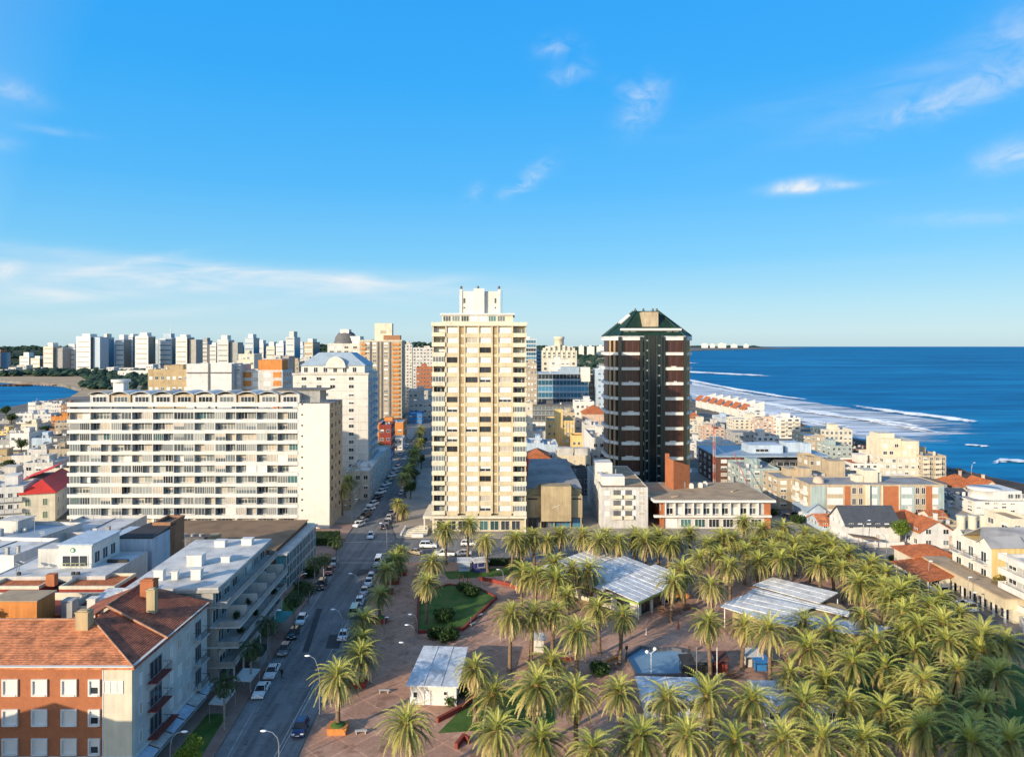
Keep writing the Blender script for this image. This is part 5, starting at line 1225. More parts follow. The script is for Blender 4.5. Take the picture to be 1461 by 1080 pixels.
for k, z in enumerate(fz[::1]):
    for u0, u1 in ((5, 25), (47, 67), (89, 109)):
        x = ((u0 + u1) / 2 - CX) * AY0 / F - (AX1 - w)
        put('window', window_mesh(1.5, 1.6, G_blind, M_frame, 1), root, (x, -.0, z + .1)); surround(x, z + .1, 1.5, 1.6)
    x = (135 - CX) * AY0 / F - (AX1 - w); surround(x, z + .1, 1.0, 1.6); put('window', window_mesh(1.0, 1.6, G_blind, M_frame, 1, G_dark), root, (x, 0, z + .1))
    if k == 2: put('window', window_mesh(2.3, 1.5, G_blind, M_frame, 3), root, ((162 - CX) * AY0 / F - (AX1 - w), 0, z + .2))
    for xx in (1.5, 5.5, 9.5, 13): put('window', window_mesh(1.72, hh, G_blind, M_frame, 1), root, (xx, 0, z))
for k, z in enumerate([3.6, 7.0, 10.5]):
    for y_, wd in ((1.9, .8), (9.6, 1.1), (11.8, 1.3), (14.2, 1.1)): put('window', window_mesh(wd, 1.5, G_blind if R.random() < .6 else G_curt, M_frame, 2 if wd > 1 else 1), root, (w, y_, z + .5), FACE['R'])
    for y_, bw in ((5.5, 3.9), (17.4, 2.7)):
        put('balcony_door', window_mesh(bw - .9, 2.2, G_dark, M_framegr, 3), root, (w, y_, z), FACE['R'])
        put('balcony', balcony_mesh(bw, M_redwall if y_ < 9 else M_white, 1.15, 1.0, False), root, (w, y_, z - .05), FACE['R'])
for i in range(6):
    y_ = 1.2 + i * 3.3; put('shop_window', window_mesh(2.4, 2.3, G_dark, M_framegr, 2), root, (w, y_ + .6, .4), FACE['R'])
    b = MB(); rs(b, [(w + .03, y_ - .9, 3.0), (w + 1.6, y_ - .9, 2.45), (w + 1.6, y_ + 2.1, 2.45), (w + .03, y_ + 2.1, 3.0)], .08); b.build('awning', [M_bluewall, M_ltgrey, M_bluewall][i % 3], root)
b = MB(); b.box(w + .003, w + .25, 0, d, 3.05, 3.35); b.build('string_course', M_white2, root)
b = MB(); b.box(w + .1, w + 1.1, 6.2, 9.6, 3.4, 3.46); b.build('red_canopy', M_redwall, root)
# B: orange courtyard houses behind the ridge
x0, y0 = -74.0, 101.0
root = thing('courtyard_house', 'orange rendered house with boxy penthouse and two pale rimmed orange terraces', 'house', (x0, y0, 0))
b = MB(); b.box(-12, 19, 3, 20, 0, 12.0); b.build('wall', M_redwall, root)
b = MB(); b.box(-.5, 6.2, -1, 3.0 - .01, 0, 15.6); b.build('penthouse', M_orange, root)
b = MB(); b.box(-.7, 6.4, -1.2, 3.2, 15.61, 15.8); b.build('penthouse_roof', M_rooftan, root)
for ax, bx_ in ((-10, -1.6), (1.6, 10.5)):
    b = MB(); b.box(ax, bx_, 11, 17.5, 12.0, 13.2); b.build('terrace_block', M_redwall, root)
    b = MB(); b.box(ax + .3, bx_ - .3, 11.3, 17.2, 13.2, 13.28); b.build('terrace_floor', M_tileor, root)
    b = MB()
    for q in ((ax, bx_, 10.98, 11.28), (ax, bx_, 17.22, 17.52), (ax, ax + .28, 11.28, 17.22), (bx_ - .28, bx_, 11.28, 17.22)): b.box(*q, 13.2, 13.7)
    b.build('parapet', M_creamlt, root)
b = MB(); b.box(7, 15.5, 3.2, 3.5, 12, 13.3); b.box(-12, 19, 9.6, 9.9, 12, 13.1); b.box(7, 7.3, 3.5, 9.6, 12, 13.0); b.build('courtyard_wall', M_creamlt, root)
b = MB(); rs(b, [(10.4, 3.7, 13.4), (15, 3.7, 13.4), (15.6, 9.4, 14.0), (10.4, 9.4, 14.0)]); b.build('lean_to_roof', M_corrb, root)
for cx_, cy_, s in ((11.3, 2.4, 1.2), (14.0, 5.2, 1.1), (8.0, 1.6, 1.6)): b = MB(); b.box(cx_, cx_ + s, cy_, cy_ + s, 12, 14.6); b.box(cx_ - .1, cx_ + s + .1, cy_ - .1, cy_ + s + .1, 14.6, 14.75); b.build('chimney', M_white2 if cx_ > 8.1 else M_grey, root)
b = MB(); b.box(-1.2, .2, 12, 13, 13.3, 15.2); b.build('chimney', M_brickor, root)
b = MB(); b.box(-12.2, 19.2, 2.6, 2.95, 12.0, 12.35); b.build('ridge', M_tileor, root)
for i in range(6): put('window', window_mesh(1.2, 1.2, G_dark, M_frame), root, (-9 + i * 1.5, 3, 9.6))
x, y = -79.5, 100.2; bush('dark potted shrubs on the terrace in front of the orange penthouse', x + 4, y - 1.6, 1.2, 1.5, L_bush, 13.6, 6, 'potted_shrubs', 'plants', 2.2)
# C: grey terraced building
x0, y0 = -57.4, 104.5; w, d = 13.2, 26
root = thing('terraced_building', 'grey stepped building with long planted terraces and white flat roof', 'building', (x0, y0, 0), math.radians(2.6))
ls = [(0, 3.9, w), (3.9, 6.9, w), (6.9, 9.9, w - .2), (9.9, 12.9, w - 1.0), (12.9, 15.6, w - .6)]
b = MB()
for z0, z1, ww in ls: b.box(0, ww, 0, d, z0 + .02, z1)
b.build('wall', M_grey, root)
b = MB(); b.box(-.4, w + .3, -.4, d + .4, 15.62, 15.95); b.build('roof', M_rooflt, root)
b = MB(); b.box(-.5, w + .4, -.5, d + .5, 15.2, 15.6); b.build('roof_fascia', M_grey, root)
for z, ov in ((3.9, 2.4), (6.9, 3.2), (9.9, 3.4), (12.9, 1.5)):
    b = MB(); b.box(-.2, w + ov, -.15, d + .1, z - .16, z + .06); b.build('terrace_floor', M_rooflt if z in (9.9, 6.9) else M_ltgrey, root)
    b = MB(); b.box(w + ov - .15, w + ov, -.15, d + .1, z + .06, z + .85); b.box(w, w + ov - .15, -.15, 0, z + .06, z + .85); b.box(w, w + ov - .15, d - .05, d + .1, z + .06, z + .85); b.build('parapet', M_grey, root)
    b = MB(); b.tube([(w + ov - .08, 0, z + 1.1), (w + ov - .08, d, z + 1.1)], .04, 5)
    for i in range(14): b.cyl(w + ov - .08, d * i / 13, z + .85, z + 1.1, .025, .025, 5)
    b.build('railing', M_rail, root)
    for i in range(7):
        y_ = 1.8 + i * 3.6; ww = [q[2] for q in ls if abs(q[0] - z) < .1][0]
        p = pick(MIX_A); put('window', window_mesh(2.4, 2.1, p[0], M_frame, 2, p[1]), root, (ww, y_ + .2, z + .08), FACE['R'])
    for i in range(5): put('partition', bpy.data.meshes.get('partition') or (lambda q: (q.box(0, ov - .3, -.06, .06, .07, 1.9), q.mesh('partition', [M_white]))[1])(MB()), root, (w, 3.8 + i * 5.1, z)) if z == 9.9 else None
for i in range(6): put('shop_window', window_mesh(3.0, 2.6, G_dark, M_framegr, 3), root, (w, 2.2 + i * 4.2, .3), FACE['R'])
for i in range(7): b = MB(); b.cyl(w + 2.3, .5 + i * 4.2, 0, 3.7, .16, .16, 8); b.build('column', M_ltgrey, root)
for cx_, cy_, s, q in ((2.4, 3.2, 1.4, 1.5), (5.0, 3.4, .9, 1.2), (8.0, 3.2, 1.5, 1.5), (4.6, 10, 2.4, 1.7), (9.4, 12, 1.4, .8), (5.0, 21, 1.8, 1.0), (9.4, 22, 1.8, 1.0)):
    b = MB(); b.box(cx_, cx_ + s, cy_, cy_ + s * .8, 15.95, 15.95 + q); b.box(cx_ - .1, cx_ + s + .1, cy_ - .1, cy_ + s * .8 + .1, 15.95 + q, 16.1 + q); f = b.build('roof_vent', M_white2, root)
    if cy_ < 3:
        b = MB(); b.cyl(0, 0, 0, .06, .33, .33, 12); g = b.build('fan_grille', M_framegr, f, (cx_ + s / 2, cy_ - .01, 16.0 + q * .55)); g.rotation_euler = (PI / 2, 0, 0)
b = MB(); b.tube([(2, 16, 15.95), (2, 16, 19)], .04, 5); b.tube([(1.4, 16, 18.6), (2.6, 16, 18.6)], .02, 4); b.build('antenna', M_steel, root)
for i, (y_, z) in enumerate(((3, 9.95), (5, 6.95), (9, 9.95), (12, 6.95), (16, 9.95), (20, 9.95), (22, 6.95))):
    k = bush(f'leafy potted plants on the long grey terraces, {nth(i, 7)} of the seven', 0, 0, .7, 1.1, L_bush, 0, 3, 'potted_plant', 'plant'); k.location = (x0 + w + 1.9 + (-.04 * y_), y0 + y_ + .5, z + .12)
# D: brown roofed hall with green glass front
x0, y0 = -80, 148; w, d = 32.0, 25
root = thing('office_building', 'wide low building with brown gravel roof and green glass side facing the avenue', 'building', (x0, y0, 0), math.radians(1.2))
b = MB(); b.box(0, w - 2.2, 0, d, 0, 8.8); b.build('wall', M_brickdk, root)
b = MB(); b.box(-.3, w - 2.0, -.3, d + .3, 8.82, 9.0); b.build('roof', M_roofbr, root)
b = MB(); b.box(w - 2.19, w, .3, d - .2, .3, 7.6); b.build('glazed_front', G_green, root)
b = MB(); b.box(w - 2.4, w + .35, -.2, d + .2, 7.62, 8.0); b.box(w - 2.4, w + .12, .0, d, 0, .28); b.build('eave', M_ltgrey, root)
for k, z in enumerate((.4, 2.85, 5.3)):
    for i in range(10): p = pick([(G_green, None, 4), (G_mid, None, 1), (G_blue, None, 1)]); put('window', window_mesh(2.3, 2.2, p[0], M_frame, 2), root, (w, 1.5 + i * 2.42, z), FACE['R'])
    put('window', window_mesh(1.9, 2.2, plaster('turquoise_panel', (.06, .28, .32), .1, .3), M_framegr, 2), root, (w - 1.1, .3, z))
b = MB(); b.box(8, 14, 3, 5, 9.0, 10.8); b.build('skylight_box', M_dkgrey, root); b = MB(); b.box(14.5, 16.5, 2.5, 5, 9.0, 11.2); b.build('plant_room', M_tan, root)
for i in range(3): b = MB(); b.cyl(9 + i * 1.8, 4, 10.8, 11.3, .5, .5, 10); b.build('roof_fan', M_steel, root)
# brick tower and pale block
root = thing('chimney_tower', 'square brown brick stair tower standing beside the pale blue block', 'tower', (-71.2, 139, 0))
b = MB(); b.box(0, 3.4, 0, 6, 0, 16.6); b.build('shaft', M_brickbr, root); b = MB()
for q in ((-.1, 3.5, -.1, .3), (-.1, 3.5, 5.7, 6.1), (-.1, .3, .3, 5.7), (3.1, 3.5, .3, 5.7)): b.box(*q, 16.62, 17.1)
b.build('parapet', M_brickbr, root)
b = MB(); b.box(.3, 3.1, .3, 5.7, 16.61, 16.66); b.build('roof', M_roofdk, root)
root = thing('rear_block', 'windowless pale blue block with black roof behind the white deck', 'building', (-76.8, 132, 0))
b = MB(); b.box(0, 9, 0, 9, 0, 15.8); b.build('wall', M_bluewall, root); b = MB(); roof_slab(b, [(2.2, -.1, 16.0), (9.2, -.1, 16.0), (9.2, 9.1, 16.6), (4, 9.1, 16.6)], .2); b.build('roof', M_roofdk, root)
put('window', window_mesh(.8, .8, G_dark, M_frame, 1), root, (7.5, 0, 11))
# F: white deck with penthouse
x0, y0 = -86, 116; w, d = 18.5, 14
root = thing('white_deck_building', 'white roof deck building with glazed penthouse and small round green sign', 'building', (x0, y0, 0), math.radians(1.0))
shell(root, w, d, 13.9, M_white, M_rooflt, .12)
b = MB(); b.box(.01, w - .01, -.06, -.004, 8, 13.0); b.build('dark_wall', M_dkgrey, root)
b = MB(); b.box(4.2, 8, 5, 9, 13.8, 17.0); b.build('stair_block', M_white, root)
b = MB(); b.box(8.01, 13.6, 4.6, 13.5, 13.8, 17.7); ph = b.build('penthouse', M_white2, root)
b = MB(); b.box(7.8, 13.9, 4.4, 13.7, 17.71, 17.95); b.build('penthouse_roof', M_bluewall, root)
put('window', window_mesh(4.4, 1.9, G_dark, M_frame, 3), root, (10.8, 4.6, 14.1)); b = MB(); b.box(8.7, 12.9, 3.9, 3.96, 14.75, 14.83); b.box(8.7, 12.9, 3.9, 3.96, 14.3, 14.36)
for i in range(6): b.box(8.7 + i * .83, 8.75 + i * .83, 3.91, 3.95, 13.8, 14.75)
b.build('railing', plaster('yellowed_rail', (.5, .5, .3), .1), root)
for i in range(3): put('window', window_mesh(1.6, 2.0, G_dark, M_frame, 2), root, (13.6, 6.2 + i * 2.5, 14.3), FACE['R'])
b = MB(); b.cyl(0, 0, 0, .08, .42, .42, 16); b.cyl(0, 0, .08, .12, .26, .26, 16, 1); s_ = b.build('round_sign', [plaster('sign_green', (.03, .30, .16), .1), M_white2], root, (10.4, 4.58, 16.9)); s_.rotation_euler = (PI / 2, 0, 0)
for cx_, cy_ in ((2.2, 2.4), (3.0, 1.8)): b = MB(); b.tube([(cx_, cy_, 13.8), (cx_ + .2, cy_, 14.9), (cx_ + .5, cy_ - .1, 15.3)], .05, 5); b.lathe([(.02, 15.2), (.4, 15.35), (.5, 15.6)], cx_ + .5, cy_, 10); b.build('satellite_dish', M_framegr, root)
for cx_ in (3.4, 12.4, 13.2): b = MB(); b.box(cx_, cx_ + .5, .8, 1.2, 13.8, 14.3); b.build('roof_vent', M_dark, root)
b = MB(); b.box(14.6, 18.2, 7.5, 8.0, 13.8, 14.3); b.build('roof_pipe', M_dark, root)
block('long white hall with grey blue sheet roof left of the penthouse deck', -60, 60, 765, 152, 14, M_white, 6, 2, roof=M_slate, mix=MIX_DARK, rz=math.radians(-6), clut=2)
block('low white hall with pale roof between the deck and the cream house', 62, 160, 760, 158, 16, M_white, 6, 2, roof=M_rooflt, mix=MIX_DARK, clut=1, big=False)
block('white garage roof at the left edge beyond the penthouse deck', -80, 25, 790, 133, 12, M_white2, 4, 2, roof=M_rooflt, mix=MIX_DARK, clut=2, big=False, rz=math.radians(-4))
M_smooth = plaster('smooth_white_paint', (.70, .67, .61), .05, streak=.12)
# ================================================================ W: long white slab
x0, y0 = ux(99, 199), 199.0; w, d, hW = ux(469, 199) - x0, 16.0, 36.0
root = thing('apartment_slab', 'long white eleven storey balcony slab with scalloped roof line', 'building', (x0, y0, 0), math.radians(.6))
wb = ux(424, 199) - x0         # blank end wall starts here
b = MB(); b.box(0, wb, 1.3, d, 3.4, hW - 3.0); b.build('wall', M_ltgrey, root); b = MB(); b.box(wb + .01, w, 0, .5, 0, hW - .4); b.build('blank_wall', M_smooth, root)
b = MB(); b.box(wb + .02, w, .51, d, 0, hW - .6); b.build('end_wall', M_beige, root)
b = MB(); b.box(0, w - .01, 1.2, d - .2, hW - .39 - .3, hW - .36); b.build('roof', M_roofgrey, root)
fh = 3.02; z0 = 3.3
for f in range(12):
    z = z0 + f * fh if f < 11 else hW - .9
    b = MB(); b.box(-.6, wb + .0, -.15, 1.29, z - .25, z + .0); b.box(-.6, wb, -.15, .0, z + .003, z + (.70 if f < 11 else .95)); b.build('balcony', M_white2, root)
nb = 11; bw = wb / nb; cnt = 0
SLABMIX = [(G_pale, None, 6), (G_mid, None, 5), (G_dark, None, 2), (G_curt, None, 3), (G_blind, None, .8), (G_curt, G_mid, 2), (G_pale, G_mid, 2), (G_green, None, .6)]
for f in range(11):
    z = z0 + f * fh + .71
    for i in range(nb):
        for half in (0, 1):
            if cnt >= 198: break
            p = pick(SLABMIX)
            if R.random() < .004: p = (G_red, None, 1)
            x = i * bw + bw * (.27 if half == 0 else .74)
            yy = .06 if R.random() < .5 else 1.28
            if half == 0 or True:
                me = window_mesh(bw * (.485 if yy < 1 else .46), fh - .98, p[0], M_frame, R.choice((3, 4, 5)) if yy < 1 else 3, p[1])
                nm = 'enclosed_balcony' if yy < 1 else 'window'
                put(nm, me, root, (x, yy, z + .02))
                cnt += .9
for i in range(nb + 1): b = MB(); b.box(i * bw - .09 if i else 0, min(i * bw + .09, wb - .01), -.04, 1.28, 3.31, hW - 1.2); b.build('partition', M_white, root)
for i in range(nb + 1): b = MB(); b.box(i * bw - .3 + (.31 if i == 0 else 0), i * bw + .3 - (.4 if i == nb else 0), .2, .8, 0, 3.0); b.build('pillar', M_white2, root)
for i in range(nb): put('shop_window', window_mesh(bw * .5, 2.4, R.choice((G_dark, G_mid, G_curt)), M_frame, 3), root, (i * bw + bw * .5, 1.3, .3 + 0)); 
b = MB(); b.box(.2, wb - .2, 1.32, d, 0, 3.38); b.build('ground_floor', M_creamlt, root)
for f in range(11):
    b = MB(); b.cyl(0, 0, 0, .05, .28, .28, 10); o_ = b.build('vent_hole', M_dark, root, (wb + 1.2, -.0, z0 + f * fh + 2.0)); o_.rotation_euler = (PI / 2, 0, 0)
    for y_ in (3.0, 7.5, 12.0):
        p = pick(MIX_DARK); put('window', window_mesh(1.5 if y_ != 7.5 else .8, 1.2, p[0], M_framebr, 2), root, (w, y_, z0 + f * fh + 1.0), FACE['R'])
    b = MB(); b.box(w + .002, w + .1, .5, d, z0 + f * fh - .1, z0 + f * fh + .08); b.build('floor_band', M_tan, root)
# vaulted roof pavilions
nv = 10; vw = (wb - 4) / nv
for i in range(nv):
    b = MB(); n = 8; xa = 4 + i * vw; zt = hW + .35
    arc = [(xa + vw * .03 + vw * .94 * k / n, hW + 2.15 + .75 * math.sin(PI * k / n)) for k in range(n + 1)]
    for (p, q) in zip(arc[:-1], arc[1:]):
        b.add([(p[0], 1.6, p[1]), (q[0], 1.6, q[1]), (q[0], 11, q[1]), (p[0], 11, p[1]), (p[0], 1.6, p[1] + .14), (q[0], 1.6, q[1] + .14), (q[0], 11, q[1] + .14), (p[0], 11, p[1] + .14)], [(0, 1, 5, 4), (4, 5, 6, 7), (3, 2, 1, 0), (2, 3, 7, 6)])
    b.build('vault', M_white2 if i % 3 else M_ltgrey, root)
    b = MB(); b.box(xa + vw * .05, xa + vw * .95, 2.6, 10.8, hW - .35, hW + 2.2); b.build('penthouse', [M_white, M_beige, M_ltgrey][i % 3], root)
    p = pick(MIX_DARK); put('window', window_mesh(vw * .66, 1.6, p[0], M_frame, 4), root, (xa + vw * .5, 2.6, hW - .1))
b = MB(); b.box(9, 12, 6, 9, hW + 2, hW + 5.5); b.cyl(10.5, 7.5, hW + 5.5, hW + 6.2, 2.6, 2.6, 14); b.build('lift_house', M_white2, root)
b = MB(); b.box(wb - 8, wb + 5, 5, 12, hW - .35, hW + 3.2); b.build('lift_house', M_grey, root)
b = MB(); b.box(wb - 9, wb + 7, 4.4, 12.4, hW + 3.21, hW + 3.5); b.build('lift_house_roof', M_dkgrey, root)
b = MB(); b.tube([(x_, .25, hW - .4 + .9) for x_ in (wb + .1, w - .1)], .04, 4)
for i in range(8): b.cyl(wb + .2 + i * 1.1, .25, hW - .4, hW + .5, .025, .025, 5)
b.build('railing', M_steel, root)
# ================================================================ M: cream tower
x0, y0 = ux(617, 195), 195.0; w, d = ux(750.4, 195) - x0, 23.0
root = thing('tower_block', 'tall cream apartment tower of nineteen floors with stepped white penthouse', 'building', (x0, y0, 0))
fh, z0, nf = 2.75, 5.5, 19; zt = z0 + fh * nf
cx_ = [ux(u, 195) - x0 for u in (617, 636.3, 654, 663, 682.8, 702, 710, 731, 750.4)]
b = MB(); b.box(.25, w - .25, 1.6, d, 0, zt); b.box(cx_[1], cx_[7], .3, 1.59, z0, zt); b.build('wall', M_cream, root)
b = MB()
for i in (1, 2, 3, 4, 5, 6, 7): b.box(cx_[i] - .22, cx_[i] + .22, -.12, .29, z0, zt)
b.build('pier', M_cream, root)
b = MB(); b.box(0, .35, .2, 1.59, z0, zt); b.box(w - .35, w, .2, 1.59, z0, zt); b.build('side_pier', M_cream, root)
TM = [(G_blind, None, 7), (G_dark, None, 1.6), (G_blind, G_dark, .8), (G_curt, None, .8)]
for f in range(nf):
    z = z0 + f * fh
    b = MB()
    for i in (1, 3, 4, 6): b.box(cx_[i] + .23, cx_[i + 1] - .23, -.04, .28, z - .55, z + .62)
    b.build('spandrel', M_creamlt if f % 1 else M_cream, root)
    for i, xm in ((1, 'window'), (3, 'window'), (4, 'window'), (6, 'window')):
        p = pick(TM); a_, c_ = cx_[i] + .3, cx_[i + 1] - .3
        put('window', window_mesh(round(c_ - a_, 1), 1.52, p[0], M_frame if p[0] is not G_dark else M_framebr, 3 if i == 6 else 2, p[1]), root, ((a_ + c_) / 2, .28, z + .65))
    for i in (2, 5):
        put('shaft_window', window_mesh(round(cx_[i + 1] - cx_[i] - .5, 1), 1.9, M_tan, M_framebr, 2), root, ((cx_[i] + cx_[i + 1]) / 2, .3, z + .35))
    for i, s in ((0, 0), (7, 1)):
        a_, c_ = (-.15, cx_[1] - .23) if i == 0 else (cx_[7] + .23, w + .15)
        b = MB(); zz = z - .12 - (.18 if s else 0); b.box(a_, c_, -.45, 1.58, zz - .2, zz); b.box(a_, c_, -.45, -.3, zz + .003, zz + .95); b.build('balcony', M_creamlt, root)
        p = pick([(G_dark, None, 3), (G_mid, None, 2), (G_blind, G_dark, 1)])
        enc = R.random() < .4
        put('balcony_glazing' if enc else 'balcony_door', window_mesh(3.2, 1.55 if enc else 2.1, G_mid if enc else p[0], M_frame, 4 if enc else 3, None if enc else p[1]), root, ((a_ + c_) / 2, -.24 if enc else 1.6, zz + (.97 if enc else .05)))
b = MB(); b.box(-.3, w + .3, -.5, 2.2, zt - .15, zt + .9); b.box(-.3, w + .3, 2.21, d + .2, zt - .14, zt + .88); b.build('parapet', M_creamlt, root)
b = MB(); b.box(2.4, w - 3.6, 2.4, d - 3, zt, zt + 3.0); b.build('penthouse', M_creamlt, root); b = MB(); b.box(1.9, w - 3.1, 1.9, d - 2.5, zt + 3.01, zt + 3.5); b.build('penthouse_roof', M_white2, root)
for i in range(7): p = pick(MIX_GREEN if i > 4 else MIX_A); put('window', window_mesh(2.2, 1.6, p[0], M_frame, 3), root, (3.8 + i * 2.55, 2.4, zt + 1.2))
zp = zt + 3.5; xa, xb = ux(655, 195) - x0, ux(713, 195) - x0; zq = vz(415, 197)
b = MB(); b.box(xa, xb, 4, 14, zp, zq); b.box(xa + 3.9, xb - 4.4, 2.9, 3.99, zp, zq + .7); b.box(xa - .12, xa + .6, 3.7, 4.6, zp, zq + .6); b.box(xb - .6, xb + .12, 3.7, 4.6, zp, zq + .6); b.build('lift_tower', M_white2, root)
for xx in (xa + 1.2, xb - 1.3):
    put('window', window_mesh(.55, 1.5, G_dark, M_framegr, 1), root, (xx, 4, zp + 2.9)); put('window', window_mesh(.5, .5, G_dark, M_framegr, 1), root, (xx, 4, zp + 1.4))
b = MB()
for k in range(12): b.box(xb + .3, xb + .7, 5, 5.06, zp + .3 + k * .55, zp + .36 + k * .55)
b.box(xb + .28, xb + .32, 4.98, 5.08, zp, zq + .3); b.box(xb + .68, xb + .72, 4.98, 5.08, zp, zq + .3); b.build('ladder', M_steel, root)
for xx in (xa + .3, (xa + xb) / 2 - .6, xb - .3): b = MB(); b.cyl(xx, 4.3, zq + .6 if xx != (xa + xb) / 2 - .6 else zq + .7, zq + 1.5, .35, .3, 8); b.build('roof_lamp', M_dkgrey, root)
b = MB(); b.box(-2.6, w + .2, -.6, 14, 4.2, 4.9); b.box(-2.4, -2.0, -.4, 0, 0, 4.2); b.box(w - .4, w, -.4, 0, 0, 4.2); b.box(-.0, .5, -.4, 0, 0, 4.2); b.build('podium', M_creamlt, root)
for i in range(8): put('shop_window', window_mesh(2.4, 2.6, G_green if i in (3, 4, 5) else G_dark, M_frame, 2), root, (2.2 + i * 3.0, 1.6, .5))
b = MB(); b.box(-2.5, .2, 14.01, 38, 3.8, 4.3); b.box(-2.3, .0, 14.2, 37.8, 0, 3.8); b.build('rear_podium', M_ltgrey, root)
st = thing('entrance_steps', 'broad cream steps and low terraces left of the cream tower entrance', 'steps', (-30.5, 190.6, K))
b = MB()
for i in range(6): b.box(.5 + i * .8, 7.2, .8 + i * .9, 6.4, i * .28 + .001, (i + 1) * .28)
b.build('steps', M_creamlt, st); b = MB(); b.box(.0, .45, .3, 9.5, 0, .8); b.box(3.2, 6.4, -.3, .5, 0, .9); b.build('side_wall', M_white2, st)
# ================================================================ N: dark tower
Yn = 250.0; x0 = 38.4
root = thing('tower_block', 'dark russet and green glass tower with white bands and green pyramid roof', 'building', (x0 + 11.6, Yn, 0))
def octo(g=0.): a, c = 11.6 + g, 15.6 + g; return [(-a, -g), (a, -g), (c, 6.5 - g * .3), (c, 18 + g * .3), (a, 24.5 + g), (-a, 24.5 + g), (-c, 18 + g * .3), (-c, 6.5 - g * .3)]
zt = 54.6; fh = 5.33
b = MB(); b.prism(octo(-.7), 0, zt + .3); b.build('wall', M_towerred, root)
for f in range(11):
    z = zt - f * fh
    if z < 1: break
    b = MB(); b.prism(octo(.25), z - .5, z + .55); b.build('balcony_band', M_white2, root)
    for xx in (-7.9, 7.9): put('window', window_mesh(6.4, fh - 1.6, M_towerred, M_framebr, 3), root, (xx, .7, z - fh + .75))
    for xx in (-7.9, 7.9):
        if R.random() < .5: b = MB(); b.box(xx + R.uniform(-2, 0), xx + R.uniform(.6, 2.0), .1, .6, z - fh + .57, z - fh + .95); b.build('balcony_furniture', M_white, root)
for xx in (-11.6, 11.6, -3.9, 3.9):
    b = MB(); b.box(xx - .55, xx + .55, -.75, .3, 0, zt + .8); b.build('pillar', simple('dark_pillar_cladding', (.02, .026, .022), .3), root)
for a_, c_ in (((-15.6, 6.5), (-11.6, 0)), ((11.6, 0), (15.6, 6.5))):
    b = MB()
    for t in (.3, .62): 
        px_, py_ = a_[0] + (c_[0] - a_[0]) * t, a_[1] + (c_[1] - a_[1]) * t; b.box(px_ - .3, px_ + .3, py_ - .35, py_ + .3, 0, zt)
    b.build('fin', M_tan, root)
b = MB(); b.box(-2.9, 2.9, -1.1, .3, 0, zt + 1.2); b.build('glass_core', M_towerdark, root)
b = MB()
for xx in (-2.9, -1.5, 1.3, 2.9): b.box(xx - .22, xx + .22, -1.7, -1.11, 0, zt + 1.4)
b.build('core_fin', simple('teal_fin_cladding', (.016, .034, .036), .3, 0, .2), root)
for f in range(30):
    z = 2.2 + f * 1.78
    if f % 1 == 0 and z < zt: put('core_window', window_mesh(.9, .5, G_mid, M_frame, 1), root, ((-2.2 if f % 2 else 2.1), -1.1, z))
b = MB(); b.prism(octo(.3), zt + .63, zt + 1.0); b.build('roof_deck', M_rooflt, root)
b = MB(); b.box(-10.4, 10.4, 1.6, 6, zt + 1.01, zt + 3.0); b.build('attic_wall', M_towerred, root)
b = MB(); b.box(-10.8, 10.8, 1.2, 4.2, zt + 3.01, zt + 3.8); b.build('attic_band', M_white2, root)
for xx in (-9, -6.5, 6.5, 9): put('attic_window', window_mesh(1.8, 1.5, G_dark, M_frame, 2), root, (xx, 1.6, zt + 1.2))
lo_, hi_ = octo(-.2), [(-3.9, 9.5), (3.9, 9.5), (4.4, 11), (4.4, 14), (3.9, 15.5), (-3.9, 15.5), (-4.4, 14), (-4.4, 11)]
b = MB(); n = 8; z1, z2 = zt + 1.02, 65.0
lo2 = octo(.1); zm = zt + 1.02
b.add([(*p, zm) for p in lo2] + [(*p, z2) for p in hi_], [(i, (i + 1) % 8, 8 + (i + 1) % 8, 8 + i) for i in range(8)] + [tuple(range(8, 16))]); b.build('roof', M_green, root)
for i in range(8): b = MB(); b.tube([(*lo2[i], zm + .1), (*hi_[i], z2 + .1)], .3, 5); b.build('roof_rib', M_green, root)
b = MB(); b.box(-2.9, 2.9, 3.4, 9.4, zt + 3.85, 64.4); b.build('lift_house', M_beige, root)
b = MB(); b.tube([(-10.2, 8.6, zt + 5.6), (-6.4, 10.2, 63.2)], .9, 8); b.build('roof_dormer', M_white2, root)
for xx in (-4, -1, 2.5, 4): b = MB(); b.cyl(xx, 11.5, 65.0, 66.1, .5, .3, 8); b.build('roof_fan', M_dkgrey, root)
# ================================================================ H: hotel with blue mansard
Y = 260; x0 = ux(418, Y); w = ux(524, Y) - x0; d = 26; h = 41.3
root = thing('hotel_tower', 'white hotel tower with blue grey mansard roof and round white dormer', 'building', (x0, Y, 0), GR)
b = MB(); b.box(0, w, 0, d, 0, h); b.build('wall', M_white2, root)
b = MB(); b.box(-.3, w + .3, -.3, d + .3, h + .01, h + .7); b.build('cornice', M_white, root)
b = MB(); b.box(2.5, w - 1.6, 2.2, d - 2, h + .71, h + 3.4); b.build('attic_wall', M_white2, root)
b = MB(); b.add([(2.0, 1.8, h + 3.42), (w - 1.0, 1.8, h + 3.42), (w - 1.0, d - 1.5, h + 3.42), (2.0, d - 1.5, h + 3.42), (8.2, 6, 49.6), (w - 7.4, 6, 49.6), (w - 7.4, d - 6, 49.6), (8.2, d - 6, 49.6)], [(0, 1, 5, 4), (1, 2, 6, 5), (2, 3, 7, 6), (3, 0, 4, 7), (4, 5, 6, 7), (3, 2, 1, 0)]); b.build('roof', M_slate, root)
b = MB(); n = 14; cxx = ux(477, Y) - x0; r_ = 3.7
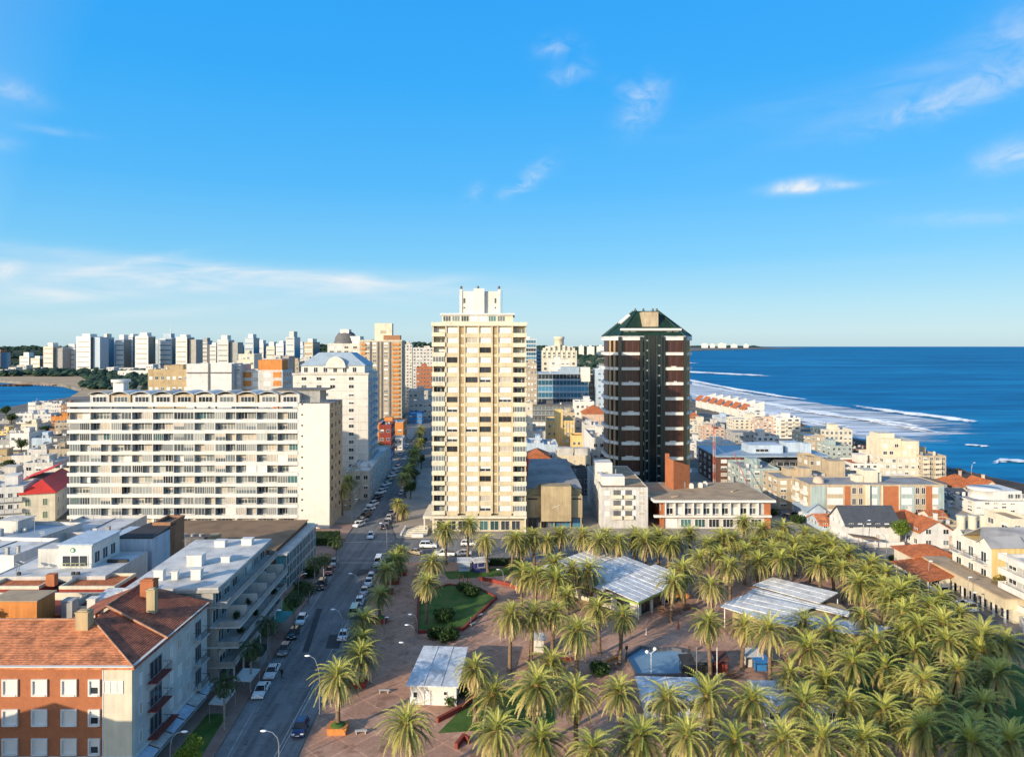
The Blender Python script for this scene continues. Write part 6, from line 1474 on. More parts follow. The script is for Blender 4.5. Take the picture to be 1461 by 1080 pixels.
pts = [(cxx + r_ * math.cos(PI * k / n), h + 2.6 + r_ * 1.15 * math.sin(PI * k / n)) for k in range(n + 1)]
b.add([(x, 1.2, z) for x, z in pts] + [(x, 5.0, z) for x, z in pts], [tuple(range(n, -1, -1)), tuple(range(n + 1, 2 * n + 2))] + [(k, k + 1, n + 2 + k, n + 1 + k) for k in range(n)]); b.build('dormer', M_white2, root)
for i in range(6): put('attic_window', window_mesh(1.5, 1.9, G_dark, M_frame, 2), root, (4.2 + i * 3.6, 2.2, h + .9))
b = MB()
for f in range(13): b.box(-.06, w + .06, -.08, -.002, 3 + f * 2.95 - .07, 3 + f * 2.95 + .07)
b.build('string_course', M_ltgrey, root)
for f in range(13):
    for xx in (w - 6.2, 4, 9.5, 14.5) if f >= 11 else (w - 6.2, 6, 12):
        p = pick(MIX_DARK); put('window', window_mesh(1.9, 1.3, p[0], M_frame, 2, p[1]), root, (xx, 0, 3.9 + f * 2.95))
    for y_ in (4, 10.5, 17):
        put('window', window_mesh(1.8, 1.5, G_blue, M_frame, 2), root, (w, y_ - 1.6, 3.9 + f * 2.95), FACE['R']); put('balcony', balcony_mesh(3.2, M_bluewall, 1.2), root, (w, y_ + 1.4, 3.0 + f * 2.95), FACE['R'])
block('low tiered grey podium building along the avenue below the white hotel', 494, 527, 672, 236, 62, M_ltgrey, 3, 3, sides='FR', ns=9, roof=M_rooflt, mix=MIX_DARK, clut=3)
block('plain low annex between the slab end and the tiered podium', 489, 503, 700, 222, 20, M_beige, 2, 3, sides='FR', roof=M_roofgrey, mix=MIX_DARK, clut=0)
block('dark red painted building on the avenue under the hotel', 541, 558, 606, 322, 16, M_redwall, 2, 4, sides='FR', roof=M_dkgrey, mix=MIX_DARK, clut=1, big=False)
block('low blue shop with blue awnings at the foot of the red building', 536, 555, 648, 300, 14, M_bluepaint, 2, 2, sides='FR', roof=M_roofbr, mix=MIX_DARK, clut=0)
block('low orange mural walled building right of the red one', 536, 575, 603, 372, 22, M_orange, 4, 2, sides='FR', roof=M_rooflt, mix=MIX_A, clut=1)
block('low white shop front beyond the red building', 556, 574, 626, 350, 14, M_white2, 3, 2, sides='FR', roof=M_rooflt, mix=MIX_DARK, clut=0)
block('bright blue low shop further up the avenue', 583, 602, 590, 470, 18, M_bluepaint, 3, 2, sides='FR', roof=M_slate, mix=MIX_DARK, clut=0)
block('grey white low block up the avenue behind the blue shop', 583, 616, 557, 520, 24, M_ltgrey, 5, 4, roof=M_rooflt, mix=MIX_A)
block('pale low office between the striped tower and cream tower', 584, 616, 572, 500, 14, M_white, 5, 3, roof=M_rooflt, mix=MIX_DARK, clut=1)
# I: striped tower
Y = 460; x0 = ux(513, Y); w = ux(573, Y) - x0; h = vz(487, Y); d = 22
root = thing('tower_block', 'beige tower with orange striped balcony bays and tall roof box', 'building', (x0, Y, 0), GR)
b = MB(); b.box(0, w, 0, d, 0, h); b.build('wall', M_beige, root)
b = MB(); b.box(-.2, w + .2, -.2, d + .2, h + .01, h + .8); b.build('parapet', M_creamlt, root)
xa = ux(533, Y) - x0; b = MB(); b.box(xa, xa + 11.5, 4, 12, h + .81, vz(461, Y)); b.build('lift_house', M_creamlt, root); put('window', window_mesh(4, 2.4, M_beige, M_frame, 2), root, (xa + 5.7, 4, h + 5))
b = MB(); b.box(w * .55, w * .95, 3, 10, h + .81, h + 4); b.build('penthouse', M_brickbr, root)
for xx in (.26 * w, .44 * w, .53 * w, .72 * w): b = MB(); b.box(xx - .5, xx + .5, -.3, -.002, 0, h - .4); b.build('pier', M_dkgrey, root)
for f in range(19):
    z = .9 + f * h / 19.3
    for xx, st_ in ((.06, 1), (.19, 0), (.35, 0), (.62, 0), (.86, 1)):
        if st_: b = MB(); b.box(xx * w - (.5 if xx < .1 else 2.3), xx * w + (2.2 if xx < .1 else 2.3), -.7, -.003, z, z + 1.35); b.build('balcony', M_orange, root)
        else: p = pick([(G_blind, None, 3), (G_mid, None, 2), (G_blind, G_dark, 1), (G_curt, None, 2)]); put('window', window_mesh(2.6, 1.5, p[0], M_frame, 2, p[1]), root, (xx * w, 0, z + .7))
for f in range(18):
    put('window', window_mesh(3.0, 1.5, G_dark, M_framebr, 2), root, (w, 6, 1.4 + f * h / 19.3), FACE['R'])
# J: round topped
Y = 480; root = thing('tower_block', 'pale tower with dark rounded crown left of the striped tower', 'building', (ux(489, Y), Y + 10, 0))
h = vz(490, Y); b = MB(); b.box(-11, 12, -8, 8, 0, h); b.build('wall', M_white, root)
b = MB(); b.lathe([(8.2, h), (8.4, h + 1.4), (8.0, h + 1.5), (7.6, h + 4), (5.4, h + 7.2), (2.6, h + 8.6), (.1, h + 9)], 0, 0, 18); b.build('crown', M_dkgrey, root)
b = MB(); b.box(-3, 3, -5, 3, h + 7.0, h + 9.8); b.build('lift_house', M_white2, root)
for f in range(17):
    for xx in (-8, -3, 2, 8): put('window', window_mesh(2.8, 1.6, pick(MIX_DARK)[0], M_frame, 2), root, (xx, -8, .8 + f * 3.1))
b = MB(); b.box(4, 11, -6, 6, h + .01, h + 5); b.build('penthouse', M_white2, root)
# behind the slab
block('tan brick stepped block with strip windows behind the slab roof', 211, 268, 527, 330, 20, M_tan, 7, 8, roof=M_roofbr, wh=1.5, mix=MIX_LIGHT, clut=2)
block('tan upper block rising behind the strip windowed tan block', 234, 268, 521, 352, 18, M_tan, 4, 9, roof=M_roofbr, mix=MIX_LIGHT, clut=0)
R_, w, d, h = block('bright white windowless block with dark gutter line behind the slab', 266, 329, 519, 330, 16, M_white2, 1, 1, roof=M_rooflt, clut=0, mix=MIX_LIGHT, ww=.5, wh=.5)
b = MB(); b.box(.2, w - .2, -.18, -.003, h - 4.6, h - 4.0); b.box(w * .48, w * .52, -.3, -.19, 0, h + 9); b.build('gutter', M_dkgrey, R_)
b = MB(); b.box(w + .003, w + .2, .2, 16, 0, h - .2); b.build('side_wall', M_ltgrey, R_)
block('narrow white flats beside the bright white block', 330, 343, 520, 336, 16, M_white, 2, 13, roof=M_roofgrey, mix=MIX_LIGHT, clut=1, big=False)
R_, w, d, h = block('white framed flats with orange brick panels and orange roof block', 343, 402, 528, 340, 20, M_white, 1, 1, roof=M_roofgrey, clut=0, mix=MIX_DARK, ww=.5, wh=.5)
for f in range(9):
    for i, (a_, c_, mt) in enumerate(((.05, .26, M_orange), (.30, .44, None), (.55, .72, None), (.78, .97, M_orange))):
        z = h - 3.6 - f * 4.2
        if z < 1: continue
        if mt: b = MB(); b.box(a_ * w, c_ * w, -.12, -.003, z, z + 2.6); b.build('brick_panel', mt, R_)
        else: put('window', window_mesh((c_ - a_) * w, 2.2, pick(MIX_A)[0], M_frame, 3), R_, ((a_ + c_) / 2 * w, 0, z))
    for y_ in (4, 9, 14): put('window', window_mesh(3.2, 2.2, G_dark, M_frame, 2), R_, (w, y_, h - 3.6 - f * 4.2), FACE['R']) if h - 3.6 - f * 4.2 > 1 else None
b = MB(); b.box(w * .38, w * .95, 3, 14, h - .6, h + 4.8); b.build('roof_block', M_orange, R_)
block('cream flats behind the orange roof block', 340, 362, 505, 420, 16, M_creamlt, 4, 14, roof=M_roofgrey, mix=MIX_LIGHT, clut=1)
block('pale flats with antenna clutter above the orange roof block', 362, 402, 512, 450, 16, M_ltgrey, 6, 13, roof=M_roofgrey, mix=MIX_A, clut=4)
block('grey flats between the orange block and the blue mansard', 400, 412, 508, 470, 16, M_grey, 3, 14, roof=M_roofgrey, mix=MIX_DARK, clut=1)
block('beige tower half hidden behind the blue mansard roof', 408, 426, 516, 500, 18, M_beige, 4, 14, sides='FR', roof=M_roofgrey, mix=MIX_DARK, clut=1)
block('grey slim tower left of the rounded crown tower', 425, 446, 512, 560, 18, M_ltgrey, 4, 14, sides='FR', roof=M_roofgrey, mix=MIX_DARK, clut=1)
block('white flats with dark windows right behind the striped tower', 575, 588, 491, 640, 18, M_ltgrey, 3, 18, roof=M_roofgrey, mix=MIX_DARK, clut=2)
block('cream white windowed tower left of the cream tower', 589, 618, 496, 620, 20, M_white, 6, 17, roof=M_roofgrey, mix=MIX_DARK, clut=3)
block('red brick stepped flats below the cream white windowed tower', 594, 618, 524, 560, 20, M_brickor, 5, 11, roof=M_roofbr, mix=MIX_DARK, clut=1)
# right of the cream tower
block('slim white glass tower with blue side right of the cream tower', 750, 765, 484, 620, 20, M_white2, 3, 16, roof=M_rooflt, mix=MIX_BLUE, clut=1, style='strip')
block('blue glass tower between the cream tower and castle topped hotel', 759, 772, 500, 640, 20, M_slate, 3, 15, roof=M_rooflt, mix=MIX_BLUE, clut=1, style='strip')
block('beige flats directly behind the right edge of the cream tower', 748, 766, 518, 400, 20, M_beige, 4, 13, roof=M_roofgrey, mix=MIX_LIGHT, clut=2)
block('beige lower flats at the right foot of the cream tower', 748, 760, 575, 330, 16, M_creamlt, 3, 7, roof=M_roofgrey, mix=MIX_LIGHT, clut=1)
Y = 560; x0 = ux(774, Y); w = ux(823, Y) - x0; h = vz(500, Y)
root = thing('hotel', 'cream castle like hotel with crenellated roof and drum turret', 'building', (x0, Y, 0), 0)
b = MB(); b.box(0, w, 0, 20, 0, h)
for i in range(7): b.box(i * w / 7 + .3, i * w / 7 + 2.4, -.4, 3, h - 6, h + 2 + (2 if i in (2, 3, 4) else 0) + (i % 2))
b.build('wall', M_creamlt, root); b = MB(); b.lathe([(3.8, h), (3.8, h + 9), (4.3, h + 9.2), (4.3, h + 11), (3.6, h + 11), (.1, h + 11.6)], w / 2, 6, 16); b.build('turret', M_creamlt, root)
b = MB(); b.box(3, w - 3, 2, 14, h, h + 3.4); b.build('attic', M_white, root)
for f in range(5):
    for i in range(7): put('window', window_mesh(2.0, 2.0, G_dark, M_frame, 2), root, (2.2 + i * w / 7.3, 0 if f < 3 else -.41, h - 3.6 - f * 4 if f >= 3 else h - 3.6 - f * 4 - .0)) if f >= 2 else put('window', window_mesh(1.6, 1.6, G_dark, M_frame, 2), root, (1.35 + i * w / 7, -.4, h - 3.2 - f * 2.6))
block('white low block in front of the castle topped hotel', 786, 813, 513, 520, 14, M_white2, 4, 11, roof=M_rooflt, mix=MIX_LIGHT, clut=2)
Y = 440
R_, w, d, h = block('wide blue glass office block with white corner blocks', 767, 840, 532, Y, 24, M_slate, 8, 9, roof=M_rooflt, style='strip', mix=MIX_BLUE, rz=0, clut=2, fh=3.8)
b = MB(); b.box(w * .84, w + .8, -.8, 8, h - 5.5, h + 3.5); b.box(-1.2, -.36, -.6, 12, 0, h + .5); b.build('corner_block', M_white2, R_)
b = MB(); b.box(w * .47, w * .82, 1, 9, h - .6, h + 3.6); b.build('roof_block', M_slate, R_)
block('tan block right of the blue glass office', 841, 853, 535, 450, 22, M_beige, 2, 9, roof=M_roofbr, mix=MIX_LIGHT, clut=0, rz=0)
block('blue white balcony flats left of the dark tower', 852, 872, 527, 430, 22, M_bluewall, 3, 10, roof=M_rooflt, mix=MIX_BLUE, clut=1, rz=0)
block('dark grey flats with balconies below the blue glass office', 756, 822, 577, 400, 18, M_dkgrey, 7, 6, roof=M_roofgrey, mix=MIX_DARK, rz=0, style='strip', clut=1)
block('white flats with orange tile roof block left of the dark tower', 821, 848, 573, 372, 16, M_white2, 4, 6, roof=M_roofgrey, mix=MIX_DARK, rz=0, clut=1)
R_, w, d, h = block('yellow classical theatre like hall with square tower', 781, 820, 600, 345, 20, M_yellow, 6, 4, roof=M_rooftan, mix=MIX_LIGHT, rz=0, clut=0)
b = MB(); b.box(w * .28, w * .56, -.5, 5, 0, h + 5.5); b.build('tower', M_yellow, R_)
for i in range(9): b = MB(); b.box(i * w / 9 - .2 + .25, i * w / 9 + .25, -.25, -.003, 0, h - .6); b.build('pilaster', M_creamlt, R_)
block('beige small flats behind the yellow hall', 800, 822, 588, 375, 12, M_beige, 3, 5, roof=M_roofgrey, mix=MIX_DARK, rz=0, clut=1)
gable_house('orange and red tiled house left of the dark tower', ux(832, 360), ux(868, 360), 360, 378, vz(590, 360), vz(580, 360), M_pink, M_tileor, 'hip', chim=True, nwin=4, floors=4, sides='F')
block('white stepped flats below the red tiled house', 835, 858, 606, 318, 16, M_white, 3, 4, roof=M_rooflt, mix=MIX_DARK, rz=0, clut=2)
block('grey small flats right of the white stepped flats', 856, 870, 615, 300, 14, M_ltgrey, 2, 4, roof=M_roofgrey, mix=MIX_DARK, rz=0, clut=1)
block('small cream house with orange trim below the yellow hall', 816, 836, 621, 330, 10, M_yellow, 3, 2, roof=M_tileor, mix=MIX_DARK, rz=0, clut=0)
block('white gable sided flats behind the long cream shop', 845, 872, 624, 272, 30, M_white2, 3, 4, sides='FL', roof=M_roofgrey, mix=MIX_DARK, rz=0, clut=2)
R_, w, d, h = block('long low cream shop building with two white roof boxes', 795, 843, 650, 268, 14, M_creamlt, 5, 2, roof=M_rooftan, mix=MIX_DARK, rz=0, clut=0)
b = MB(); b.box(.2, w * .48, .8, 5, h - .6, h + 2.8); b.box(w * .52, w - .2, .8, 5, h - .6, h + 2.6); b.build('roof_block', M_white, R_)
gable_house('low house with bright orange tile roof right of the cream tower', ux(752, 258), ux(784, 258), 258, 272, vz(652, 258) - .4, vz(644, 258), M_redwall, M_tileor, 'hip', chim=False, nwin=4, sides='F')
block('low grey blue roofed sheds beside the orange tile roof', 752, 776, 632, 290, 16, M_bluewall, 3, 2, roof=M_slate, mix=MIX_DARK, rz=0, clut=1)
block('blue grey shed behind the long cream shop', 776, 796, 634, 285, 16, M_bluewall, 3, 2, roof=M_slate, mix=MIX_DARK, rz=0, clut=1)
block('low pale roof hall at the right foot of the cream tower flats', 752, 778, 615, 330, 16, M_ltgrey, 3, 2, roof=M_rooflt, mix=MIX_DARK, rz=0, clut=2)
block('low dark red walled yard building in front of the orange tile roof', 760, 800, 667, 238, 14, M_brickdk, 4, 2, roof=M_roofbr, mix=MIX_DARK, rz=0, clut=0)
block('dark grey flat roofed sheds between the long cream shop and the grey flats', 800, 842, 676, 244, 18, M_dkgrey, 4, 2, roof=M_roofdk, mix=MIX_DARK, rz=0, clut=2, big=False)
# O: tan theatre
Y = 199.5; x0 = ux(751, Y); w = ux(831, Y) - x0
root = thing('theatre', 'tan windowless theatre with angular front and rippled grey roof', 'building', (x0, Y, 0), 0)
hz_ = vz(695, Y)
b = MB(); b.box(w * .26, w * .79, -1.8, 3, 2.6, hz_ + .6); b.box(0, w, .4, 6, 3.2, vz(708, Y)); b.prism([(0, 2), (w, 2), (w * .86, 30), (w * .1, 30)], 3, lambda i: (hz_ - 1, hz_ - 1, hz_ + 2.5, hz_ + 2.5)[i]); b.build('wall', M_tan, root)
b = MB()
b.add([(0, .4, vz(708, Y)), (w * .26, 3, vz(708, Y)), (w * .26, 3, hz_ + .6), (0, 6, vz(708, Y))], [(0, 1, 2), (0, 2, 3)]); b.add([(w * .79, 3, vz(708, Y)), (w, .4, vz(708, Y)), (w * .79, 3, hz_ + .6), (w, 6, vz(708, Y))], [(0, 1, 2), (2, 1, 3)]); b.build('side_roof', M_tan, root)
b = MB()
for i in range(5):
    y1, y2 = 2.5 + i * 5.6, 2.5 + (i + 1) * 5.6; q = .02 * i; q2 = .02 * (i + 1)
    roof_slab(b, [(w * q, y1, hz_ - .6 + i * .68), (w * (1 - q * 1.3), y1, hz_ - .6 + i * .68), (w * (1 - q2 * 1.3), y2 - .05, hz_ + .5 + i * .68), (w * q2, y2 - .05, hz_ + .5 + i * .68)], .25)
b.build('roof', M_roofgrey, root)
b = MB(); b.box(.2, w - .2, 1, 6, 0, 3.15); b.build('ground_floor', M_dkgrey, root)
for i in range(5): put('glazed_door', window_mesh(2.6, 2.6, G_blue if i > 1 else G_dark, M_framegr, 2), root, (1.8 + i * 3.2, 1, .2))
for xx in (.3, w * .26, w * .5, w * .79, w - .3): b = MB(); b.cyl(xx, .6, 0, 3.18, .18, .18, 8); b.build('column', M_tan, root)
b = MB()
for i, (a_, c_) in enumerate(((0, 0), (.5, .25), (1.0, .4), (1.5, .75), (.3, .5), (1.2, .0))): b.tube([(w * .45 + a_, -1.85, 6.2 + c_), (w * .45 + a_ + .9, -1.85, 6.6 + c_)], .1, 5)
b.build('relief', M_creamlt, root); b = MB(); b.box(w * .02, w * .2, .3, .39, vz(713, Y), vz(711, Y)); b.box(w * .82, w * .98, .3, .39, vz(713, Y), vz(711, Y)); b.build('slot_window', M_dark, root)
# P: grey flats with white side
Y = 200; x0 = ux(858, Y); w = ux(924.5, Y) - x0; h = vz(695, Y)
root = thing('apartment_building', 'grey four storey flats with white side wall behind the back palm row', 'building', (x0, Y, 0), 0)
shell(root, w, 36, h, M_ltgrey, M_rooftan, .3)
b = MB(); b.box(-.12, -.003, .0, 36, 0, h - .02); b.build('side_wall', M_white2, root)
for f in range(4):
    z = h - 3.1 - f * 2.95
    if z < 0: continue
    for i, (a_, c_) in enumerate(((.26, .42), (.51, .66))):
        b = MB(); b.box(a_ * w, c_ * w, -.02, -.004, z + .1, z + 2.3); b.build('loggia', M_dkgrey, root); put('balcony', balcony_mesh(2.6, M_creamlt, .7, .9), root, ((a_ + c_) / 2 * w, 0, z + .1)); put('window', window_mesh(1.2, 1.5, G_blind, M_frame, 1), root, (c_ * w + .6, 0, z + .7))
    put('window', window_mesh(1.5, 1.3, G_blind, M_frame, 2), root, (w * .12, 0, z + .8)); put('window', window_mesh(1.8, 1.1, G_curt, M_frame, 2), root, (w * .87, 0, z + .9))
    for y_ in (3, 9, 16, 23, 30): put('window', window_mesh(.9, 1.3, G_dark, M_frame, 1), root, (-.12, y_, z + .8), FACE['L'])
b = MB(); b.box(.6, 7.2, 3.4, 8, h - .3, h + 2.4); b.build('lift_house', M_white2, root); b = MB(); b.box(-.6 + .61, 5, 13, 20, h - .3, h + 4.8); b.box(.1, 1.6, 9, 12.9, h - .3, h + 2.2); b.build('penthouse', M_white2, root)
put('door', window_mesh(.9, 2, G_curt, M_framebr, 1), root, (3.2, 13, h)); b = MB(); b.tube([(5.6, 10, h), (5.6, 10, h + 3.4)], .16, 6); b.build('flue', M_steel, root)
b = MB(); b.box(.4, w - .4, .35, 3, h - .29, h - .1); b.build('roof_strip', M_roofbr, root)
# Q: tan roofed hall with brick ends
Y = 199; x0 = ux(948, Y); w = ux(1100, Y) - x0; h = vz(716, Y)
root = thing('school_hall', 'long two storey hall with tan overhanging roof, concrete fins and orange brick ends', 'building', (x0, Y, 0), 0)
b = MB(); b.box(0, w - 1.8, .5, 24, 0, h); b.build('wall', M_white, root)
b = MB(); b.box(-.35, -.003, .1, 24, 0, h - .1); b.box(w - 1.79, w + .0, .3, 24, 0, h - .1); b.build('brick_wall', M_brickor, root)
b = MB(); roof_slab(b, [(-3.2, -1.2, h + .75), (w + 1.0, -1.2, h + .75), (w + .2, 25, h + .75), (-5.2, 25, h + .75)], .7); rf = b.build('roof_edge', M_white2, root)
b = MB(); b.poly([(-2.8, -.9, h + .78), (w + .7, -.9, h + .78), (w - .1, 24.7, h + .78), (-4.9, 24.7, h + .78)]); b.build('roof', M_rooftan, root)
b = MB(); b.box(-3, w, -.6, .49, h - 4.3, h - 3.7); b.build('floor_slab', M_white2, root)
for i in range(11):
    b = MB(); b.box(i * 2.62 + .1, i * 2.62 + .42, -.5, .49, h - 3.69, h + .04); b.build('fin', M_white2, root)
for i in range(10):
    xx = i * 2.62 + 1.55
    if xx < w - 2: 
        p = pick(MIX_DARK); put('window', window_mesh(1.9, 1.7, p[0], M_frame, 2), root, (xx, .5, h - 3.5)); put('louvre', window_mesh(1.9, 1.3, M_grey, M_frame, 1), root, (xx, .5, h - 1.6))
for i in range(7): put('ground_window', window_mesh(3.0, 2.4, R.choice((G_blind, G_dark, G_green)), M_frame, 3), root, (2.2 + i * 4.0, .5, .5))
for i in range(4): put('window', window_mesh(1.2, 1.6, G_dark, M_frame, 1), root, (-.35, 4 + i * 5.4, h - 3.2), FACE['L'])
bb = thing('brick_tower', 'tall plain orange brick block standing on the tan hall roof', 'tower', (ux(961, 212), 212, h + .78))
b = MB(); hh = vz(668, 212) - h; b.prism([(0, 0), (5.8, 3.5), (5.0, 7), (-1.0, 7)], 0, lambda i: (hh + 1.6, hh - .6, hh - .8, hh + 1.6)[i]); b.build('shaft', M_brickor, bb)
b = MB(); b.prism([(-.9, 6.6), (.2, 6.6), (.2, 7.6), (-.9, 7.6)], 0, hh + 2.6); b.build('corner_pier', M_brickor, bb); put('door', window_mesh(.9, 2, G_curt, M_framebr, 1), bb, (3.9, 2.35, .05), math.radians(31))
for i, (xx, yy) in enumerate(((14, 16), (16, 18), (11, 15))): b = MB(); b.box(xx, xx + 1.2, yy, yy + 1, h + .79, h + 2.0); b.box(xx + .2, xx + 1, yy + .2, yy + .8, h + 2.0, h + 2.3); b.build('roof_unit', M_white2, root)
b = MB(); b.tube([(2.5, 2.6, h + .8), (4.5, 3.0, h + 1.0)], .3, 6); b.tube([(w - 8, 10, h + .8), (w - 6, 12, h + .95)], .35, 6); b.build('roof_bump', M_rooftan, root)
# R: red and white lattice mast with guy
ym = 224; xm = ux(1018.5, ym); zb = vz(697, ym)
root = thing('radio_mast', 'slender red and white lattice mast rising behind the tan hall roof', 'mast', (xm, ym, 0))
zt = vz(598, ym); n = 12
for i in range(n):
    za, zc = zt * i / n, zt * (i + 1) / n; b = MB(); a = .34
    for sx_, sy in ((-a, -a), (a, -a), (0, a)): b.tube([(sx_, sy, za), (sx_, sy, zc)], .07, 5)
    k = 3
    for q in range(k):
        z1 = za + (zc - za) * q / k; z2 = za + (zc - za) * (q + 1) / k
        for (p, r_) in (((-a, -a), (a, -a)), ((a, -a), (0, a)), ((0, a), (-a, -a))): b.tube([(*p, z1), (*r_, z2)], .035, 4)
    b.build('section', M_parred if i % 2 == 0 else plaster('mast_pale', (.55, .42, .38), .1), root)
for p in ((12, 8, 0), (-9, 14, 0), (14, -8, 8)): b = MB(); b.tube([(0, 0, zt * .72), p], .03, 4); b.build('guy_wire', M_steel, root)
cr = thing('crane_boom', 'thin inclined crane boom leaning in front of the grey flats', 'crane', (ux(1075, 232), 232, 0))
b = MB(); p0, p1 = Vector((0, 0, 2)), Vector((ux(1046, 236) - ux(1075, 232), 4, vz(645, 236)))
for q in ((0, .25, .25), (0, -.25, .25), (0, 0, -.2)): b.tube([p0 + Vector(q), p1 + Vector(q) * .5], .06, 4)
for i in range(18):
    t = i / 18; a_ = p0.lerp(p1, t); c_ = p0.lerp(p1, t + 1 / 18); b.tube([a_ + Vector((0, .25, .25)), c_ + Vector((0, -.25, .25))], .035, 4); b.tube([a_ + Vector((0, -.25, .25)), c_ + Vector((0, 0, -.2))], .035, 4)
b.build('boom', M_parred, cr); b = MB(); b.box(-1.2, 1.2, -1, 1, 0, 2.0); b.build('base', M_grey, cr)
# ================================================================ right side, from the far shore to the near street
# tilted fin townhouses
Y0 = 560
for i in range(7):
    y = 590 - i * 14.5; x = ux(999, 590) + i * 1.6
    root = thing('townhouse', f'white fin walled beach townhouse with orange tile slope, {ORD[i]} from the far end', 'house', (x, y, 0), math.radians(3), 'tilted townhouses on the beach')
    b = MB(); b.box(0, 13, 0, 12, 0, 6.5); b.build('wall', M_white2, root)
    b = MB(); roof_slab(b, [(-1.2, .3, 6.2), (3.2, .3, 10.2), (3.2, 11.8, 10.2), (-1.2, 11.8, 6.2)], .2); b.build('roof', M_tileor, root)
    b = MB(); b.prism([(3.3, .0), (13.5, .0), (13.5, .4), (3.3, .4)], 6.5, lambda k: (9.8, 12.6, 12.6, 9.8)[k]); b.build('fin_wall', M_white2, root)
    put('window', window_mesh(2.4, 1.6, G_dark, M_frame, 2), root, (3, 0, 2.5)); put('window', window_mesh(2.4, 1.6, G_dark, M_frame, 2), root, (9, 0, 2.5))
def rb(label, u0, u1, vt, Y, d, wall, nx, fl, **k):
    k.setdefault('rz', 0); k.setdefault('sides', 'FL'); k.setdefault('mix', MIX_A); return block(label, u0, u1, vt, Y, d, wall, nx, fl, **k)
rb('cream row flats with many small windows near the surf', 1048, 1112, 598, 420, 16, M_creamlt, 9, 4, roof=M_rooflt, mix=MIX_DARK, clut=3)
rb('white roof block standing behind the cream row flats', 1064, 1092, 588, 450, 14, M_white2, 4, 5, roof=M_rooflt, clut=2)
rb('pinkish flats with balcony right of the cream row', 1088, 1116, 600, 400, 18, M_pink, 4, 5, roof=M_rooftan, clut=1)
rb('tall bright white house block at the surf end of the row', 1112, 1142, 596, 395, 16, M_white2, 3, 5, roof=M_rooflt, balc=1, balcm=M_creamlt, clut=1)
rb('pale low flats between dark tower and row flats', 984, 1012, 602, 420, 16, M_creamlt, 5, 4, roof=M_rooftan, clut=2)
rb('white small flats beside the mast top', 1010, 1034, 606, 440, 14, M_white, 4, 4, roof=M_rooflt, clut=2)
rb('blue grey roofed flats behind the white small flats', 1028, 1052, 596, 480, 20, M_bluewall, 4, 4, roof=M_slate, clut=1)
gable_house('small house with orange tile roof by the dark tower right edge', ux(986, 470), ux(1002, 470), 470, 484, vz(597, 470), vz(590, 470), M_creamlt, M_tileor, 'hip', nwin=2, sides='F', floors=2)
rb('white low house under the mast, left one', 986, 1004, 628, 350, 14, M_white2, 3, 3, roof=M_rooflt, mix=MIX_DARK, clut=1)
rb('pink trimmed low house under the mast, right one', 1006, 1034, 612, 372, 14, M_pink, 4, 4, roof=M_tileor, mix=MIX_DARK, clut=1)
rb('grey gabled flats in the shadow before the cream row', 1047, 1078, 617, 350, 14, M_grey, 4, 3, roof=M_roofgrey, mix=MIX_DARK, clut=0)
rb('long white low wall of garages left of the blue roofed building', 1000, 1050, 632, 318, 12, M_white2, 6, 2, roof=M_rooflt, mix=MIX_DARK, clut=1)
rb('white low house right of the shaded grey flats', 1080, 1112, 622, 345, 14, M_white2, 4, 3, roof=M_tileor, mix=MIX_DARK, clut=1)
# R8
R_, w, d, h = rb('dark brown brick flats with wide blue grey roof, behind the mast', 1023, 1062, 652, 262, 26, M_brickdk, 2, 4, roof=M_slate, mix=MIX_LIGHT, clut=0, ns=4)
b = MB(); b.box(-.5, 42, -.6, 26.5, h + .01, h + .5); b.build('roof_slab', M_slate, R_)
b = MB(); b.box(14, 27, 6, 15, h + .51, h + 3.6); b.box(29, 35, 9, 15, h + .51, h + 4.2); b.box(34, 36.5, 3, 7, h + .51, h + 4.6); b.build('roof_block', M_bluewall, R_)
put('window', window_mesh(5, 1.2, G_dark, M_frame, 3), R_, (19, 6, h + 1))
rb('dark blue grey balcony flats under the wide blue grey roof', 1108, 1180, 656, 262.5, 24, M_dkgrey, 6, 4, roof=M_slate, style='strip', mix=MIX_DARK, clut=1)
rb('grey blue flats with blank side in front of the wide roof', 1061, 1112, 668, 240, 18, M_teal, 4, 4, roof=M_roofgrey, mix=MIX_LIGHT, clut=2, ns=4)
rb('beige box tower above the cream curved wing', 1154, 1172, 652, 248, 10, M_beige, 2, 4, roof=M_rooftan, clut=0)
R_, w, d, h = rb('beige wing with round cornered end behind the long beige flats', 1110, 1250, 682, 224, 14, M_beige, 9, 4, roof=M_roofgrey, mix=MIX_LIGHT, clut=3)
b = MB(); b.box(w * .60, w * .76, 5, 11, h - .7, h + 4.6); b.box(w * .28, w * .4, 4, 9, h - .7, h + 2.4); b.build('water_tower', M_beige, R_)
rb('pale flats with plain roof right of the beige wing', 1224, 1322, 686, 232, 13, M_ltgrey, 8, 4, roof=M_roofgrey, mix=MIX_LIGHT, clut=3)
# R6 long beige/teal flats
Y = 207; x0 = ux(1155, Y); w = ux(1347, Y) - x0; h = vz(691, Y)
root = thing('apartment_building', 'long beige flats with teal panels and orange brick strips facing the palm grove', 'building', (x0, Y, 0), 0)
shell(root, w, 13, h, M_beige, M_roofgrey, .25)
for a_, c_, mt in ((.01, .12, M_teal), (.26, .30, M_brickor), (.44, .52, M_teal), (.545, .66, M_brickor), (.67, .78, M_teal), (.865, .91, M_brickor), (.955, .999, M_teal)):
    b = MB(); b.box(a_ * w, min(c_ * w, w - .05), -.14, -.003, 2.2, h - .5); b.build('facade_panel', mt, root)
b = MB(); b.box(.415 * w, .435 * w, -1.2, -.003, 0, h + .01); b.box(.535 * w, .543 * w, -.4, -.003, 0, h - .2); b.box(.662 * w, .668 * w, -.4, -.003, 0, h - .2); b.build('pier', M_creamlt, root)
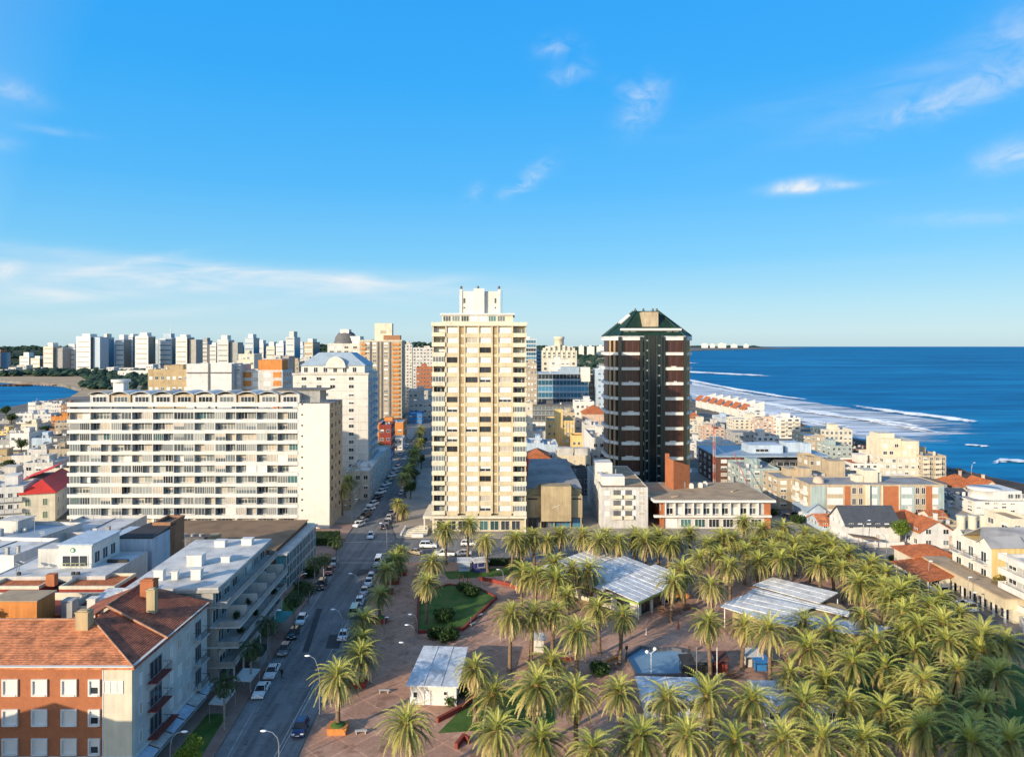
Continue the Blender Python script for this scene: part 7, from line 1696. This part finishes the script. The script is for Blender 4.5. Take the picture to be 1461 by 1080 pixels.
for f in range(3):
    z = h - 3.3 - f * 3.2
    if z < .3: continue
    for t, ww, p in ((.19, 4.6, G_blind), (.33, 1.2, G_dark), (.38, 1.2, G_dark), (.72, 3, G_blind), (.80, 1.2, G_dark), (.845, 1.2, G_dark), (.932, 3.4, G_blind), (.48, 1.6, G_blind)):
        put('window', window_mesh(ww, 1.9, p, M_frame, 3 if ww > 2 else 2), root, (t * w, -.14 if t in (.48, .72) else 0, z + .5))
    for y_ in (3, 9): put('window', window_mesh(2.2, 1.7, G_blind, M_frame, 2), root, (0, y_, z + .5), FACE['L']); put('balcony', balcony_mesh(3.4, M_white2, .9), root, (0, y_, z), FACE['L'])
b = MB(); b.box(.46 * w, .56 * w, 4, 9, h - .2, h + 3.4); b.box(.40 * w, .455 * w, 4.5, 8, h - .2, h + 1.8); b.box(.565 * w, .60 * w, 5, 8, h - .2, h + 2.4); b.build('lift_house', M_creamlt, root)
b = MB(); b.lathe([(1.7, h - .2), (1.6, h + .8), (.9, h + 1.5), (.1, h + 1.7)], 4.4, 4, 10); b.build('roof_dome', M_pink, root)
# R9
R_, w, d, h = rb('beige corner flats by the sea with white upper block', 1262, 1316, 652, 268, 20, M_creamlt, 6, 4, roof=M_rooftan, mix=MIX_LIGHT, clut=0)
b = MB(); b.box(.1, w * .55, 3, 14, h - .7, h + 6.6); b.box(w * .56, w - .1, 2, 14, h - .7, h + 5.8); b.box(.4, w * .45, 5, 12, h + 6.6, h + 8.4); b.build('penthouse', M_creamlt, R_)
for xx, zz in ((1.8, 1.2), (4.2, 1.2), (6.2, 4), (1.8, 4), (9, 1.4), (11, 3.6)): put('window', window_mesh(1.5, 1.3, pick(MIX_A)[0], M_frame, 2), R_, (xx, 3 if xx < w * .55 else 2, h - .7 + zz))
rb('beige flats with plants on the roof, right neighbour at the water', 1316, 1350, 650, 266, 20, M_beige, 4, 5, roof=M_roofgrey, mix=MIX_DARK, balc=2, balcm=M_creamlt, clut=2)
rb('cream flats with buttress like ribs near the surf', 1177, 1216, 613, 330, 16, M_creamlt, 6, 5, roof=M_rooflt, mix=MIX_DARK, clut=1)
rb('beige lower flats before the ribbed cream ones', 1150, 1178, 622, 318, 16, M_beige, 4, 5, roof=M_rooflt, mix=MIX_LIGHT, clut=0)
rb('grey shaded flats below the ribbed cream ones', 1186, 1216, 636, 300, 14, M_teal, 4, 4, roof=M_roofgrey, mix=MIX_DARK, clut=1)
rb('dark brown low building with pergola near the surf', 1212, 1250, 640, 322, 14, M_brickdk, 5, 3, roof=M_roofdk, mix=MIX_DARK, clut=3, big=False)
rb('white and red low house left of the beige corner flats', 1216, 1262, 661, 272, 14, M_white2, 5, 3, roof=M_tileor, mix=MIX_DARK, clut=1)
rb('low dark house at the foot of the roof plant flats', 1322, 1352, 689, 246, 12, M_dkgrey, 4, 2, roof=M_roofdk, mix=MIX_DARK, clut=0)
gable_house('orange tiled villa by the shore lamp post, left and larger one', ux(1360, 250), ux(1400, 250), 250, 262, vz(694, 250), vz(681, 250), M_pink, M_tileor, 'hip', chim=True, nwin=3, sides='FL')
gable_house('orange tiled villa by the shore, right and smaller one', ux(1402, 246), ux(1426, 246), 246, 256, vz(695, 246), vz(686, 246), M_creamlt, M_tileor, 'y', chim=True, nwin=2, sides='FL')
gable_house('shaded blue grey house with dark roof below the orange villas', ux(1353, 226), ux(1388, 226), 226, 238, vz(712, 226), vz(702, 226), M_bluewall, M_slatedk, 'x', chim=False, nwin=4, sides='FL', floors=2)
R_, w, d, h = rb('long white terrace house with curved white upper floor at the right edge', 1390, 1475, 715, 216, 16, M_white2, 7, 3, roof=M_roofgrey, mix=MIX_LIGHT, clut=0)
b = MB(); b.lathe([(4.4, h - .7), (4.4, h + 1.9), (4.8, h + 2.0), (4.8, h + 2.4), (.1, h + 2.45)], 9, 9, 20); b.box(9, w - .5, 4.4, 15, h - .7, h + 2.2); b.build('upper_floor', M_white2, R_)
for i in range(4): put('window', window_mesh(1.6, 1.4, G_mid, M_frame, 2), R_, (14 + i * 2.2, 4, h))
# R4 gabled white house
gable_house('large white gabled house with dark slate roof at the top of the right street', ux(1208, 186), ux(1284, 186), 186, 196, vz(749, 186), vz(723, 190), M_white2, M_slatedk, 'x', chim=False, nwin=6, sides='FL', floors=2, mix=MIX_LIGHT)
cp = thing('gate_canopy', 'brown flat canopy on a post before the white gabled house', 'canopy', (ux(1218, 178), 178, K))
b = MB(); roof_slab(b, [(0, 0, 3.6), (6.6, -1, 2.9), (6.6, 2.4, 2.9), (0, 3.0, 3.6)], .2); b.build('roof', M_roofbr, cp); b = MB(); b.cyl(1.8, 1.2, 0, 3.2, .16, .16, 8); b.build('post', M_white2, cp); b = MB(); b.cyl(6, 1, 0, 2.75, .12, .12, 8); b.build('post', M_white2, cp)
low_wall('white front wall of the gabled house', [(ux(1235, 181), 181), (ux(1290, 181), 181)], 1.3, M_white2)
gable_house('low house with maroon tile roof left of the gabled white house', ux(1165, 200), ux(1212, 200), 197, 206, vz(745, 200), vz(735, 200), M_bluewall, M_tilebrown, 'x', chim=False, nwin=4, sides='FL', floors=1, mix=MIX_DARK)
gable_house('small blue grey house with pale roof edge by the maroon roof', ux(1140, 212), ux(1166, 212), 206, 216, 3.6, 5.6, M_bluewall, M_slate, 'y', chim=False, nwin=3, sides='FL')
gable_house('white house with orange tile roof and two square gable windows', ux(1312, 180), ux(1362, 180), 180, 186.5, vz(759, 180), vz(744, 180), M_white2, M_tileor, 'y', chim=True, nwin=2, sides='FL', floors=2, mix=MIX_DARK)
gable_house('small house with bright orange roof behind the two window gable house', ux(1288, 196), ux(1316, 196), 194, 203, vz(741, 196), vz(731, 196), M_white2, M_tileor, 'hip', chim=True, nwin=2, sides='FL', floors=1)
gable_house('white chimneyed cottage between the orange roofs', ux(1320, 200), ux(1342, 200), 196, 204, vz(737, 200), vz(728, 200), M_white2, M_tileor, 'x', nwin=2, sides='FL', floors=1)
rb('small beige house with tall chimney left of the grey roofed flats', 1352, 1378, 748, 188, 9, M_beige, 3, 2, roof=M_rooftan, mix=MIX_DARK, clut=1, big=False)
R_, w, d, h = rb('beige flats with grey roof and three drum chimneys above the yellow house', 1380, 1466, 762, 178, 14, M_beige, 6, 3, roof=M_roofgrey, mix=MIX_DARK, clut=0)
for i, xx in enumerate((3.5, 6.6, 9.7)): b = MB(); b.cyl(xx, 8, h - .7, h + 2.6, 1.05, 1.05, 12); b.cyl(xx, 8, h + 2.6, h + 2.9, 1.2, 1.2, 12); b.build('drum_chimney', M_creamlt, R_)
rb('cream tower house at the right edge above the yellow flats', 1444, 1475, 740, 170, 10, M_creamlt, 2, 3, roof=M_rooftan, mix=MIX_DARK, clut=0)
rb('flat pinkish terrace roof between the beige flats and the yellow house', 1385, 1450, 778, 162, 8, M_pink, 5, 2, roof=M_rooftan, clut=0)
gable_house('low orange tiled hall with cream wall at the right street', 90.5, 100, 158, 166, 4.6, 6.4, M_creamlt, M_tileor, 'hip', chim=False, nwin=4, sides='FL', over=.7)
ar = thing('veranda', 'bright orange tiled lean to veranda on posts along the right street', 'veranda', (84.6 + 2.2, 146, K))
b = MB(); roof_slab(b, [(0, 0, 2.9), (6.6, 0, 4.3), (5.2, 12, 4.3), (-.6, 14, 2.9)], .16); b.build('roof', M_tileor, ar)
for i in range(5): b = MB(); b.cyl(.25, .6 + i * 3.0, 0, 2.75, .09, .09, 8); b.build('post', M_white2, ar)
b = MB(); b.box(3.2, 5.0, .8, 12, 0, 3.3); b.build('wall', M_creamlt, ar)
for i in range(4): put('window', window_mesh(1.6, 1.6, G_dark, M_frame, 2), ar, (3.2, 2.2 + i * 2.8, .8), FACE['L'])
# R2 cream arcade
ac = thing('arcade', 'cream fronted shop arcade with dark openings along the right street', 'building', (92.2, 131, K))
b = MB(); b.box(0, 4.8, 0, 26, 2.7, 4.6); b.build('fascia', M_cream, ac)
b = MB(); b.box(1.6, 4.7, .2, 25.8, 0, 2.69); b.build('wall', M_creamlt, ac); b = MB(); b.box(-.3, 5, -.2, 26.2, 4.61, 4.85); b.build('roof', M_rooftan, ac)
for i in range(9): b = MB(); b.box(.1, .4, .3 + i * 3.1, .6 + i * 3.1, 0, 2.69); b.build('pillar', M_white2, ac)
for i in range(8): put('shop_window', window_mesh(2.2, 2.1, G_dark, M_framegr, 2), ac, (1.6, 24 - i * 3.1, .2), FACE['L'])
# R1 yellow house with white balconied front
x0, y0, w, d, h = 97.2, 142, 24, 12.5, 11.2
root = thing('apartment_building', 'yellow gabled three storey flats with white balcony side at the right edge', 'building', (x0, y0, 0), 0)
b = MB(); b.box(0, w, 0, d, 0, h); b.prism([(.0, 0), (3.4, 0), (3.4, .3), (0, .3)], h, lambda i: (h + .1, h + .1, h + .1, h + .1)[i]); b.build('wall', M_yellow, root)
b = MB(); b.box(-.12, -.003, 0, d, 0, h); b.poly([(-.1, 0, h), (-.1, 4, h), (-.1, 2, h + 1.6)]); b.poly([(-.1, d - 4, h), (-.1, d, h), (-.1, d - 2, h + 1.6)]); b.build('white_front', M_white2, root)
b = MB(); roof_slab(b, [(-.3, 3.4, h + .2), (w + .5, -.5, h + .2), (w + .5, d / 2, h + 2.6), (2, d / 2, h + 2.6)], .2); roof_slab(b, [(2, d / 2, h + 2.6), (w + .5, d / 2, h + 2.6), (w + .5, d + .5, h + .2), (-.3, d - 3.4, h + .2)], .2)
roof_slab(b, [(-.4, -.3, h + .05), (-.4, 2, h + 1.7), (7, 2, h + 1.9), (7, -.3, h + .1)], .18); roof_slab(b, [(-.4, 2, h + 1.7), (-.4, 4.2, h + .1), (7, 4.2, h + .4), (7, 2, h + 1.9)], .18)
b.build('roof', M_roofgrey, root)
b = MB(); b.prism([(8, -.2), (15, -.2), (15, .1), (8, .1)], h - .1, h + .02); b.add([(8, -.2, h), (15, -.2, h), (11.5, -.2, h + 1.8), (11.5, 5, h + 1.8)], [(0, 1, 2), (1, 3, 2), (0, 2, 3)]); b.build('gable', M_cream, root)
for f in range(3):
    z = .5 + f * 3.5
    for y_ in (2.2, 6.2, 10.2): put('window', window_mesh(1.7, 2.1, G_dark if y_ != 6.2 else G_mid, M_frame, 2), root, (-.12, y_, z + .2), FACE['L']); put('balcony', balcony_mesh(3.0, M_white2, 1.2, 1.0, False), root, (-.12, y_, z), FACE['L'])
R_, w2, d2, h2 = rb('white flats with deep street side balconies right of the yellow house', 1500, 1560, 0, 125, 11.5, M_white, 3, 4, z=11.6, roof=M_rooflt, mix=MIX_DARK, clut=0, ns=3)
for f in range(4): b = MB(); b.box(-1.7, -.02, -.2, d2 - .2, 2.5 + f * 2.75, 2.68 + f * 2.75); b.box(-1.7, -1.55, -.2, d2 - .2, 2.683 + f * 2.75, 3.7 + f * 2.75); b.box(-1.549, -.02, d2 - .35, d2 - .2, 2.683 + f * 2.75, 3.7 + f * 2.75); b.build('balcony', M_white2, R_)
low_wall('white curved wall enclosing the front yard lawn at the right edge', [(93.4, 118), (92.8, 127), (95, 131), (100, 131)], 1.4, M_white2)
low_wall('white low wall beside the turquoise roofed porch at the right edge', [(93.6, 116.5), (103, 113.5)], 1.2, M_white2)
lawn([(94, 118.5), (93.6, 126.5), (99, 130), (104, 130), (104, 117)], K + .03, 'front yard lawn at the right edge')
canopy_shelter('long pale flat porch roof at the right edge of the photo', 97.5, 108, 4.0, 14, 3.0, M_corrb)
canopy_shelter('pale parking roof behind the yard wall at the right edge', 96, 127.0, 6, 3, 2.6, M_rooflt)
# ================================================================ left: red roofed house and the roofs towards the bay
a = math.radians(19)
root = thing('house', 'cream two storey house with bright red hipped roof beside the white slab', 'house', (ux(27, 206), 206, 0), a)
w, d, h = 9.2, 26, 8.4
b = MB(); b.box(0, w, 0, d, 0, h); b.build('wall', M_creamlt, root)
b = MB(); P = [(-.5, -.5, h), (w + .5, -.5, h), (w + .5, d, h), (-.5, d, h), (w / 2, 4.6, h + 3.4), (w / 2, d, h + 3.4)]; b.add(P, [(0, 1, 4), (1, 2, 5, 4), (3, 0, 4, 5), (2, 3, 5)]); b.build('roof', M_tilered, root)
b = MB(); b.box(-3, w * .4, d - 12, d + 1, 0, h + 2); b.build('wing', M_creamlt, root); b = MB(); roof_slab(b, [(-3.4, d - 12.4, h + 2), (w * .5, d - 12.4, h + 5), (w * .5, d + 1, h + 5), (-3.4, d + 1, h + 2)], .2); b.build('roof', M_tilered, root)
for f in range(2):
    for i in range(2): put('shuttered_window', window_mesh(1.3, 2.1, plaster('green_shutter', (.16, .22, .12), .1), M_frame, 2), root, (2.2 + i * 4.4, 0, 1.0 + f * 3.8))
    for i in range(4): put('shuttered_window', window_mesh(1.1, 1.9, M_framebr, M_frame, 2), root, (w, 3 + i * 5.5, 1.0 + f * 3.8), FACE['R'])
block('white balconied house left of the red hipped roof', -30, 24, 697, 203, 14, M_white2, 5, 3, roof=M_rooflt, balc=1, balcm=M_white, rz=a, mix=MIX_DARK, sides='FR', clut=2)
LB = [
 (252, [(-40, 28, 678, M_ltgrey, 'pale flat roofed house with terrace'), (34, 74, 660, M_ltgrey, 'long pale house with dark strip window'), (76, 100, 668, M_creamlt, 'cream house with parapet')], 'row nearest the red roof'),
 (300, [(-30, 14, 652, M_tan, 'tan boxy house'), (16, 42, 650, M_white2, 'white boxy house'), (44, 66, 641, M_ltgrey, 'pale grey square house'), (70, 100, 641, M_beige, 'beige long house with small windows')], 'second row from the red roof'),
 (352, [(-20, 12, 628, M_grey, 'grey cube house'), (14, 40, 618, M_white2, 'tall white cube house'), (45, 72, 625, M_bluewall, 'blue grey roofed house'), (74, 100, 622, M_dkgrey, 'dark grey terrace house')], 'third row from the red roof'),
 (410, [(-12, 10, 615, M_yellow, 'yellowish house'), (13, 28, 614, M_ltgrey, 'grey small house'), (30, 52, 605, M_creamlt, 'lime cream house'), (55, 76, 612, M_brickbr, 'brown villa'), (78, 100, 603, M_beige, 'beige house with roof terrace')], 'fourth row from the red roof'),
 (470, [(-8, 12, 600, M_grey, 'dark grey roofed house'), (22, 44, 590, M_white2, 'white long low villa'), (48, 70, 591, M_white2, 'white gabled villa'), (73, 100, 594, M_orange, 'orange brown house')], 'fifth row from the red roof'),
 (548, [(40, 50, 574, M_white2, 'slim white house'), (51, 63, 578, M_white, 'white villa'), (63, 73, 574, M_white2, 'white cube villa'), (74, 86, 576, M_white2, 'bright white villa'), (87, 99, 577, M_brickbr, 'brown tiled house')], 'row along the bay shore')]
for Y, lst, nm in LB:
    for u0, u1, vt, mt, ds in lst:
        block(f'{ds}, {nm}', u0, u1, vt, Y, 14, mt, R.choice((3, 4, 5)), max(1, int(vz(vt, Y) / 3)), roof=R.choice((M_rooflt, M_roofgrey, M_rooftan, M_roofdk, M_tileor)), sides='FR', mix=MIX_A, rz=math.radians(R.uniform(2, 14)), clut=R.randrange(1, 4), group='low houses toward the bay', name='house', cat='house')
# ================================================================ far towers behind the bay
FT = [
 (-12, 2, 502, 1480, M_brickbr, G_dark, 'brown block cut by the left edge of the photo'),
 (62, 76, 494, 1420, M_creamlt, G_mid, 'beige tower, leftmost on the bay'), (91, 108, 497, 1450, M_white2, G_blue, 'white tower with glass centre right of the beige one'),
 (109, 131, 480, 1380, M_white2, G_mid, 'largest white tower over the bay beach'), (144, 152, 481, 1440, M_white, G_blue, 'white and dark blue tower right of the largest white one'),
 (165, 177, 484, 1420, M_slate, G_mid, 'blue grey tower with glass wing at mid bay'), (181, 190, 480, 1490, M_white2, G_blue, 'narrow white tower with dark flank'), (193, 212, 479.5, 1400, M_white2, G_mid, 'broad white gridded tower'),
 (226, 246, 482, 1450, M_slate, G_blue, 'blue glass tower with a spire'), (251, 268, 481, 1430, M_white, G_mid, 'white framed tower right of the spire'),
 (287, 296, 486, 1700, M_grey, G_mid, 'slim grey tower standing alone'), (310, 326, 485, 1350, M_ltgrey, G_mid, 'grey tower with dark right side'), (334, 340, 492, 1600, M_bluewall, G_blue, 'small blue tower behind the grey one'),
 (349, 362, 482, 1300, M_slate, G_blue, 'curved top glass and grey tower'), (408, 420, 481, 1100, M_white, G_blue, 'white capped tower above the mansard'), (434, 447, 488, 1050, M_beige, G_mid, 'beige round cornered tower'),
 (78, 90, 500, 1560, M_white, G_mid, 'white block tucked behind the beige leftmost tower'), (132, 143, 486, 1600, M_bluewall, G_blue, 'blue grey tower behind the largest white one'), (153, 164, 490, 1620, M_white2, G_mid, 'low white tower in the gap at mid bay'), (215, 226, 489, 1580, M_white2, G_blue, 'white tower just left of the spire tower'), (268, 278, 491, 1500, M_white2, G_blue, 'short white tower right of the white framed one'), (298, 309, 492, 1650, M_white, G_mid, 'pale tower between the slim and the dark sided grey ones'), (366, 376, 490, 1500, M_white2, G_mid, 'white tower right of the curved top one'), (380, 392, 494, 1450, M_creamlt, G_mid, 'cream block right of the curved top tower'), (394, 405, 490, 1400, M_white2, G_blue, 'white block left of the white capped tower'), (421, 433, 493, 1350, M_bluewall, G_blue, 'blue grey block right of the white capped tower'), (28, 42, 508, 1700, M_white2, G_mid, 'low white block in the left woods'), (44, 58, 511, 1650, M_creamlt, G_mid, 'low cream block in the left woods')]
for i, (u0, u1, vt, Y, wall, gl, ds) in enumerate(FT):
    x0 = ux(u0, Y); w = ux(u1, Y) - x0; h = vz(vt, Y); d = 26 if w < 30 else 32
    root = thing('tower_block', f'distant {ds}', 'building', (x0, Y, 0), -.06 if i % 3 else -.14, 'towers round the bay')
    b = MB(); b.box(0, w, 0, d, 0, h); b.build('wall', M_white2 if wall in (M_ltgrey, M_white) else wall, root)
    b = MB(); b.box(w * .25, w * .8, d * .2, d * .8, h + .01, h + 5 + (i % 3) * 2); b.build('penthouse', M_white2 if i % 2 else wall, root)
    b = MB(); b.box(w + .05, w + .5, 1, d - 1, 2, h - 2); b.build('glazed_side', gl if i % 2 else G_blue, root)
    n = int(h / 3.3)
    sb = MB()
    for f in range(n): sb.box(-.5, w + .5, -.5, -.003, f * 3.3 + 1.75, f * 3.3 + 3.3)
    sb.build('balcony', wall, root)
    for f in range(n): put('window', window_mesh(round(w * .84, 1), 1.6, G_blind if (f * 7 + i) % 3 else gl, M_frame, 5), root, (w * .5, 0, f * 3.3 + .1))
    if i == 8: b = MB(); b.tube([(w * .8, 6, h), (w * .8, 6, h + 24)], [1.2, .3], 6); b.build('spire', M_steel, root); b = MB(); b.box(-14, -.9, 0, d, 0, h * .8); b.box(-22, -14.01, 0, d, 0, h * .55); b.build('stepped_wing', wall, root)
    if i in (1, 3, 9, 11): b = MB(); b.box(w + .6, w + 16, 6, 30, 0, h * (.98 if i == 3 else .93)); b.build('wing', M_slate if i == 3 else M_grey, root)
SM = [(0, 10, 527), (12, 22, 524), (24, 37, 521), (39, 50, 527), (52, 60, 524), (130, 142, 527), (152, 162, 524), (170, 190, 525), (196, 206, 527), (208, 218, 520), (220, 234, 526), (238, 250, 522), (256, 268, 524), (272, 284, 520), (286, 300, 523), (302, 312, 519), (316, 334, 524), (338, 352, 514), (354, 366, 518), (368, 378, 512), (380, 394, 516), (396, 408, 508), (412, 424, 514), (428, 440, 510)]
for i, (u0, u1, vt) in enumerate(SM):
    Y = 1240 + (i * 37) % 160 - (200 if u0 > 270 else 0) - (260 if u0 > 330 else 0)
    block(f'small distant pale block among trees under the bay towers, {nth(i, len(SM)) if i < 20 else "number " + str(i + 1) + " from left"}', u0, u1, vt, Y, 20, R.choice((M_white2, M_white, M_creamlt, M_ltgrey, M_white2)), 3, 3, roof=M_rooflt, mix=MIX_DARK, clut=0, group='small blocks under the bay towers', wh=2.0)
block('long white low hall with arches above the bay pines', 168, 214, 529, 1130, 24, M_white2, 9, 2, roof=M_rooflt, mix=MIX_DARK, clut=0, wh=2.4)
for i, (u0, u1, vt, Y) in enumerate([(1002, 1010, 490.5, 21000), (1014, 1020, 491, 21500), (1026, 1036, 490.2, 21000), (1044, 1052, 491.4, 22000), (1062, 1068, 491.2, 22500), (760, 768, 494, 3600), (776, 783, 496, 3300), (826, 833, 494, 4200), (838, 848, 494.5, 4200), (852, 864, 494, 4300)]):
    x0 = ux(u0, Y); w = ux(u1, Y) - x0; root = thing('distant_block', f'tiny white block on the far coast, {nth(i, 10)} of ten' if i else 'tiny white block far along the coast right beside the dark tower', 'building', (x0, Y, 0), 0, 'white blocks on the far coast')
    b = MB(); b.box(0, w, 0, w * .6, 0, vz(vt, Y)); b.build('wall', M_white2, root); b = MB(); b.box(w * .3, w * .6, w * .1, w * .5, vz(vt, Y), vz(vt, Y) * 1.15); b.build('lift_house', M_white2, root)
# jetty in the bay
x, y = gp(0, 554, -3)
jt = thing('jetty', 'dark pile jetty with a rocky head in the blue bay', 'jetty', (ux(18, 975), 975, SEA))
b = MB(); b.box(0, 70, 0, 3, 2.8, 3.3); b.build('deck', M_brickbr, jt)
for i in range(15): b = MB(); b.cyl(2 + i * 4.8, 1.5, 0, 2.79, .4, .4, 6); b.build('pile', M_dark, jt)
rocks('rocks', [(ux(4, 985) + R.uniform(-3, 34), 985 + R.uniform(-8, 8), SEA + .6) for _ in range(40)], 3.2, 'rock heap at the end of the jetty')
# ================================================================ off-frame neighbours whose shadows fall into the view
nb_ = thing('apartment_building', 'white gabled flats just outside the left of the view, shading the orange brick front', 'building', (-106, 46, 0), 0)
b = MB(); b.box(0, 38.5, 0, 14, 0, 17.3); b.build('wall', M_white, nb_)
b = MB(); b.add([(22, -.2, 17.35), (36, -.2, 17.35), (36, 14.2, 17.35), (22, 14.2, 17.35), (29, -.2, 19.4), (29, 14.2, 19.4)], [(0, 1, 4), (1, 2, 5, 4), (2, 3, 5), (3, 0, 4, 5)]); b.build('roof', M_tilebrown, nb_)
facade(nb_, 'B', 38.5, 14, 8, 5, 0, 3.3, 1.6, 1.4)
nb2 = thing('tower_block', 'apartment tower standing behind the viewpoint, shading the lower right palms', 'building', (-39, -25, 0), 0)
shell(nb2, 29, 20, 55, M_creamlt, M_roofgrey); facade(nb2, 'B', 29, 20, 5, 16, 0, 3.3, 2.2, 1.5)
